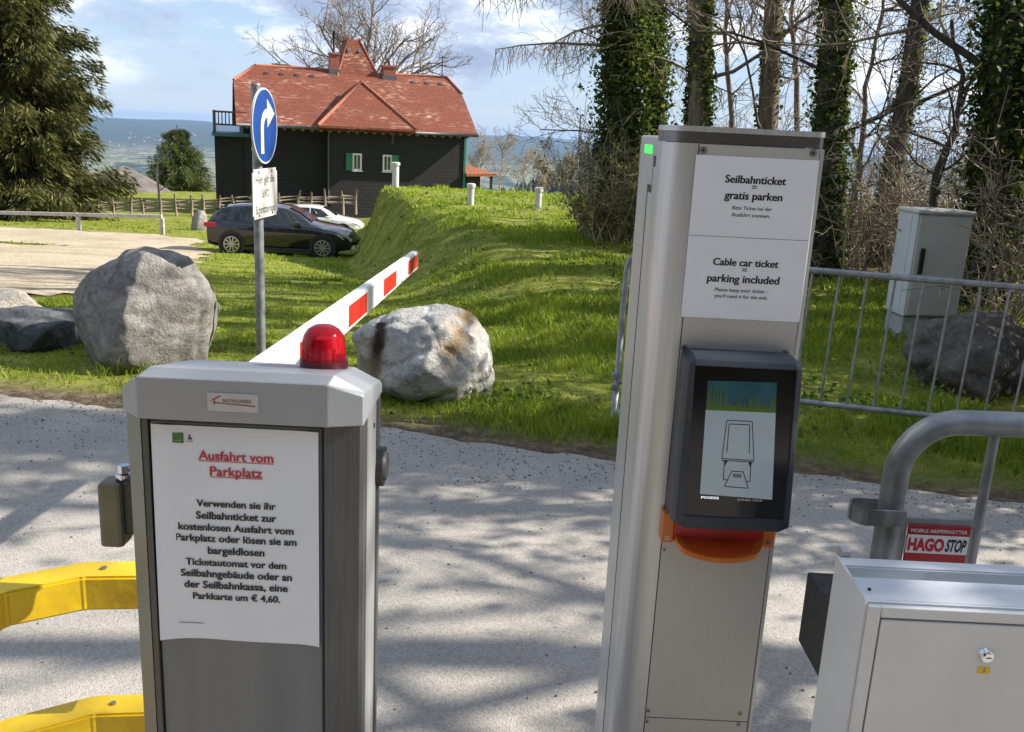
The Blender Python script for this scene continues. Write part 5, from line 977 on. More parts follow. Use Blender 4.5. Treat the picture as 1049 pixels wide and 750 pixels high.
# ------------------------------------------------------------------ the black shingled house
HB = R(18); HO = Vector((-9.36, 46.0, 0.0)); HU = Vector((math.cos(HB), math.sin(HB), 0)); HV = Vector((-math.sin(HB), math.cos(HB), 0))
def hp(u, v, w): return HO + HU * u + HV * v + Vector((0, 0, w))
def u_at(px, v, w):
    a_, b_ = -14.0, 14.0
    for _ in range(50):
        m_ = (a_ + b_) / 2
        if proj(hp(m_, v, w))[0] < px: a_ = m_
        else: b_ = m_
    return a_
def w_at(py, u, v):
    a_, b_ = -8.0, 12.0
    for _ in range(50):
        m_ = (a_ + b_) / 2
        if proj(hp(u, v, m_))[1] > py: a_ = m_
        else: b_ = m_
    return a_
house = thing('house', 'black shingled house with steep red tiled roof beyond the mound', 'house', tuple(hp(1, 4, -3)), HB)
def brickmat(name, c1, c2, cm, sx, sz, mortar, bump, rough=0.8, light=None):
    m = bpy.data.materials.new(name); m.use_nodes = True; t = m.node_tree; L = t.links; b = t.nodes['Principled BSDF']; b.inputs['Roughness'].default_value = rough
    uv = t.nodes.new('ShaderNodeUVMap'); br = t.nodes.new('ShaderNodeTexBrick'); L.new(uv.outputs[0], br.inputs['Vector'])
    br.inputs['Scale'].default_value = 1.0; br.inputs['Brick Width'].default_value = sx; br.inputs['Row Height'].default_value = sz; br.inputs['Mortar Size'].default_value = mortar; br.inputs['Mortar Smooth'].default_value = 0.3; br.inputs['Bias'].default_value = 0.0
    br.inputs['Color1'].default_value = c1 + (1,); br.inputs['Color2'].default_value = c2 + (1,); br.inputs['Mortar'].default_value = cm + (1,)
    c = br.outputs['Color']
    if light:
        n = t.nodes.new('ShaderNodeTexNoise'); n.inputs['Scale'].default_value = 0.55; n.inputs['Detail'].default_value = 3; mp = t.nodes.new('ShaderNodeMapping'); mp.inputs['Scale'].default_value = (0.8, 1.6, 1); L.new(uv.outputs[0], mp.inputs[0]); L.new(mp.outputs[0], n.inputs['Vector'])
        n2_ = t.nodes.new('ShaderNodeTexNoise'); n2_.inputs['Scale'].default_value = 3.6; n2_.inputs['Detail'].default_value = 3; mp2 = t.nodes.new('ShaderNodeMapping'); mp2.inputs['Scale'].default_value = (0.8, 2.2, 1); L.new(uv.outputs[0], mp2.inputs[0]); L.new(mp2.outputs[0], n2_.inputs['Vector'])
        r = t.nodes.new('ShaderNodeMapRange'); r.inputs[1].default_value = 0.47; r.inputs[2].default_value = 0.68; L.new(n.outputs['Fac'], r.inputs[0])
        r2_ = t.nodes.new('ShaderNodeMapRange'); r2_.inputs[1].default_value = 0.5; r2_.inputs[2].default_value = 0.6; L.new(n2_.outputs['Fac'], r2_.inputs[0])
        mu = t.nodes.new('ShaderNodeMath'); mu.operation = 'MULTIPLY'; L.new(r.outputs[0], mu.inputs[0]); L.new(r2_.outputs[0], mu.inputs[1])
        mx = t.nodes.new('ShaderNodeMix'); mx.data_type = 'RGBA'; L.new(mu.outputs[0], mx.inputs[0]); L.new(c, mx.inputs[6]); mx.inputs[7].default_value = light + (1,); c = mx.outputs[2]
    L.new(c, b.inputs['Base Color'])
    bp = t.nodes.new('ShaderNodeBump'); bp.inputs['Strength'].default_value = bump; bp.inputs['Distance'].default_value = 0.03; bp.invert = True; L.new(br.outputs['Fac'], bp.inputs['Height']); L.new(bp.outputs[0], b.inputs['Normal'])
    return m
M_shing = brickmat('dark_wall_shingles', (0.013, 0.012, 0.013), (0.020, 0.018, 0.019), (0.006, 0.006, 0.007), 0.21, 0.17, 0.016, 0.8, 0.75)
M_tile = brickmat('red_roof_tiles', (0.215, 0.054, 0.022), (0.155, 0.041, 0.019), (0.09, 0.026, 0.015), 0.20, 0.17, 0.014, 0.7, 0.85, (0.42, 0.25, 0.19))
M_beam = mat('dark_beam', (0.03, 0.022, 0.018), (0.055, 0.04, 0.03), 6, 0.8); M_green = mat('shutter_green', (0.015, 0.16, 0.085), (0.02, 0.19, 0.10), 8, 0.5); M_wwhite = mat('window_white', (0.70, 0.70, 0.68), rough=0.5)
M_pane = mat('window_pane', (0.05, 0.06, 0.06), rough=0.06, spec=0.8); M_brick = mat('chimney_brick', (0.24, 0.085, 0.05), (0.32, 0.12, 0.075), 9, 0.9, bump=0.3, bscale=40); M_lead = mat('lead_flashing', (0.09, 0.10, 0.11), (0.13, 0.14, 0.15), 8, 0.5, 0.3); M_teal = mat('teal_beam', (0.03, 0.12, 0.14), rough=0.5); M_bark0 = mat('black_timber', (0.015, 0.014, 0.014), (0.03, 0.028, 0.027), 8, 0.8)
def hmesh(nm, verts, faces, m, par=house, uvs=True):
    bm = bmesh.new(); vs = [bm.verts.new(hp(*p)) for p in verts]
    for f in faces: bm.faces.new([vs[i] for i in f])
    bmesh.ops.recalc_face_normals(bm, faces=bm.faces[:])
    if uvs:
        l = bm.loops.layers.uv.new('UVMap'); bm.faces.ensure_lookup_table()
        for f in bm.faces:
            n = f.normal; t_ = Vector((0, 0, 1)).cross(n); t_ = t_.normalized() if t_.length > 1e-3 else HU; b_ = n.cross(t_)
            for lp in f.loops: q = lp.vert.co - HO; lp[l].uv = (q.dot(t_), q.dot(b_))
    me = bpy.data.meshes.new(nm); bm.to_mesh(me); bm.free(); return link(nm, me, m, par)
def hbox(nm, u0, u1, v0, v1, w0, w1, m, par=house): 
    return hmesh(nm, [(u0, v0, w0), (u1, v0, w0), (u1, v1, w0), (u0, v1, w0), (u0, v0, w1), (u1, v0, w1), (u1, v1, w1), (u0, v1, w1)], [(0, 1, 2, 3), (4, 5, 6, 7), (0, 1, 5, 4), (1, 2, 6, 5), (2, 3, 7, 6), (3, 0, 4, 7)], m, par)
uc = u_at(338, 0, 0); ur = u_at(476, 0, 0); ul = u_at(220, 0.9, 0); uel = u_at(242, -0.6, 1.2); uer = u_at(490, -0.6, 1.3); RV_ = 4.5
wel = w_at(128, uel, -0.6); wer = w_at(137, uer, -0.6); ew = (wel + wer) / 2
url = u_at(262, RV_, 4.2); urr = u_at(458, RV_, 4.2); rw = (w_at(67, url, RV_) + w_at(80, urr, RV_)) / 2
D_ = 9.0
hbox('wall', uc, ur, 0.0, D_, -4.0, ew + 0.25, M_shing)
hbox('wall', uel + 0.35, uc - 0.005, 0.9, D_ - 0.4, -4.0, ew + 0.3, M_shing)
hbox('wall', ul, uel + 0.345, 0.95, D_ - 0.5, -4.0, w_at(139, ul, 0.95), M_shing)
# main roof with half hips
sl_ = (rw - ew) / (RV_ + 0.6); vk = 3.0; wk = ew + (vk + 0.6) * sl_; ew_ = ew
def roofslab(nm, top, th=0.12):
    """closed slab under the polygon list: each polygon a list of (u,v,w)"""
    bmv, fs = [], []
    for poly in top:
        n = len(poly); b0 = len(bmv); bmv += poly + [(u, v, w - th) for u, v, w in poly]; fs += [tuple(range(b0, b0 + n)), tuple(range(b0 + n, b0 + 2 * n))[::-1]] + [(b0 + k, b0 + (k + 1) % n, b0 + n + (k + 1) % n, b0 + n + k) for k in range(n)]
    return hmesh(nm, bmv, fs, M_tile)
Dv = 2 * RV_ + 0.6
roofslab('roof', [[(uel, -0.6, ew_), (uer, -0.6, ew_), (uer, vk, wk), (urr, RV_, rw), (url, RV_, rw), (uel, vk, wk)],
    [(uer, Dv, ew_), (uel, Dv, ew_), (uel, 2 * RV_ - vk, wk), (url, RV_, rw + 0.002), (urr, RV_, rw + 0.002), (uer, 2 * RV_ - vk, wk)],
    [(uel - 0.002, vk, wk), (url - 0.002, RV_, rw), (uel - 0.002, 2 * RV_ - vk, wk)], [(uer + 0.002, vk, wk), (uer + 0.002, 2 * RV_ - vk, wk), (urr + 0.002, RV_, rw)]])
house_roof = [o for o in bpy.data.objects if o.name.startswith('roof') and o.parent == house][0]
for nm, u_ in (('gable_wall', uel + 0.36), ('gable_wall', uer - 0.42)):
    hmesh(nm, [(u_, 0.1, ew - 0.1), (u_, D_ - 0.1, ew - 0.1), (u_, 2 * RV_ - vk, wk - 0.15), (u_, vk, wk - 0.15), (u_ + 0.1, 0.1, ew - 0.1), (u_ + 0.1, D_ - 0.1, ew - 0.1), (u_ + 0.1, 2 * RV_ - vk, wk - 0.15), (u_ + 0.1, vk, wk - 0.15)], [(0, 1, 2, 3), (7, 6, 5, 4), (0, 4, 5, 1), (1, 5, 6, 2), (2, 6, 7, 3), (3, 7, 4, 0)], M_shing)
# front gablet and tall cross roof
vf = -1.0; g0 = u_at(326, vf, ew); g1 = u_at(427, vf, ew); wf0 = w_at(128.5, g0, vf); wf1 = w_at(133, g1, vf); wf = (wf0 + wf1) / 2 + 0.0
va_ = 2.0; ga = u_at(370, va_, 3.4); wa = w_at(84, ga, va_)
roofslab('front_roof', [[(g0, vf, wf), (g1, vf, wf), (ga, va_, wa)], [(g0 - 0.001, vf + 0.002, wf), (ga, va_ + 0.002, wa), (ga, va_ + 1.7, wa), (g0 + 0.2, vf + 2.2, wf + 0.3)], [(g1 + 0.001, vf + 0.002, wf), (g1 - 0.2, vf + 2.2, wf + 0.3), (ga, va_ + 1.7, wa), (ga, va_ + 0.002, wa)]], 0.10)
vt = 3.9; t0 = u_at(342, vt, 3.9); t1 = u_at(392, vt, 3.9); vt2 = 5.2; t2 = u_at(356, vt2, 5.5); t3 = u_at(368, vt2, 5.5); wt = w_at(40, t2, vt2); wb_ = w_at(76, t0, vt)
tvs = [(t0, vt - 0.25, wb_ - 0.9), (t1 + 0.25, vt - 0.25, wb_ - 0.9), (t1 + 0.25, 8.2, wb_ - 0.9), (t0, 8.2, wb_ - 0.9), (t2, vt2, wt), (t3, vt2, wt), (t3, 7.5, wt), (t2, 7.5, wt)]
hmesh('tower_roof', tvs, [(0, 1, 5, 4), (1, 2, 6, 5), (2, 3, 7, 6), (3, 0, 4, 7), (4, 5, 6, 7), (3, 2, 1, 0)], M_tile)
# ridge and hip tiles
def hridge(pts, r=0.075, par=house_roof):
    T_ = Tubes(); T_.add([hp(*p) for p in pts], r, 6, cap=True); T_.build('ridge_tiles', mat('ridge_tile', (0.25, 0.075, 0.04), (0.36, 0.12, 0.07), 9, 0.8), par)
hridge([(url, RV_, rw + 0.02), (t0, RV_, rw + 0.02)]); hridge([(t1 + 0.3, RV_, rw + 0.02), (urr, RV_, rw + 0.02)]); hridge([(uel, vk, wk + 0.02), (url, RV_, rw + 0.02)]); hridge([(uer, vk, wk + 0.02), (urr, RV_, rw + 0.02)])
hridge([(g0, vf, wf), (ga, va_, wa + 0.02)], 0.085); hridge([(g1, vf, wf), (ga, va_, wa + 0.02)], 0.085); hridge([(t0 + 0.0, vt - 0.2, wb_ - 0.7), (t2, vt2, wt)], 0.05); hridge([(t1 + 0.25, vt - 0.2, wb_ - 0.8), (t3, vt2, wt)], 0.05); hridge([(t2, vt2, wt + 0.02), (t2, 7.5, wt + 0.02)]); hridge([(t3, vt2, wt + 0.02), (t3, 7.5, wt + 0.02)])
for k in range(13):                                             # vent tiles below the ridge
    u_ = url + 0.5 + k * (urr - url - 1) / 12; v_ = RV_ - 0.55; w_ = rw - 0.55 * sl_ + 0.02
    if t0 - 0.5 < u_ < t1 + 0.9: continue
    hmesh('vent_tile', [(u_ - 0.11, v_ - 0.25, w_ - 0.13), (u_ + 0.11, v_ - 0.25, w_ - 0.13), (u_ + 0.08, v_, w_ + 0.0), (u_ - 0.08, v_, w_ + 0.0), (u_ - 0.07, v_ - 0.24, w_ - 0.02), (u_ + 0.07, v_ - 0.24, w_ - 0.02)], [(0, 1, 5, 4), (1, 2, 5), (0, 4, 3), (4, 5, 2, 3)], M_lead, house_roof)
for k in range(2):
    u_ = (t2 + t3) / 2 + (k - 0.5) * 0.55; f_ = 0.82; v_ = (vt - 0.25) * (1 - f_) + vt2 * f_ - 0.06; w_ = (wb_ - 0.9) * (1 - f_) + wt * f_
    hmesh('vent_tile', [(u_ - 0.10, v_ - 0.12, w_ - 0.13), (u_ + 0.10, v_ - 0.12, w_ - 0.13), (u_ + 0.07, v_ + 0.1, w_ + 0.06), (u_ - 0.07, v_ + 0.1, w_ + 0.06)], [(0, 1, 2, 3)], M_lead, house_roof)
# gutters, rafters, downpipes
for k in range(26):
    u_ = uel + 0.5 + k * (uer - uel - 1.0) / 25; hbox('rafter', u_ - 0.05, u_ + 0.05, -0.52, (0.0 if u_ > uc else 0.9), ew - 0.20, ew - 0.07, mat('pale_rafter', (0.22, 0.19, 0.15), rough=0.8) if k == 0 else bpy.data.materials['pale_rafter'])
for px, wb in ((336.5, -2.2), (402, 0.6)):
    v_ = -0.06; u_ = u_at(px, v_, 0.8); T_ = Tubes(); T_.add([hp(u_, -0.5, ew - 0.1), hp(u_, v_, ew - 0.45), hp(u_, v_, wb)], 0.045, 8); T_.build('downpipe', M_lead, house)
T_ = Tubes(); T_.add([hp(uel, -0.66, ew - 0.04), hp(g0, -0.66, ew - 0.04)], 0.07, 8, cap=True); T_.build('gutter', M_lead, house); T_ = Tubes(); T_.add([hp(g1, -0.66, ew - 0.04), hp(uer, -0.66, ew - 0.04)], 0.07, 8, cap=True); T_.build('gutter', M_lead, house)
bmx = hbox('corner_board', ur - 0.06, ur + 0.05, -0.05, 0.06, -3, ew + 0.1, M_green)
# windows with shutters
for (a_, b_, top, bot, s0, s1) in ((361, 370.5, 157, 174.5, 354.5, 361), (392, 401.5, 158.5, 175.5, 401.8, 409)):
    u0, u1 = u_at(a_, 0, 0), u_at(b_, 0, 0); w1, w0 = w_at(top, u0, 0), w_at(bot, u0, 0)
    f_ = 0.08; wf_ = hmesh('window', [(u, v, w) for v in (-0.06, 0.02) for u, w in ((u0, w0), (u1, w0), (u1, w1), (u0, w1))] + [(u, v, w) for v in (-0.06, 0.02) for u, w in ((u0 + f_, w0 + f_), (u1 - f_, w0 + f_), (u1 - f_, w1 - f_), (u0 + f_, w1 - f_))],
        [(k, (k + 1) % 4, 8 + (k + 1) % 4, 8 + k) for k in range(4)] + [(k, (k + 1) % 4, 4 + (k + 1) % 4, 4 + k) for k in range(4)] + [(8 + k, 8 + (k + 1) % 4, 12 + (k + 1) % 4, 12 + k) for k in range(4)], M_wwhite)
    hbox('pane', u0 + f_ - 0.01, u1 - f_ + 0.01, -0.035, -0.02, w0 + f_ - 0.01, w1 - f_ + 0.01, M_pane, wf_); um = (u0 + u1) / 2; hbox('glazing_bar', um - 0.018, um + 0.018, -0.052, -0.036, w0 + f_, w1 - f_, M_wwhite, wf_)
    hbox('sill', u0 - 0.04, u1 + 0.04, -0.13, 0.0, w0 - 0.05, w0 - 0.003, M_wwhite, wf_)
    hbox('shutter', u_at(s0, -0.1, 0), u_at(s1, -0.1, 0) - 0.02, -0.11, -0.07, w0, w1, M_green)
# chimneys
for a_, b_, top, bot, v_ in ((338, 347.5, 54, 74, 4.2), (393, 405.5, 67, 80.5, 4.0)):
    u0, u1 = u_at(a_, v_, 4.5), u_at(b_, v_, 4.5); w1, w0 = w_at(top, u0, v_), w_at(bot, u0, v_); hbox('chimney', u0, u1, v_, v_ + 0.6, w0 - 0.6, w1 - 0.08, M_brick); ch = [o for o in bpy.data.objects if o.name.startswith('chimney')][-1]
    hbox('chimney_cap', u0 - 0.05, u1 + 0.05, v_ - 0.05, v_ + 0.65, w1 - 0.078, w1 + 0.02, M_brick, ch); hbox('flashing', u0 - 0.06, u1 + 0.06, v_ - 0.07, v_ + 0.6, w0 - 0.25, w0 + 0.16, M_lead, ch)
    T_ = Tubes(); um = (u0 + u1) / 2; T_.add([hp(um, v_ + 0.3, w1), hp(um, v_ + 0.3, w1 + (1.1 if a_ < 350 else 0.25))], 0.06, 8, cap=True); T_.build('flue', M_bark0, ch)
# aerial
T_ = Tubes(); ua = u_at(453, RV_, 4.6); wt_ = w_at(57, ua, RV_); T_.add([hp(ua, RV_, rw - 0.1), hp(ua, RV_, wt_)], 0.03, 6); T_.add([hp(ua - 0.25, RV_, wt_ - 0.1), hp(ua + 0.25, RV_, wt_ - 0.1)], 0.02, 5); T_.add([hp(ua - 0.22, RV_, wt_ - 0.5), hp(ua + 0.22, RV_, wt_ - 0.5)], 0.02, 5); T_.build('aerial', M_bark0, house)
# balcony on the left
wt0 = w_at(139, ul, 0.5); hbox('balcony_floor', u_at(217, 0.3, 0.6), uel + 0.6, 0.2, 5.0, wt0, wt0 + 0.16, M_teal)
wr1 = w_at(113, ul, 0.3); bl_ = hbox('balcony_rail', ul - 0.02, uel + 0.5, 0.28, 0.36, wr1 - 0.09, wr1, M_bark0); wr0 = w_at(128, ul, 0.3)
hbox('balcony_rail', ul - 0.02, uel + 0.5, 0.28, 0.36, wr0, wr0 + 0.07, M_bark0); hbox('balcony_rail', ul - 0.02, ul + 0.06, 0.37, 5.0, wr1 - 0.09, wr1, M_bark0)
for k in range(9): u_ = ul + 0.02 + k * 0.16; hbox('baluster', u_, u_ + 0.055, 0.30, 0.34, wr0 + 0.07, wr1 - 0.09, M_bark0, bl_)
hbox('balcony_post', ul - 0.05, ul + 0.09, 0.22, 0.275, wt0 + 0.16, wr1 + 0.02, M_bark0)
# annex with orange roof on the right
a0 = u_at(474, 0.5, -0.5); a1 = u_at(507, 0.0, -0.8); wA1 = w_at(165, a0, 2.0); wA0 = w_at(178, a1, 0.0); wA2 = w_at(178, a0, 0.0)
hmesh('annex_roof', [(a0, -0.3, wA2), (a1, -0.3, wA0), (a1, 4.3, wA0), (a0, 4.3, wA2), (a0 + 0.02, 2.0, wA1), (a0, -0.3, wA2 - 0.12), (a1, -0.3, wA0 - 0.12), (a1, 4.3, wA0 - 0.12), (a0, 4.3, wA2 - 0.12)], [(0, 1, 4), (1, 2, 4), (2, 3, 4), (3, 0, 4), (5, 6, 7, 8), (0, 1, 6, 5), (1, 2, 7, 6), (2, 3, 8, 7), (3, 0, 5, 8)], brickmat('orange_roof_tiles', (0.42, 0.15, 0.07), (0.34, 0.115, 0.055), (0.14, 0.05, 0.03), 0.2, 0.17, 0.02, 0.9))
hbox('annex_wall', a0 + 0.05, a1 - 0.75, 0.1, 3.9, -4.0, wA0 - 0.13, M_bark0)
for u_, v_ in ((a1 - 0.25, -0.05), (a1 - 0.25, 3.9)): hbox('annex_post', u_, u_ + 0.12, v_, v_ + 0.12, -4.0, wA0 - 0.125, M_bark0)

# ------------------------------------------------------------------ trees
def bark(name, c1, c2, sc=9): return mat(name, c1, c2, sc, 0.9, bump=0.5, bscale=40, stretch=(2.5, 2.5, 0.7), contrast=(0.3, 0.7))
M_bark = bark('grey_brown_bark', (0.085, 0.065, 0.048), (0.23, 0.185, 0.14)); M_bark2 = bark('dark_bark', (0.035, 0.028, 0.022), (0.10, 0.082, 0.064)); M_twig = mat('twig_brown', (0.14, 0.105, 0.072), (0.30, 0.245, 0.175), 3, 0.85); M_twig2 = mat('twig_pale', (0.22, 0.175, 0.12), (0.40, 0.33, 0.235), 3, 0.85); M_twig3 = mat('twig_dark', (0.05, 0.04, 0.032), (0.12, 0.10, 0.08), 3, 0.85)
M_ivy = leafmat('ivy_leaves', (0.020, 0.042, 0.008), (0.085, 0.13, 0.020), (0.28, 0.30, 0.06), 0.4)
M_ivy2 = leafmat('sunny_ivy_leaves', (0.04, 0.075, 0.010), (0.20, 0.26, 0.04), (0.42, 0.42, 0.10), 0.5)  # lit copy of the ivy: sunlight put into its colour, mostly for sun sides
M_dry = leafmat('dry_leaves', (0.05, 0.035, 0.018), (0.17, 0.125, 0.065), (0.30, 0.24, 0.13), 0.3)
def wander(p, d, L_, n, bend, up, rg):
    """a crooked line of n+1 points"""
    pts = [np.array(p, float)]; d = np.array(d, float); st = L_ / n
    for _ in range(n):
        d = d + rg.normal(size=3) * bend + np.array([0, 0, up]); d /= np.linalg.norm(d); pts.append(pts[-1] + d * st)
    return np.array(pts), d
def grow(T, p, d, L_, r, lev, rg, bend=0.16, up=0.03, kids=(5, 5, 4), ratio=0.55, spread=0.9, sides=(7, 5, 4, 3), minr=0.004, droop=0.0):
    n = 6 if lev < 2 else 4
    pts, de = wander(p, d, L_, n, bend, up if lev < 2 else up - droop, rg)
    rad = np.linspace(r, max(r * 0.35, minr), len(pts)); T[min(lev, len(T) - 1)].add(pts, rad, sides[min(lev, len(sides) - 1)])
    if lev >= len(kids): return
    for k in range(kids[lev]):
        f_ = 0.25 + 0.75 * (k + rg.random()) / kids[lev]; q = f_ * n; i = min(int(q), n - 1); b = pts[i] + (pts[i + 1] - pts[i]) * (q - i); t = pts[i + 1] - pts[i]; t /= np.linalg.norm(t)
        s = np.cross(t, rg.normal(size=3)); s /= np.linalg.norm(s) + 1e-9; dd_ = t * (1 - 0.45 * spread) + s * spread * rg.uniform(0.6, 1.1); dd_ /= np.linalg.norm(dd_)
        grow(T, b, dd_, L_ * ratio * rg.uniform(0.7, 1.25) * (1.1 - 0.4 * f_), max(r * (0.52 - 0.2 * f_), minr), lev + 1, rg, bend, up, kids, ratio, spread, sides, minr, droop)
def ivy_on(path, rad, n, rg, size, m, name, par, thick=0.10, sun_side=None, lo=0.0, hi=1.0, patch=0.0):
    """leaves hugging a trunk path"""
    p = np.asarray(path); seg = np.linalg.norm(np.diff(p, axis=0), axis=1); cum = np.concatenate([[0], np.cumsum(seg)]) / seg.sum()
    f_ = rg.uniform(lo, hi, n); c = np.stack([np.interp(f_, cum, p[:, k]) for k in range(3)], -1); rr = np.interp(f_, cum, np.broadcast_to(rad, (len(p),)))
    a_ = rg.uniform(0, 2 * math.pi, n)
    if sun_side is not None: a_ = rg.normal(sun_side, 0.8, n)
    bulge = 0.15 + 2.2 * vnoise(f_ * 11 + a_ * 0.5, a_ * 1.3, 61 + int(p[0][0] * 7) % 20) ** 1.6
    if patch: ok = vnoise(f_ * 7, a_ * 1.1 + 3, 63) > patch; c, rr, a_, bulge, f_ = c[ok], rr[ok], a_[ok], bulge[ok], f_[ok]
    r_ = rr + np.abs(rg.normal(0, thick, len(a_))) * bulge
    c = c + np.stack([np.cos(a_) * r_, np.sin(a_) * r_, rg.normal(0, 0.04, len(a_))], -1)
    V, F_ = leaf_quads(c, size * rg.uniform(0.45, 1.6, len(c)), rg, 0.9, 0.85); return npmesh(name, V, [F_], m, par)
def trunk_path(px0, py0, px1, py1, Yb, H, rg, wob=0.06, z0=None):
    """trunk from the ground at photo point 0, passing photo point 1 and on up to height H"""
    a_ = np.array(P(px0, py0, Yb)); g_ = hz(a_[0], a_[1]); a_[2] = g_ - 0.15; b_ = np.array(P(px1, py1, Yb)); d = (b_ - a_) / (b_[2] - a_[2]); n = 12; zs = np.linspace(0, H, n); pts = a_[None] + zs[:, None] * d[None]
    w = rg.normal(0, wob, (n, 2)); w[0] = 0; pts[:, :2] += np.cumsum(w, 0) * 0.35; k = np.clip((zs - 4.5) / 6, 0, 1); pts[:, 0] -= k * (zs - 4.5) * d[0] * 0.5; return pts
rg5 = np.random.default_rng(21)
def big_tree(label, base, via, Yb, H, r0, m, ivy=None, limb_n=9, limb_len=3.0, group=None, cat='tree', name='bare_tree', limb_lo=0.16, twig=None, first_side=None):
    pts = trunk_path(base[0], base[1], via[0], via[1], Yb, H, rg5); g_ = Vector(pts[0]); t = thing(name, label, cat, (g_.x, g_.y, g_.z + 0.15), 0, group)
    rad = r0 * np.linspace(1.12, 0.3, len(pts)); rad[0] *= 1.25; T0 = Tubes(); T0.add(pts, rad, 14); T0.build('trunk', m, t)
    T = [Tubes(), Tubes(), Tubes()]
    for k in range(limb_n):
        f_ = limb_lo + (0.97 - limb_lo) * (k + rg5.random() * 0.8) / limb_n; q = f_ * (len(pts) - 1); i = int(q); b = pts[i] + (pts[i + 1] - pts[i]) * (q - i); a_ = rg5.uniform(0, 2 * math.pi) if first_side is None or k % 2 else first_side + rg5.normal(0, 0.5)
        d = np.array([math.cos(a_), math.sin(a_), rg5.uniform(0.0, 0.75)]); d /= np.linalg.norm(d); grow(T, b, d, limb_len * rg5.uniform(0.6, 1.2) * (1.1 - 0.45 * f_), r0 * rg5.uniform(0.10, 0.24) * (1.15 - 0.6 * f_), 0, rg5, kids=(9, 8, 3) if f_ < 0.5 else (4, 3), minr=0.0030, ratio=0.5)
    for k, nm in enumerate(('limbs', 'branches', 'twigs')):
        if T[k].V: T[k].build(nm, m if k == 0 else (twig or M_twig), t)
    if ivy: 
        for (n, size, thick, lo, hi, mm, side, patch) in ivy: ivy_on(pts, rad, n, rg5, size, mm, 'ivy', t, thick, side, lo, hi, patch)
    return t
GR = 'ivy clad trees along the right of the mound'
# larch wrapped in ivy, left of the column
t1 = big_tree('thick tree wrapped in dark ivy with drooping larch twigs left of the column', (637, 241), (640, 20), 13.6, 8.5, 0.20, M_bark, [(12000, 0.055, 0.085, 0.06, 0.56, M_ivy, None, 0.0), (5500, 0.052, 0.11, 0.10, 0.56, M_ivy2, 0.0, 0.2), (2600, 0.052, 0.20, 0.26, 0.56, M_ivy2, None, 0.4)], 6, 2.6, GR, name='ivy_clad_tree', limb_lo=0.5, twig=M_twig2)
T = [Tubes(), Tubes()]
tx = P(637, 100, 13.6)
for k in range(14):                                               # drooping larch boughs
    zb = 2.3 + 2.6 * k / 14 + rg5.uniform(-.2, .2); a_ = math.pi + rg5.normal(0, 0.75) if k % 4 else rg5.normal(0, 0.8)
    pts, _ = wander((tx[0] + 0.15 * math.cos(a_), 13.6 + 0.15 * math.sin(a_), zb + 0.35), (math.cos(a_), math.sin(a_), 0.10), rg5.uniform(1.3, 2.3), 9, 0.07, -0.055, rg5); T[0].add(pts, np.linspace(0.026, 0.006, 10), 5)
    for q in range(1, 10):
        for w in range(8):
            f_ = rg5.random(); b = pts[q - 1] * (1 - f_) + pts[q] * f_; tw, _ = wander(b, (rg5.normal(0, 0.5), rg5.normal(0, 0.5), -0.75), rg5.uniform(0.12, 0.55), 4, 0.2, -0.1, rg5); T[1].add(tw, [0.0052, 0.0048, 0.0045, 0.004, 0.0035], 3)
T[0].build('boughs', M_twig, t1); T[1].build('hanging_twigs', M_twig2, t1)
# dry brown bush at its foot
def tangle(label, name, px0, px1, Yr, n, hr, m, seed, leaves=0, lm=None, leafsize=0.05, cat='bush', group=None, arch=0.1, kids=4, kind=None, r0=0.008, ymax=None):
    rg = np.random.default_rng(seed); T = [Tubes(), Tubes()]; tips = []; c = P((px0 + px1) / 2, 240, sum(Yr) / 2); t = thing(name, label, cat, (c[0], c[1], hz(c[0], c[1])), 0, group)
    for k in range(n):
        Yk = rg.uniform(*Yr); x = P(rg.uniform(px0, px1), 240, Yk)[0]; z = hz(x, Yk) - 0.03; a_ = rg.uniform(0, 2 * math.pi); L_ = rg.uniform(*hr); tl = rg.uniform(0.05, 0.6)
        pts, d = wander((x, Yk, z), (math.cos(a_) * tl, math.sin(a_) * tl, 1), L_, 7, 0.13, -arch * 0.25, rg); T[0].add(pts, np.linspace(r0, 0.003, 8), 4); tips.append(pts[2:])
        for w in range(kids):
            i = rg.integers(2, 7); sd = rg.normal(size=3); sd[2] = abs(sd[2]) * 0.6; tw, _ = wander(pts[i], sd / np.linalg.norm(sd), L_ * rg.uniform(0.12, 0.4), 4, 0.2, -0.02, rg); T[1].add(tw, [0.005, 0.0045, 0.004, 0.0035, 0.003], 3); tips.append(tw[1:])
            for w2 in range(2):
                sd = rg.normal(size=3); t2_, _ = wander(tw[rg.integers(1, 4)], sd / np.linalg.norm(sd), L_ * rg.uniform(0.05, 0.16), 3, 0.25, 0, rg); T[1].add(t2_, [0.0036, 0.0034, 0.0032, 0.003], 3); tips.append(t2_)
    T[0].build('stems', m, t); T[1].build('twigs', m, t)
    if leaves:
        p = np.concatenate(tips); p = p[rg.integers(0, len(p), leaves)] + rg.normal(0, 0.03, (leaves, 3)); V, F_ = leaf_quads(p, leafsize * rg.uniform(0.5, 1.3, leaves), rg, 0.8); npmesh('leaves', V, [F_], lm, t)
    return t
M_olive = leafmat('olive_leaves', (0.07, 0.075, 0.015), (0.26, 0.27, 0.05), (0.42, 0.36, 0.14), 0.5)
tangle('dense dry brown bush at the foot of the thick ivy tree', 'dry_bush', 608, 664, (12.4, 13.8), 100, (0.6, 1.7), M_twig2, 31, 9000, M_olive, 0.05, kids=6)
tangle('twiggy grey bush left of the thick ivy tree', 'bare_bush', 592, 612, (13.4, 14.4), 26, (1.0, 2.3), M_twig, 32, 0, kids=5)
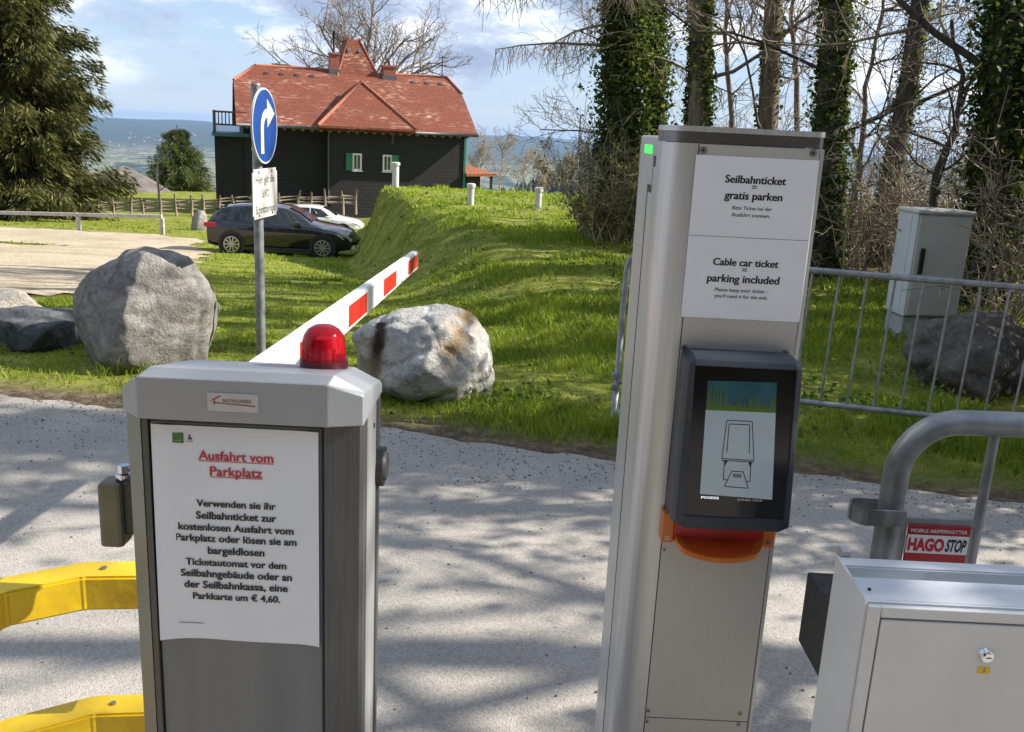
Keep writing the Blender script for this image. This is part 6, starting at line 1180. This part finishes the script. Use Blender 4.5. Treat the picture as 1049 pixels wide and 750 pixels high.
specs = [
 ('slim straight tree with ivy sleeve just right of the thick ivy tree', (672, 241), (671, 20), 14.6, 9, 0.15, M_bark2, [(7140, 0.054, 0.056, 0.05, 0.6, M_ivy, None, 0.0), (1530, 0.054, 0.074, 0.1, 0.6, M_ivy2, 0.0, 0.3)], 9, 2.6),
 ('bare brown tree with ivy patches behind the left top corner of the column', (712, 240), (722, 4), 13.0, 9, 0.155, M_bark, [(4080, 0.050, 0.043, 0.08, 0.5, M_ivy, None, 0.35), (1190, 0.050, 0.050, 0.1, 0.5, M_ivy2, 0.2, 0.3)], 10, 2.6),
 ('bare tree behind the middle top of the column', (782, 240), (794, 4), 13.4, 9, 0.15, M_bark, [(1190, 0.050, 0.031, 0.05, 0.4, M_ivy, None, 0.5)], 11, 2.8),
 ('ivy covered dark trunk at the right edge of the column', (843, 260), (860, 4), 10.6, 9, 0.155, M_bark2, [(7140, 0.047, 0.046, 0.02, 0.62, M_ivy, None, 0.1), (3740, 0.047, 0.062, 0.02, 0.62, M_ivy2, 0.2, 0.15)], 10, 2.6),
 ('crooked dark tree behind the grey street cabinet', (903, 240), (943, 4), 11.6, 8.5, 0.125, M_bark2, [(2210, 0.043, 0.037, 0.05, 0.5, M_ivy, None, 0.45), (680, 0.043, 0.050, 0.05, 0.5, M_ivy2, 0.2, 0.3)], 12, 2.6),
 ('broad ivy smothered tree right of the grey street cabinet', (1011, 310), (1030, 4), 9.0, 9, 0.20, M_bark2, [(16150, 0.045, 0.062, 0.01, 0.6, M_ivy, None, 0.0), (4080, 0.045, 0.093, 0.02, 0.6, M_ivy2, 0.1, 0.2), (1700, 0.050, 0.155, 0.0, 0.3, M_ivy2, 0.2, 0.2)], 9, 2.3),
]
for s_ in specs: big_tree(s_[0], s_[1], s_[2], s_[3], s_[4], s_[5], s_[6], s_[7], s_[8], s_[9], GR, name='ivy_clad_tree', limb_lo=0.14)
# a leaning bough low on the right and a thin forked stem behind the cabinet
def bough(label, pts, r, seed, kids, name='leaning_tree', m=M_bark2, sub=0.9):
    rg = np.random.default_rng(seed); p = np.array(pts, float); t = thing(name, label, 'tree', tuple(p[0])); f_ = np.linspace(0, 1, 14); k = np.linspace(0, 1, len(p)); q = np.stack([np.interp(f_, k, p[:, i]) for i in range(3)], -1); q[1:-1] += rg.normal(0, 0.02, (12, 3))
    T0 = Tubes(); T0.add(q, np.linspace(r, r * 0.35, 14), 9); T0.build('trunk', m, t); T = [Tubes(), Tubes(), Tubes()]
    for _ in range(kids):
        i = rg.integers(3, 13); d = rg.normal(size=3); d[2] = abs(d[2]); grow(T, q[i], d / np.linalg.norm(d), sub * rg.uniform(0.5, 1.2), r * 0.35, 0, rg, kids=(5, 4), minr=0.003, ratio=0.5)
    for i_, nm in enumerate(('limbs', 'branches', 'twigs')): T[i_].build(nm, m if i_ == 0 else M_twig, t)
bough('dark leaning trunk rising to the right edge beside the ivy smothered tree', [P(985, 300, 8.3), P(1004, 270, 8.2), P(1030, 240, 8.1), P(1075, 190, 8.0)], 0.060, 41, 9)
bough('thin dark forked tree straight behind the grey street cabinet', [P(948, 245, 9.6), P(955, 200, 9.6), P(968, 160, 9.6), P(982, 125, 9.6), P(984, 90, 9.6), P(975, 20, 9.6)], 0.052, 42, 12)
bough('thin bare tree between the column and the crooked dark tree', [P(868, 250, 12.2), P(880, 170, 12.2), P(888, 100, 12.2), P(905, -20, 12.2)], 0.05, 43, 12, m=M_bark)
bough('slender bare tree behind the right half of the column top', [P(812, 250, 15.5), P(818, 120, 15.5), P(812, 20, 15.5), P(820, -60, 15.5)], 0.06, 44, 12, m=M_bark)
bough('slender bare tree between the two bare trees behind the column', [P(745, 250, 16.5), P(750, 110, 16.5), P(742, 20, 16.5), P(752, -60, 16.5)], 0.06, 45, 12, m=M_bark)
# undergrowth
tangle('tangle of bare brown stems behind the column', 'bare_bush', 690, 850, (13.5, 17.5), 80, (0.8, 2.4), M_twig2, 51, 500, M_dry, 0.05, group='bare bushes under the trees', kids=5)
tangle('tangle of pale bare stems left behind the grey street cabinet', 'bare_bush', 850, 935, (9.8, 13.0), 75, (0.6, 1.9), M_twig2, 52, 1300, M_dry, 0.04, group='bare bushes under the trees', kids=6)
tangle('tangle of bare stems right behind the grey street cabinet', 'bare_bush', 930, 1020, (9.2, 12.0), 85, (0.6, 2.0), M_twig2, 53, 1300, M_dry, 0.04, group='bare bushes under the trees', kids=6)
tangle('bare stems beside the ivy smothered tree at the right edge', 'bare_bush', 1010, 1090, (7.2, 9.5), 70, (0.6, 2.2), M_twig2, 54, 900, M_ivy2, 0.045, group='bare bushes under the trees', kids=6)
tangle('dark bare stems farther back under the trees', 'bare_bush', 700, 1060, (18.0, 28.0), 130, (1.0, 2.8), M_twig2, 55, 600, M_dry, 0.07, group='bare bushes under the trees', kids=5, r0=0.014)
# bare trees beside the road to the right, outside the picture, whose branches shade the road
for k, (x, y, H) in enumerate(((6.6, 4.75, 8), (8.0, 3.1, 9), (10.5, 4.6, 9), (5.8, 7.0, 8), (7.6, 8.6, 9), (5.4, 1.95, 4.4), (9.6, 10.2, 10), (10.5, 12.6, 10), (12.5, 16.0, 10))):
    base = (x, y, hz(x, y) - 0.15); lab = ('bare roadside tree right of the picture nearest the railing', 'bare roadside tree right of the picture opposite the barrier', 'bare roadside tree right of the picture in the second row', 'bare roadside tree right of the picture behind the railing end', 'bare roadside tree right of the picture farthest from the road', 'short ivy smothered roadside trunk right of the silver box', 'tall ivy clad tree right of the picture level with the cabinet', 'tall ivy clad tree right of the picture beyond the cabinet', 'tall ivy clad tree right of the picture level with the far tree row')[k]
    t = thing('bare_tree', lab, 'tree', base, 0, 'roadside trees'); rg = np.random.default_rng(70 + k); T = [Tubes(), Tubes(), Tubes(), Tubes()]; pts, _ = wander(base, (0, 0, 1), H, 10, 0.05, 0.05, rg); rad = np.linspace(0.15, 0.05, 11); T0 = Tubes(); T0.add(pts, rad, 10); T0.build('trunk', M_bark, t)
    for q in range((7, 14, 12, 4, 5, 0, 8, 8, 8)[k]):
        f_ = rg.uniform(0.3, 0.98) * 10; i = min(int(f_), 9); b = pts[i] + (pts[i + 1] - pts[i]) * (f_ - i); a_ = rg.uniform(0, 6.28); grow(T, b, (math.cos(a_) * 0.9, math.sin(a_) * 0.9, rg.uniform(-0.1, 0.7)), rg.uniform(1.6, 3.2), 0.05, 0, rg, kids=(4, 3), minr=0.004, ratio=0.5)
    for i_, nm in enumerate(('limbs', 'branches', 'twigs')): [T[i_].build(nm, M_bark if i_ == 0 else M_twig, t) for _ in (1,) if T[i_].V]
    if k in (0, 3, 4, 6, 7, 8): ivy_on(pts, rad, 5000, rg, 0.08, M_ivy, 'ivy', t, 0.12, None, 0.0, 0.8)
    if k == 0: ivy_on(pts, rad, 5000, rg, 0.085, M_ivy, 'ivy', t, 0.3, None, 0.4, 1.0)
    if k == 5: ivy_on(pts, rad, 7000, rg, 0.09, M_ivy, 'ivy', t, 0.26, None, 0.0, 1.0)

# evergreen bushes along the verge outside the picture on the right; they shade the railing and the dark boulder
for k, (x, y, r, h) in enumerate(((4.35, 4.75, 0.75, 4.6), (5.2, 5.6, 0.8, 4.4), (4.9, 6.9, 0.75, 4.4), (6.6, 6.1, 0.8, 4.0))):
    rg = np.random.default_rng(200 + k); lab = ('evergreen bush at the railing end right of the picture', 'tall evergreen bush behind the railing end right of the picture', 'low evergreen bush right of the dark boulder', 'tallest evergreen bush right of the dark boulder')[k]
    t = thing('evergreen_bush', lab, 'bush', (x, y, hz(x, y)), 0, 'evergreen bushes right of the picture'); T_ = Tubes(); tips = []
    for q in range(26):
        a_ = rg.uniform(0, 6.28); pts, _ = wander((x + 0.1 * math.cos(a_), y + 0.1 * math.sin(a_), hz(x, y) - 0.05), (math.cos(a_) * 0.35 * r, math.sin(a_) * 0.35 * r, 1), h * rg.uniform(0.6, 1.0), 7, 0.10, 0.0, rg); T_.add(pts, np.linspace(0.02, 0.006, 8), 4); tips.append(pts[1:])
    T_.build('stems', M_bark2, t); p = np.concatenate(tips); n = 7500; p = p[rg.integers(0, len(p), n)] + rg.normal(0, 0.17 * r / 0.55, (n, 3)); V, F_ = leaf_quads(p, 0.075 * rg.uniform(0.6, 1.3, n), rg, 0.8); npmesh('leaves', V, [F_], M_ivy, t)

# spruce on the left
def conifer(label, base, H, Rm, n_wh, seed, m, lo=0.03, dens=1.0, name='spruce', bl=0.30, pw=0.75, group=None, jz=0.16):
    rg = np.random.default_rng(seed); t = thing(name, label, 'tree', base, 0, group); T0 = Tubes(); T0.add([(base[0], base[1], base[2] - 0.3), (base[0], base[1], base[2] + H)], [H * 0.018, 0.02], 9); T0.build('trunk', M_bark2, t); TB_ = Tubes(); C, Dv_, Sz = [], [], []
    for w in range(n_wh):
        f_ = lo + (0.98 - lo) * (w + rg.uniform(-.3, .3)) / n_wh; f_ = min(max(f_, lo), 0.99); z = base[2] + H * f_; Lb = Rm * (1 - f_) ** pw * rg.uniform(0.80, 1.12) + 0.15
        for q in range(int(rg.integers(7, 11))):
            a_ = rg.uniform(0, 2 * math.pi); L_ = Lb * rg.uniform(0.6, 1.12); d = np.array([math.cos(a_), math.sin(a_), rg.uniform(-0.15, 0.25)]); pts, _ = wander((base[0], base[1], z), d, L_, 7, 0.05, -0.045, rg); pts[:, 2] += np.linspace(0, 1, 8) ** 3 * L_ * 0.10; TB_.add(pts, np.linspace(0.045, 0.012, 8) * H / 18, 4)
            n = max(4, int(dens * L_ * 40)); g_ = rg.uniform(0.18, 1.0, n) ** 0.8; c = np.stack([np.interp(g_, np.linspace(0, 1, 8), pts[:, k]) for k in range(3)], -1); side = np.cross(d, [0, 0, 1.0]); sg_ = rg.choice([-1, 1], n)[:, None]; off = side[None] * sg_ * (rg.uniform(0, 1, n) ** 1.2 * 0.26 * L_ * (1.15 - g_))[:, None]
            dr_ = d[None] * 0.7 + side[None] * sg_ * rg.uniform(0.1, 0.9, (n, 1)) + np.array([0, 0, -1.0])[None] * rg.uniform(0.15, 1.1, (n, 1)); C.append(c + off + np.stack([rg.normal(0, 0.05, n), rg.normal(0, 0.05, n), rg.normal(-0.08, jz * min(1.0, Lb / 2), n)], -1)); Dv_.append(dr_ / np.linalg.norm(dr_, axis=1)[:, None]); Sz.append(rg.uniform(0.6, 1.3, n) * bl)
    TB_.build('branches', M_twig3, t); C, Dv_, Sz = np.concatenate(C), np.concatenate(Dv_), np.concatenate(Sz); n = len(C); e = np.cross(Dv_, rg.normal(size=(n, 3))); e /= np.linalg.norm(e, axis=1)[:, None] + 1e-9; wv_ = (Sz * rg.uniform(0.06, 0.12, n))[:, None]
    V = np.stack([C - e * wv_ * 0.3, C + Dv_ * Sz[:, None] * 0.45 - e * wv_, C + Dv_ * Sz[:, None], C + Dv_ * Sz[:, None] * 0.45 + e * wv_], 1).reshape(-1, 3); k = np.arange(n) * 4
    npmesh('needles', V, [np.stack([k, k + 1, k + 2], -1), np.stack([k, k + 2, k + 3], -1)], m, t); return t
M_spruce = leafmat('spruce_needles', (0.035, 0.042, 0.010), (0.12, 0.125, 0.028), (0.26, 0.24, 0.075), 0.35); M_pine = leafmat('pine_needles', (0.06, 0.085, 0.02), (0.17, 0.20, 0.05), (0.30, 0.31, 0.09), 0.45)
c = P(8, 210, 38.0); conifer('tall dark spruce at the left edge of the picture', (c[0], 38.0, hz(c[0], 38.0) - 0.4), 19, 4.35, 70, 81, M_spruce, 0.02, 3.2, bl=0.34, jz=0.2, pw=0.62)
c = P(184, 200, 63.0); conifer('small round pine behind the rail fence left of the house', (c[0], 63.0, P(184, 212, 63.0)[2]), 5.4, 3.0, 28, 82, M_pine, 0.02, 2.4, 'pine', 0.26, 0.7, None, 0.2)
# unseen spruces, added behind the viewpoint to keep the sky off the facing fronts
sp0 = None
for k, (x, y, sc) in enumerate(((-13, -8.5, 0.95), (-7.5, -9.5, 1.05), (-2.5, -8.0, 0.9), (3.0, -8.8, 1.0), (8.5, -8.2, 0.95), (14, -9.5, 1.1), (0.5, -13, 1.2), (-10.5, -14, 1.2), (11, -14, 1.2))):
    if sp0 is None: sp0 = conifer('unseen spruce added behind the viewpoint to darken the fronts', (0, 0, 0), 9, 4.2, 28, 85, M_spruce, 0.0, 1.0, bl=0.5, group='unseen spruces added behind the viewpoint', jz=0.3); o = sp0
    else: o = copy_tree(sp0)
    o.location = (x, y, 0.0); o.rotation_euler = (0, 0, k * 1.3); o.scale = (sc, sc, sc)
# bare saplings
def sapling(label, px, py, Yk, hpx, seed, m, spread=0.8, limbs=9, r=0.05, name='bare_tree', group=None, kids=(5, 4), up=0.05):
    rg = np.random.default_rng(seed); b = P(px, py, Yk); H = hpx * Yk / F_PX; t = thing(name, label, 'tree', tuple(b), 0, group); pts, _ = wander(b, (0, 0, 1), H, 8, 0.06, 0.05, rg); T0 = Tubes(); T0.add(pts, np.linspace(r, r * 0.3, 9), 7); T0.build('trunk', m, t); T = [Tubes(), Tubes(), Tubes()]
    for k in range(limbs):
        f_ = rg.uniform(0.2, 0.95) * 8; i = min(int(f_), 7); a_ = rg.uniform(0, 6.28); grow(T, pts[i] + (pts[i + 1] - pts[i]) * (f_ - i), (math.cos(a_) * spread, math.sin(a_) * spread, 0.6), H * rg.uniform(0.25, 0.5), r * 0.5, 0, rg, kids=kids, minr=r * 0.12, ratio=0.55, up=up)
    for i_, nm in enumerate(('limbs', 'branches', 'twigs')): T[i_].build(nm, m, t)
sapling('pale forked bare sapling behind the rail fence beside the pine', 163, 210, 46, 48, 91, mat('pale_bark', (0.34, 0.30, 0.25), (0.46, 0.42, 0.36), 6, 0.9), limbs=7, r=0.07, kids=(3, 2))
for k, (px, py, Yk, h, lab) in enumerate(((492, 196, 62, 52, 'bare tan tree nearest the right end of the black house'), (512, 198, 66, 50, 'tall bare tan tree second from the black house'), (535, 200, 70, 40, 'low bare tan tree behind the middle vent pipe'), (556, 206, 60, 44, 'bare tan tree behind the right vent pipe'), (578, 206, 75, 40, 'bare tan tree near the utility pole'))):
    sapling(lab, px, py, Yk, h, 100 + k, M_twig2, limbs=18, r=0.055, group='bare tan trees beyond the mound', kids=(7, 6), spread=0.6)
# large bare tree behind the house
b = P(372, 150, 66.0); t = thing('bare_tree', 'large spreading bare tree rising behind the house roof', 'tree', (b[0], 66.0, -4.0)); rg = np.random.default_rng(123); T = [Tubes(), Tubes(), Tubes(), Tubes()]; T0 = Tubes(); tp = [(b[0], 66, -4), (b[0] + 0.1, 66, 0), (b[0], 66, 3.6)]; T0.add(tp, [0.55, 0.48, 0.40], 12)
M_btw = mat('bare_tree_bark', (0.13, 0.10, 0.08), (0.27, 0.225, 0.18), 3, 0.9)
for k in range(15):
    a_ = k * 2.4 + rg.uniform(-.3, .3); el_ = rg.uniform(0.25, 1.5) if k > 2 else 2.2; d = np.array([math.cos(a_), math.sin(a_) * 0.6, el_]); d /= np.linalg.norm(d); grow(T, (b[0], 66, rg.uniform(2.6, 3.8)), d, rg.uniform(5.0, 7.4), 0.125, 0, rg, kids=(7, 6, 5), minr=0.010, ratio=0.5, bend=0.15, up=0.03, spread=0.8)
T0.build('trunk', M_btw, t)
for i_, nm in enumerate(('limbs', 'branches', 'twigs', 'fine_twigs')): T[i_].build(nm, M_btw, t)

# ------------------------------------------------------------------ heap, pole, distant houses, forest
c = P(128, 200, 60.0); n = 40; rr_ = np.linspace(0, 1, 16); aa = np.linspace(0, 2 * math.pi, 49)[:-1]; RR, AA = np.meshgrid(rr_, aa, indexing='ij'); hx = c[0] + RR * np.cos(AA) * 5.2; hy = 60 + RR * np.sin(AA) * 4.5; pk = P(122, 170, 60.0)[2]; bs_ = P(122, 214, 60)[2] - 0.5
hz_ = bs_ + (pk - bs_) * np.clip(1 - RR ** 1.25, 0, 1) + 0.25 * (fbm(hx * 1.5, hy * 1.5, 71, 4) - 0.5) * (1 - RR); i, j = np.meshgrid(np.arange(15), np.arange(48), indexing='ij'); q = np.stack([i * 48 + j, (i + 1) * 48 + j, (i + 1) * 48 + (j + 1) % 48, i * 48 + (j + 1) % 48], -1).reshape(-1, 4)
hp_o = npmesh('earth_heap', np.stack([hx, hy, hz_], -1).reshape(-1, 3), [q], mat('grey_brown_earth', (0.10, 0.085, 0.082), (0.18, 0.158, 0.15), 1.2, 0.95, bump=0.4, bscale=6), smooth=True); props(hp_o, 'grey brown earth heap behind the rail fence beside the spruce', 'heap')
c = P(588, 228, 24.0); pg = hz(c[0], 24.0); up_ = thing('utility_pole', 'thin grey pole with a meter box at the right edge of the mound', 'pole', (c[0], 24.0, pg)); k_ = 24.0 / F_PX
bm = bmesh.new(); cyl(bm, (c[0], 24, pg - 0.2), (c[0], 24, c[2] + 105 * k_), 0.035, 0.025, n=10); build('pole', bm, M_galv, up_, smooth=40)
bm = bmesh.new(); box(bm, c[0] - 6 * k_, c[0] + 7 * k_, 23.88, 24.12, c[2] - 0.1, c[2] + 11 * k_, 0.02); build('meter_box', bm, M_cab, up_)
def far_house(label, px, py, Yk, w, d, h, rh, yaw, mw, mr, group=None, src=None):
    b = P(px, py, Yk)
    if src is not None:
        o = copy_tree(src); o.location = tuple(b); o.rotation_euler = (0, 0, yaw); o['label'] = label; o.scale = (w / 10, w / 10, w / 10); return o
    t = thing('house', label, 'house', (0, 0, 0), 0, group); bm = bmesh.new(); box(bm, -w / 2, w / 2, -d / 2, d / 2, -h, h); build('wall', bm, mw, t)
    bm = bmesh.new(); prism(bm, [(-d / 2 - 0.4, h + 0.003), (d / 2 + 0.4, h + 0.003), (0, h + rh)], -w / 2 - 0.4, w / 2 + 0.4, 'x'); build('roof', bm, mr, t)
    for x_ in (-w * 0.28, w * 0.05, w * 0.33):
        bm = bmesh.new(); box(bm, x_ - 0.5, x_ + 0.5, -d / 2 - 0.03, -d / 2 + 0.05, h * 0.35, h * 0.35 + 1.2); build('window', bm, M_pane, t)
    t.location = tuple(b); t.rotation_euler = (0, 0, yaw); return t
M_fw = mat('far_wall', (0.40, 0.385, 0.36), (0.33, 0.31, 0.29), 0.4, 0.8); M_fr = mat('far_roof', (0.30, 0.12, 0.08), (0.24, 0.09, 0.06), 0.8, 0.8); M_fo = mat('far_orange_roof', (0.44, 0.17, 0.085), (0.36, 0.13, 0.07), 0.8, 0.8); M_fb = mat('brown_wall', (0.16, 0.10, 0.07), (0.2, 0.13, 0.09), 0.8, 0.8)
proto_h = far_house('white house in the far valley left of the black house', 150, 150, 3800, 10, 8, 6, 4, R(10), M_fw, M_fr, 'far valley houses')
r4 = random.Random(3)
def place_valley(o, px, py):
    q = onground_far(px, py); o.location = tuple(q)
def onground_far(px, py):
    d = ray(px, py); d = d / d[1]; Yq = np.geomspace(150, 14000, 5000); q = CAM[None] + Yq[:, None] * d[None]; h = height(q[:, 0], q[:, 1], False); i = np.argmax(q[:, 2] < h); return q[i]
def rescale(o, w): o.scale = (w / 10,) * 3
q0 = onground_far(150, 142); proto_h.location = tuple(q0); rescale(proto_h, q0[1] * 0.002)
for lab, px, py, wpx, mr in (('orange roofed house just behind the utility pole below the mound', 598, 221, 17, M_fo), ('dark red roofed house between the right vent pipe and the utility pole', 571, 204, 13, M_fr)):
    q = onground_far(px, py); w_h = wpx * q[1] / F_PX; o = far_house(lab, px, py, q[1], w_h, w_h * 0.8, w_h * 0.22, w_h * 0.3, R(15), M_fb, mr); o.location = tuple(q)
for k in range(42):
    px, py = r4.uniform(108, 216), r4.choice((r4.gauss(145, 4), r4.uniform(136, 172))); q = onground_far(px, py)
    if q[1] > 12500 or q[1] < 300: continue
    o = copy_tree(proto_h); o.location = tuple(q); o.rotation_euler = (0, 0, r4.uniform(0, 3.1)); rescale(o, q[1] * r4.uniform(0.0010, 0.0021)); o['label'] = 'white house in the far valley left of the black house'
for k in range(10):
    px, py = r4.uniform(500, 600), r4.uniform(150, 185); q = onground_far(px, py)
# wood on the far hill: small conical trees, too many to count
N = 9000; fx = rng.uniform(-420, 760, N); fy = rng.uniform(560, 2100, N); okm = np.exp(-(((fx - 215) / 330) ** 2 + ((fy - 1250) / 480) ** 2)) > 0.30 + 0.25 * (fbm(fx / 60, fy / 60, 81, 3) - 0.5); fx, fy = fx[okm], fy[okm]; N = len(fx); fz = height(fx, fy, False); hh_ = rng.uniform(11, 24, N); rw_ = hh_ * rng.uniform(0.16, 0.28, N); ns = 6; an = np.arange(ns) * 2 * math.pi / ns
V = []
for f_, rf in ((0.0, 0.8), (0.25, 1.0), (0.6, 0.55)): V.append(np.stack([fx[:, None] + np.cos(an)[None] * (rw_ * rf)[:, None] * rng.uniform(0.7, 1.25, (N, ns)), fy[:, None] + np.sin(an)[None] * (rw_ * rf)[:, None] * rng.uniform(0.7, 1.25, (N, ns)), np.broadcast_to((fz + hh_ * f_)[:, None], (N, ns))], -1))
V.append(np.stack([fx, fy, fz + hh_], -1)[:, None]); V = np.concatenate(V, 1); m_ = V.shape[1]; k = np.arange(N)[:, None] * m_; j = np.arange(ns)[None]; j2 = (j + 1) % ns
Q = np.concatenate([np.stack([k + o_ + j, k + o_ + j2, k + o_ + ns + j2, k + o_ + ns + j], -1).reshape(-1, 4) for o_ in (0, ns)]); Tt = np.stack([k + 2 * ns + j, k + 2 * ns + j2, k + 3 * ns + 0 * j], -1).reshape(-1, 3)
props(npmesh('forest', V.reshape(-1, 3), [Q, Tt], leafmat('forest_green', (0.014, 0.026, 0.016), (0.045, 0.06, 0.028), (0.13, 0.11, 0.065), 0.0)), 'dark green wood covering the hill beyond the mound', 'forest', kind='stuff')

# ------------------------------------------------------------------ haze: one closed box round everything
zlo = float(GV[:, 2].min()) - 1.0
bm = bmesh.new(); box(bm, -20500, 20500, -90, 20500, zlo, 26.0)
M_haze = bpy.data.materials.new('haze'); M_haze.use_nodes = True; ht = M_haze.node_tree; ht.nodes.clear(); ho = ht.nodes.new('ShaderNodeOutputMaterial'); hv = ht.nodes.new('ShaderNodeVolumePrincipled')
hv.inputs['Color'].default_value = (0.40, 0.64, 1.0, 1); hv.inputs['Density'].default_value = 0.000036; hv.inputs['Anisotropy'].default_value = 0.2; ht.links.new(hv.outputs[0], ho.inputs['Volume'])
props(build('haze', bm, M_haze), kind='stuff')

# foliage and twigs are too fine to pick apart one by one: each stays one part of its tree
for o in bpy.data.objects:
    if o.parent is not None and o.type == 'MESH' and o.name.split('.')[0] in ('twigs', 'branches', 'limbs', 'boughs', 'hanging_twigs', 'fine_twigs', 'ivy', 'needles', 'leaves', 'stems'): o['kind'] = 'stuff'
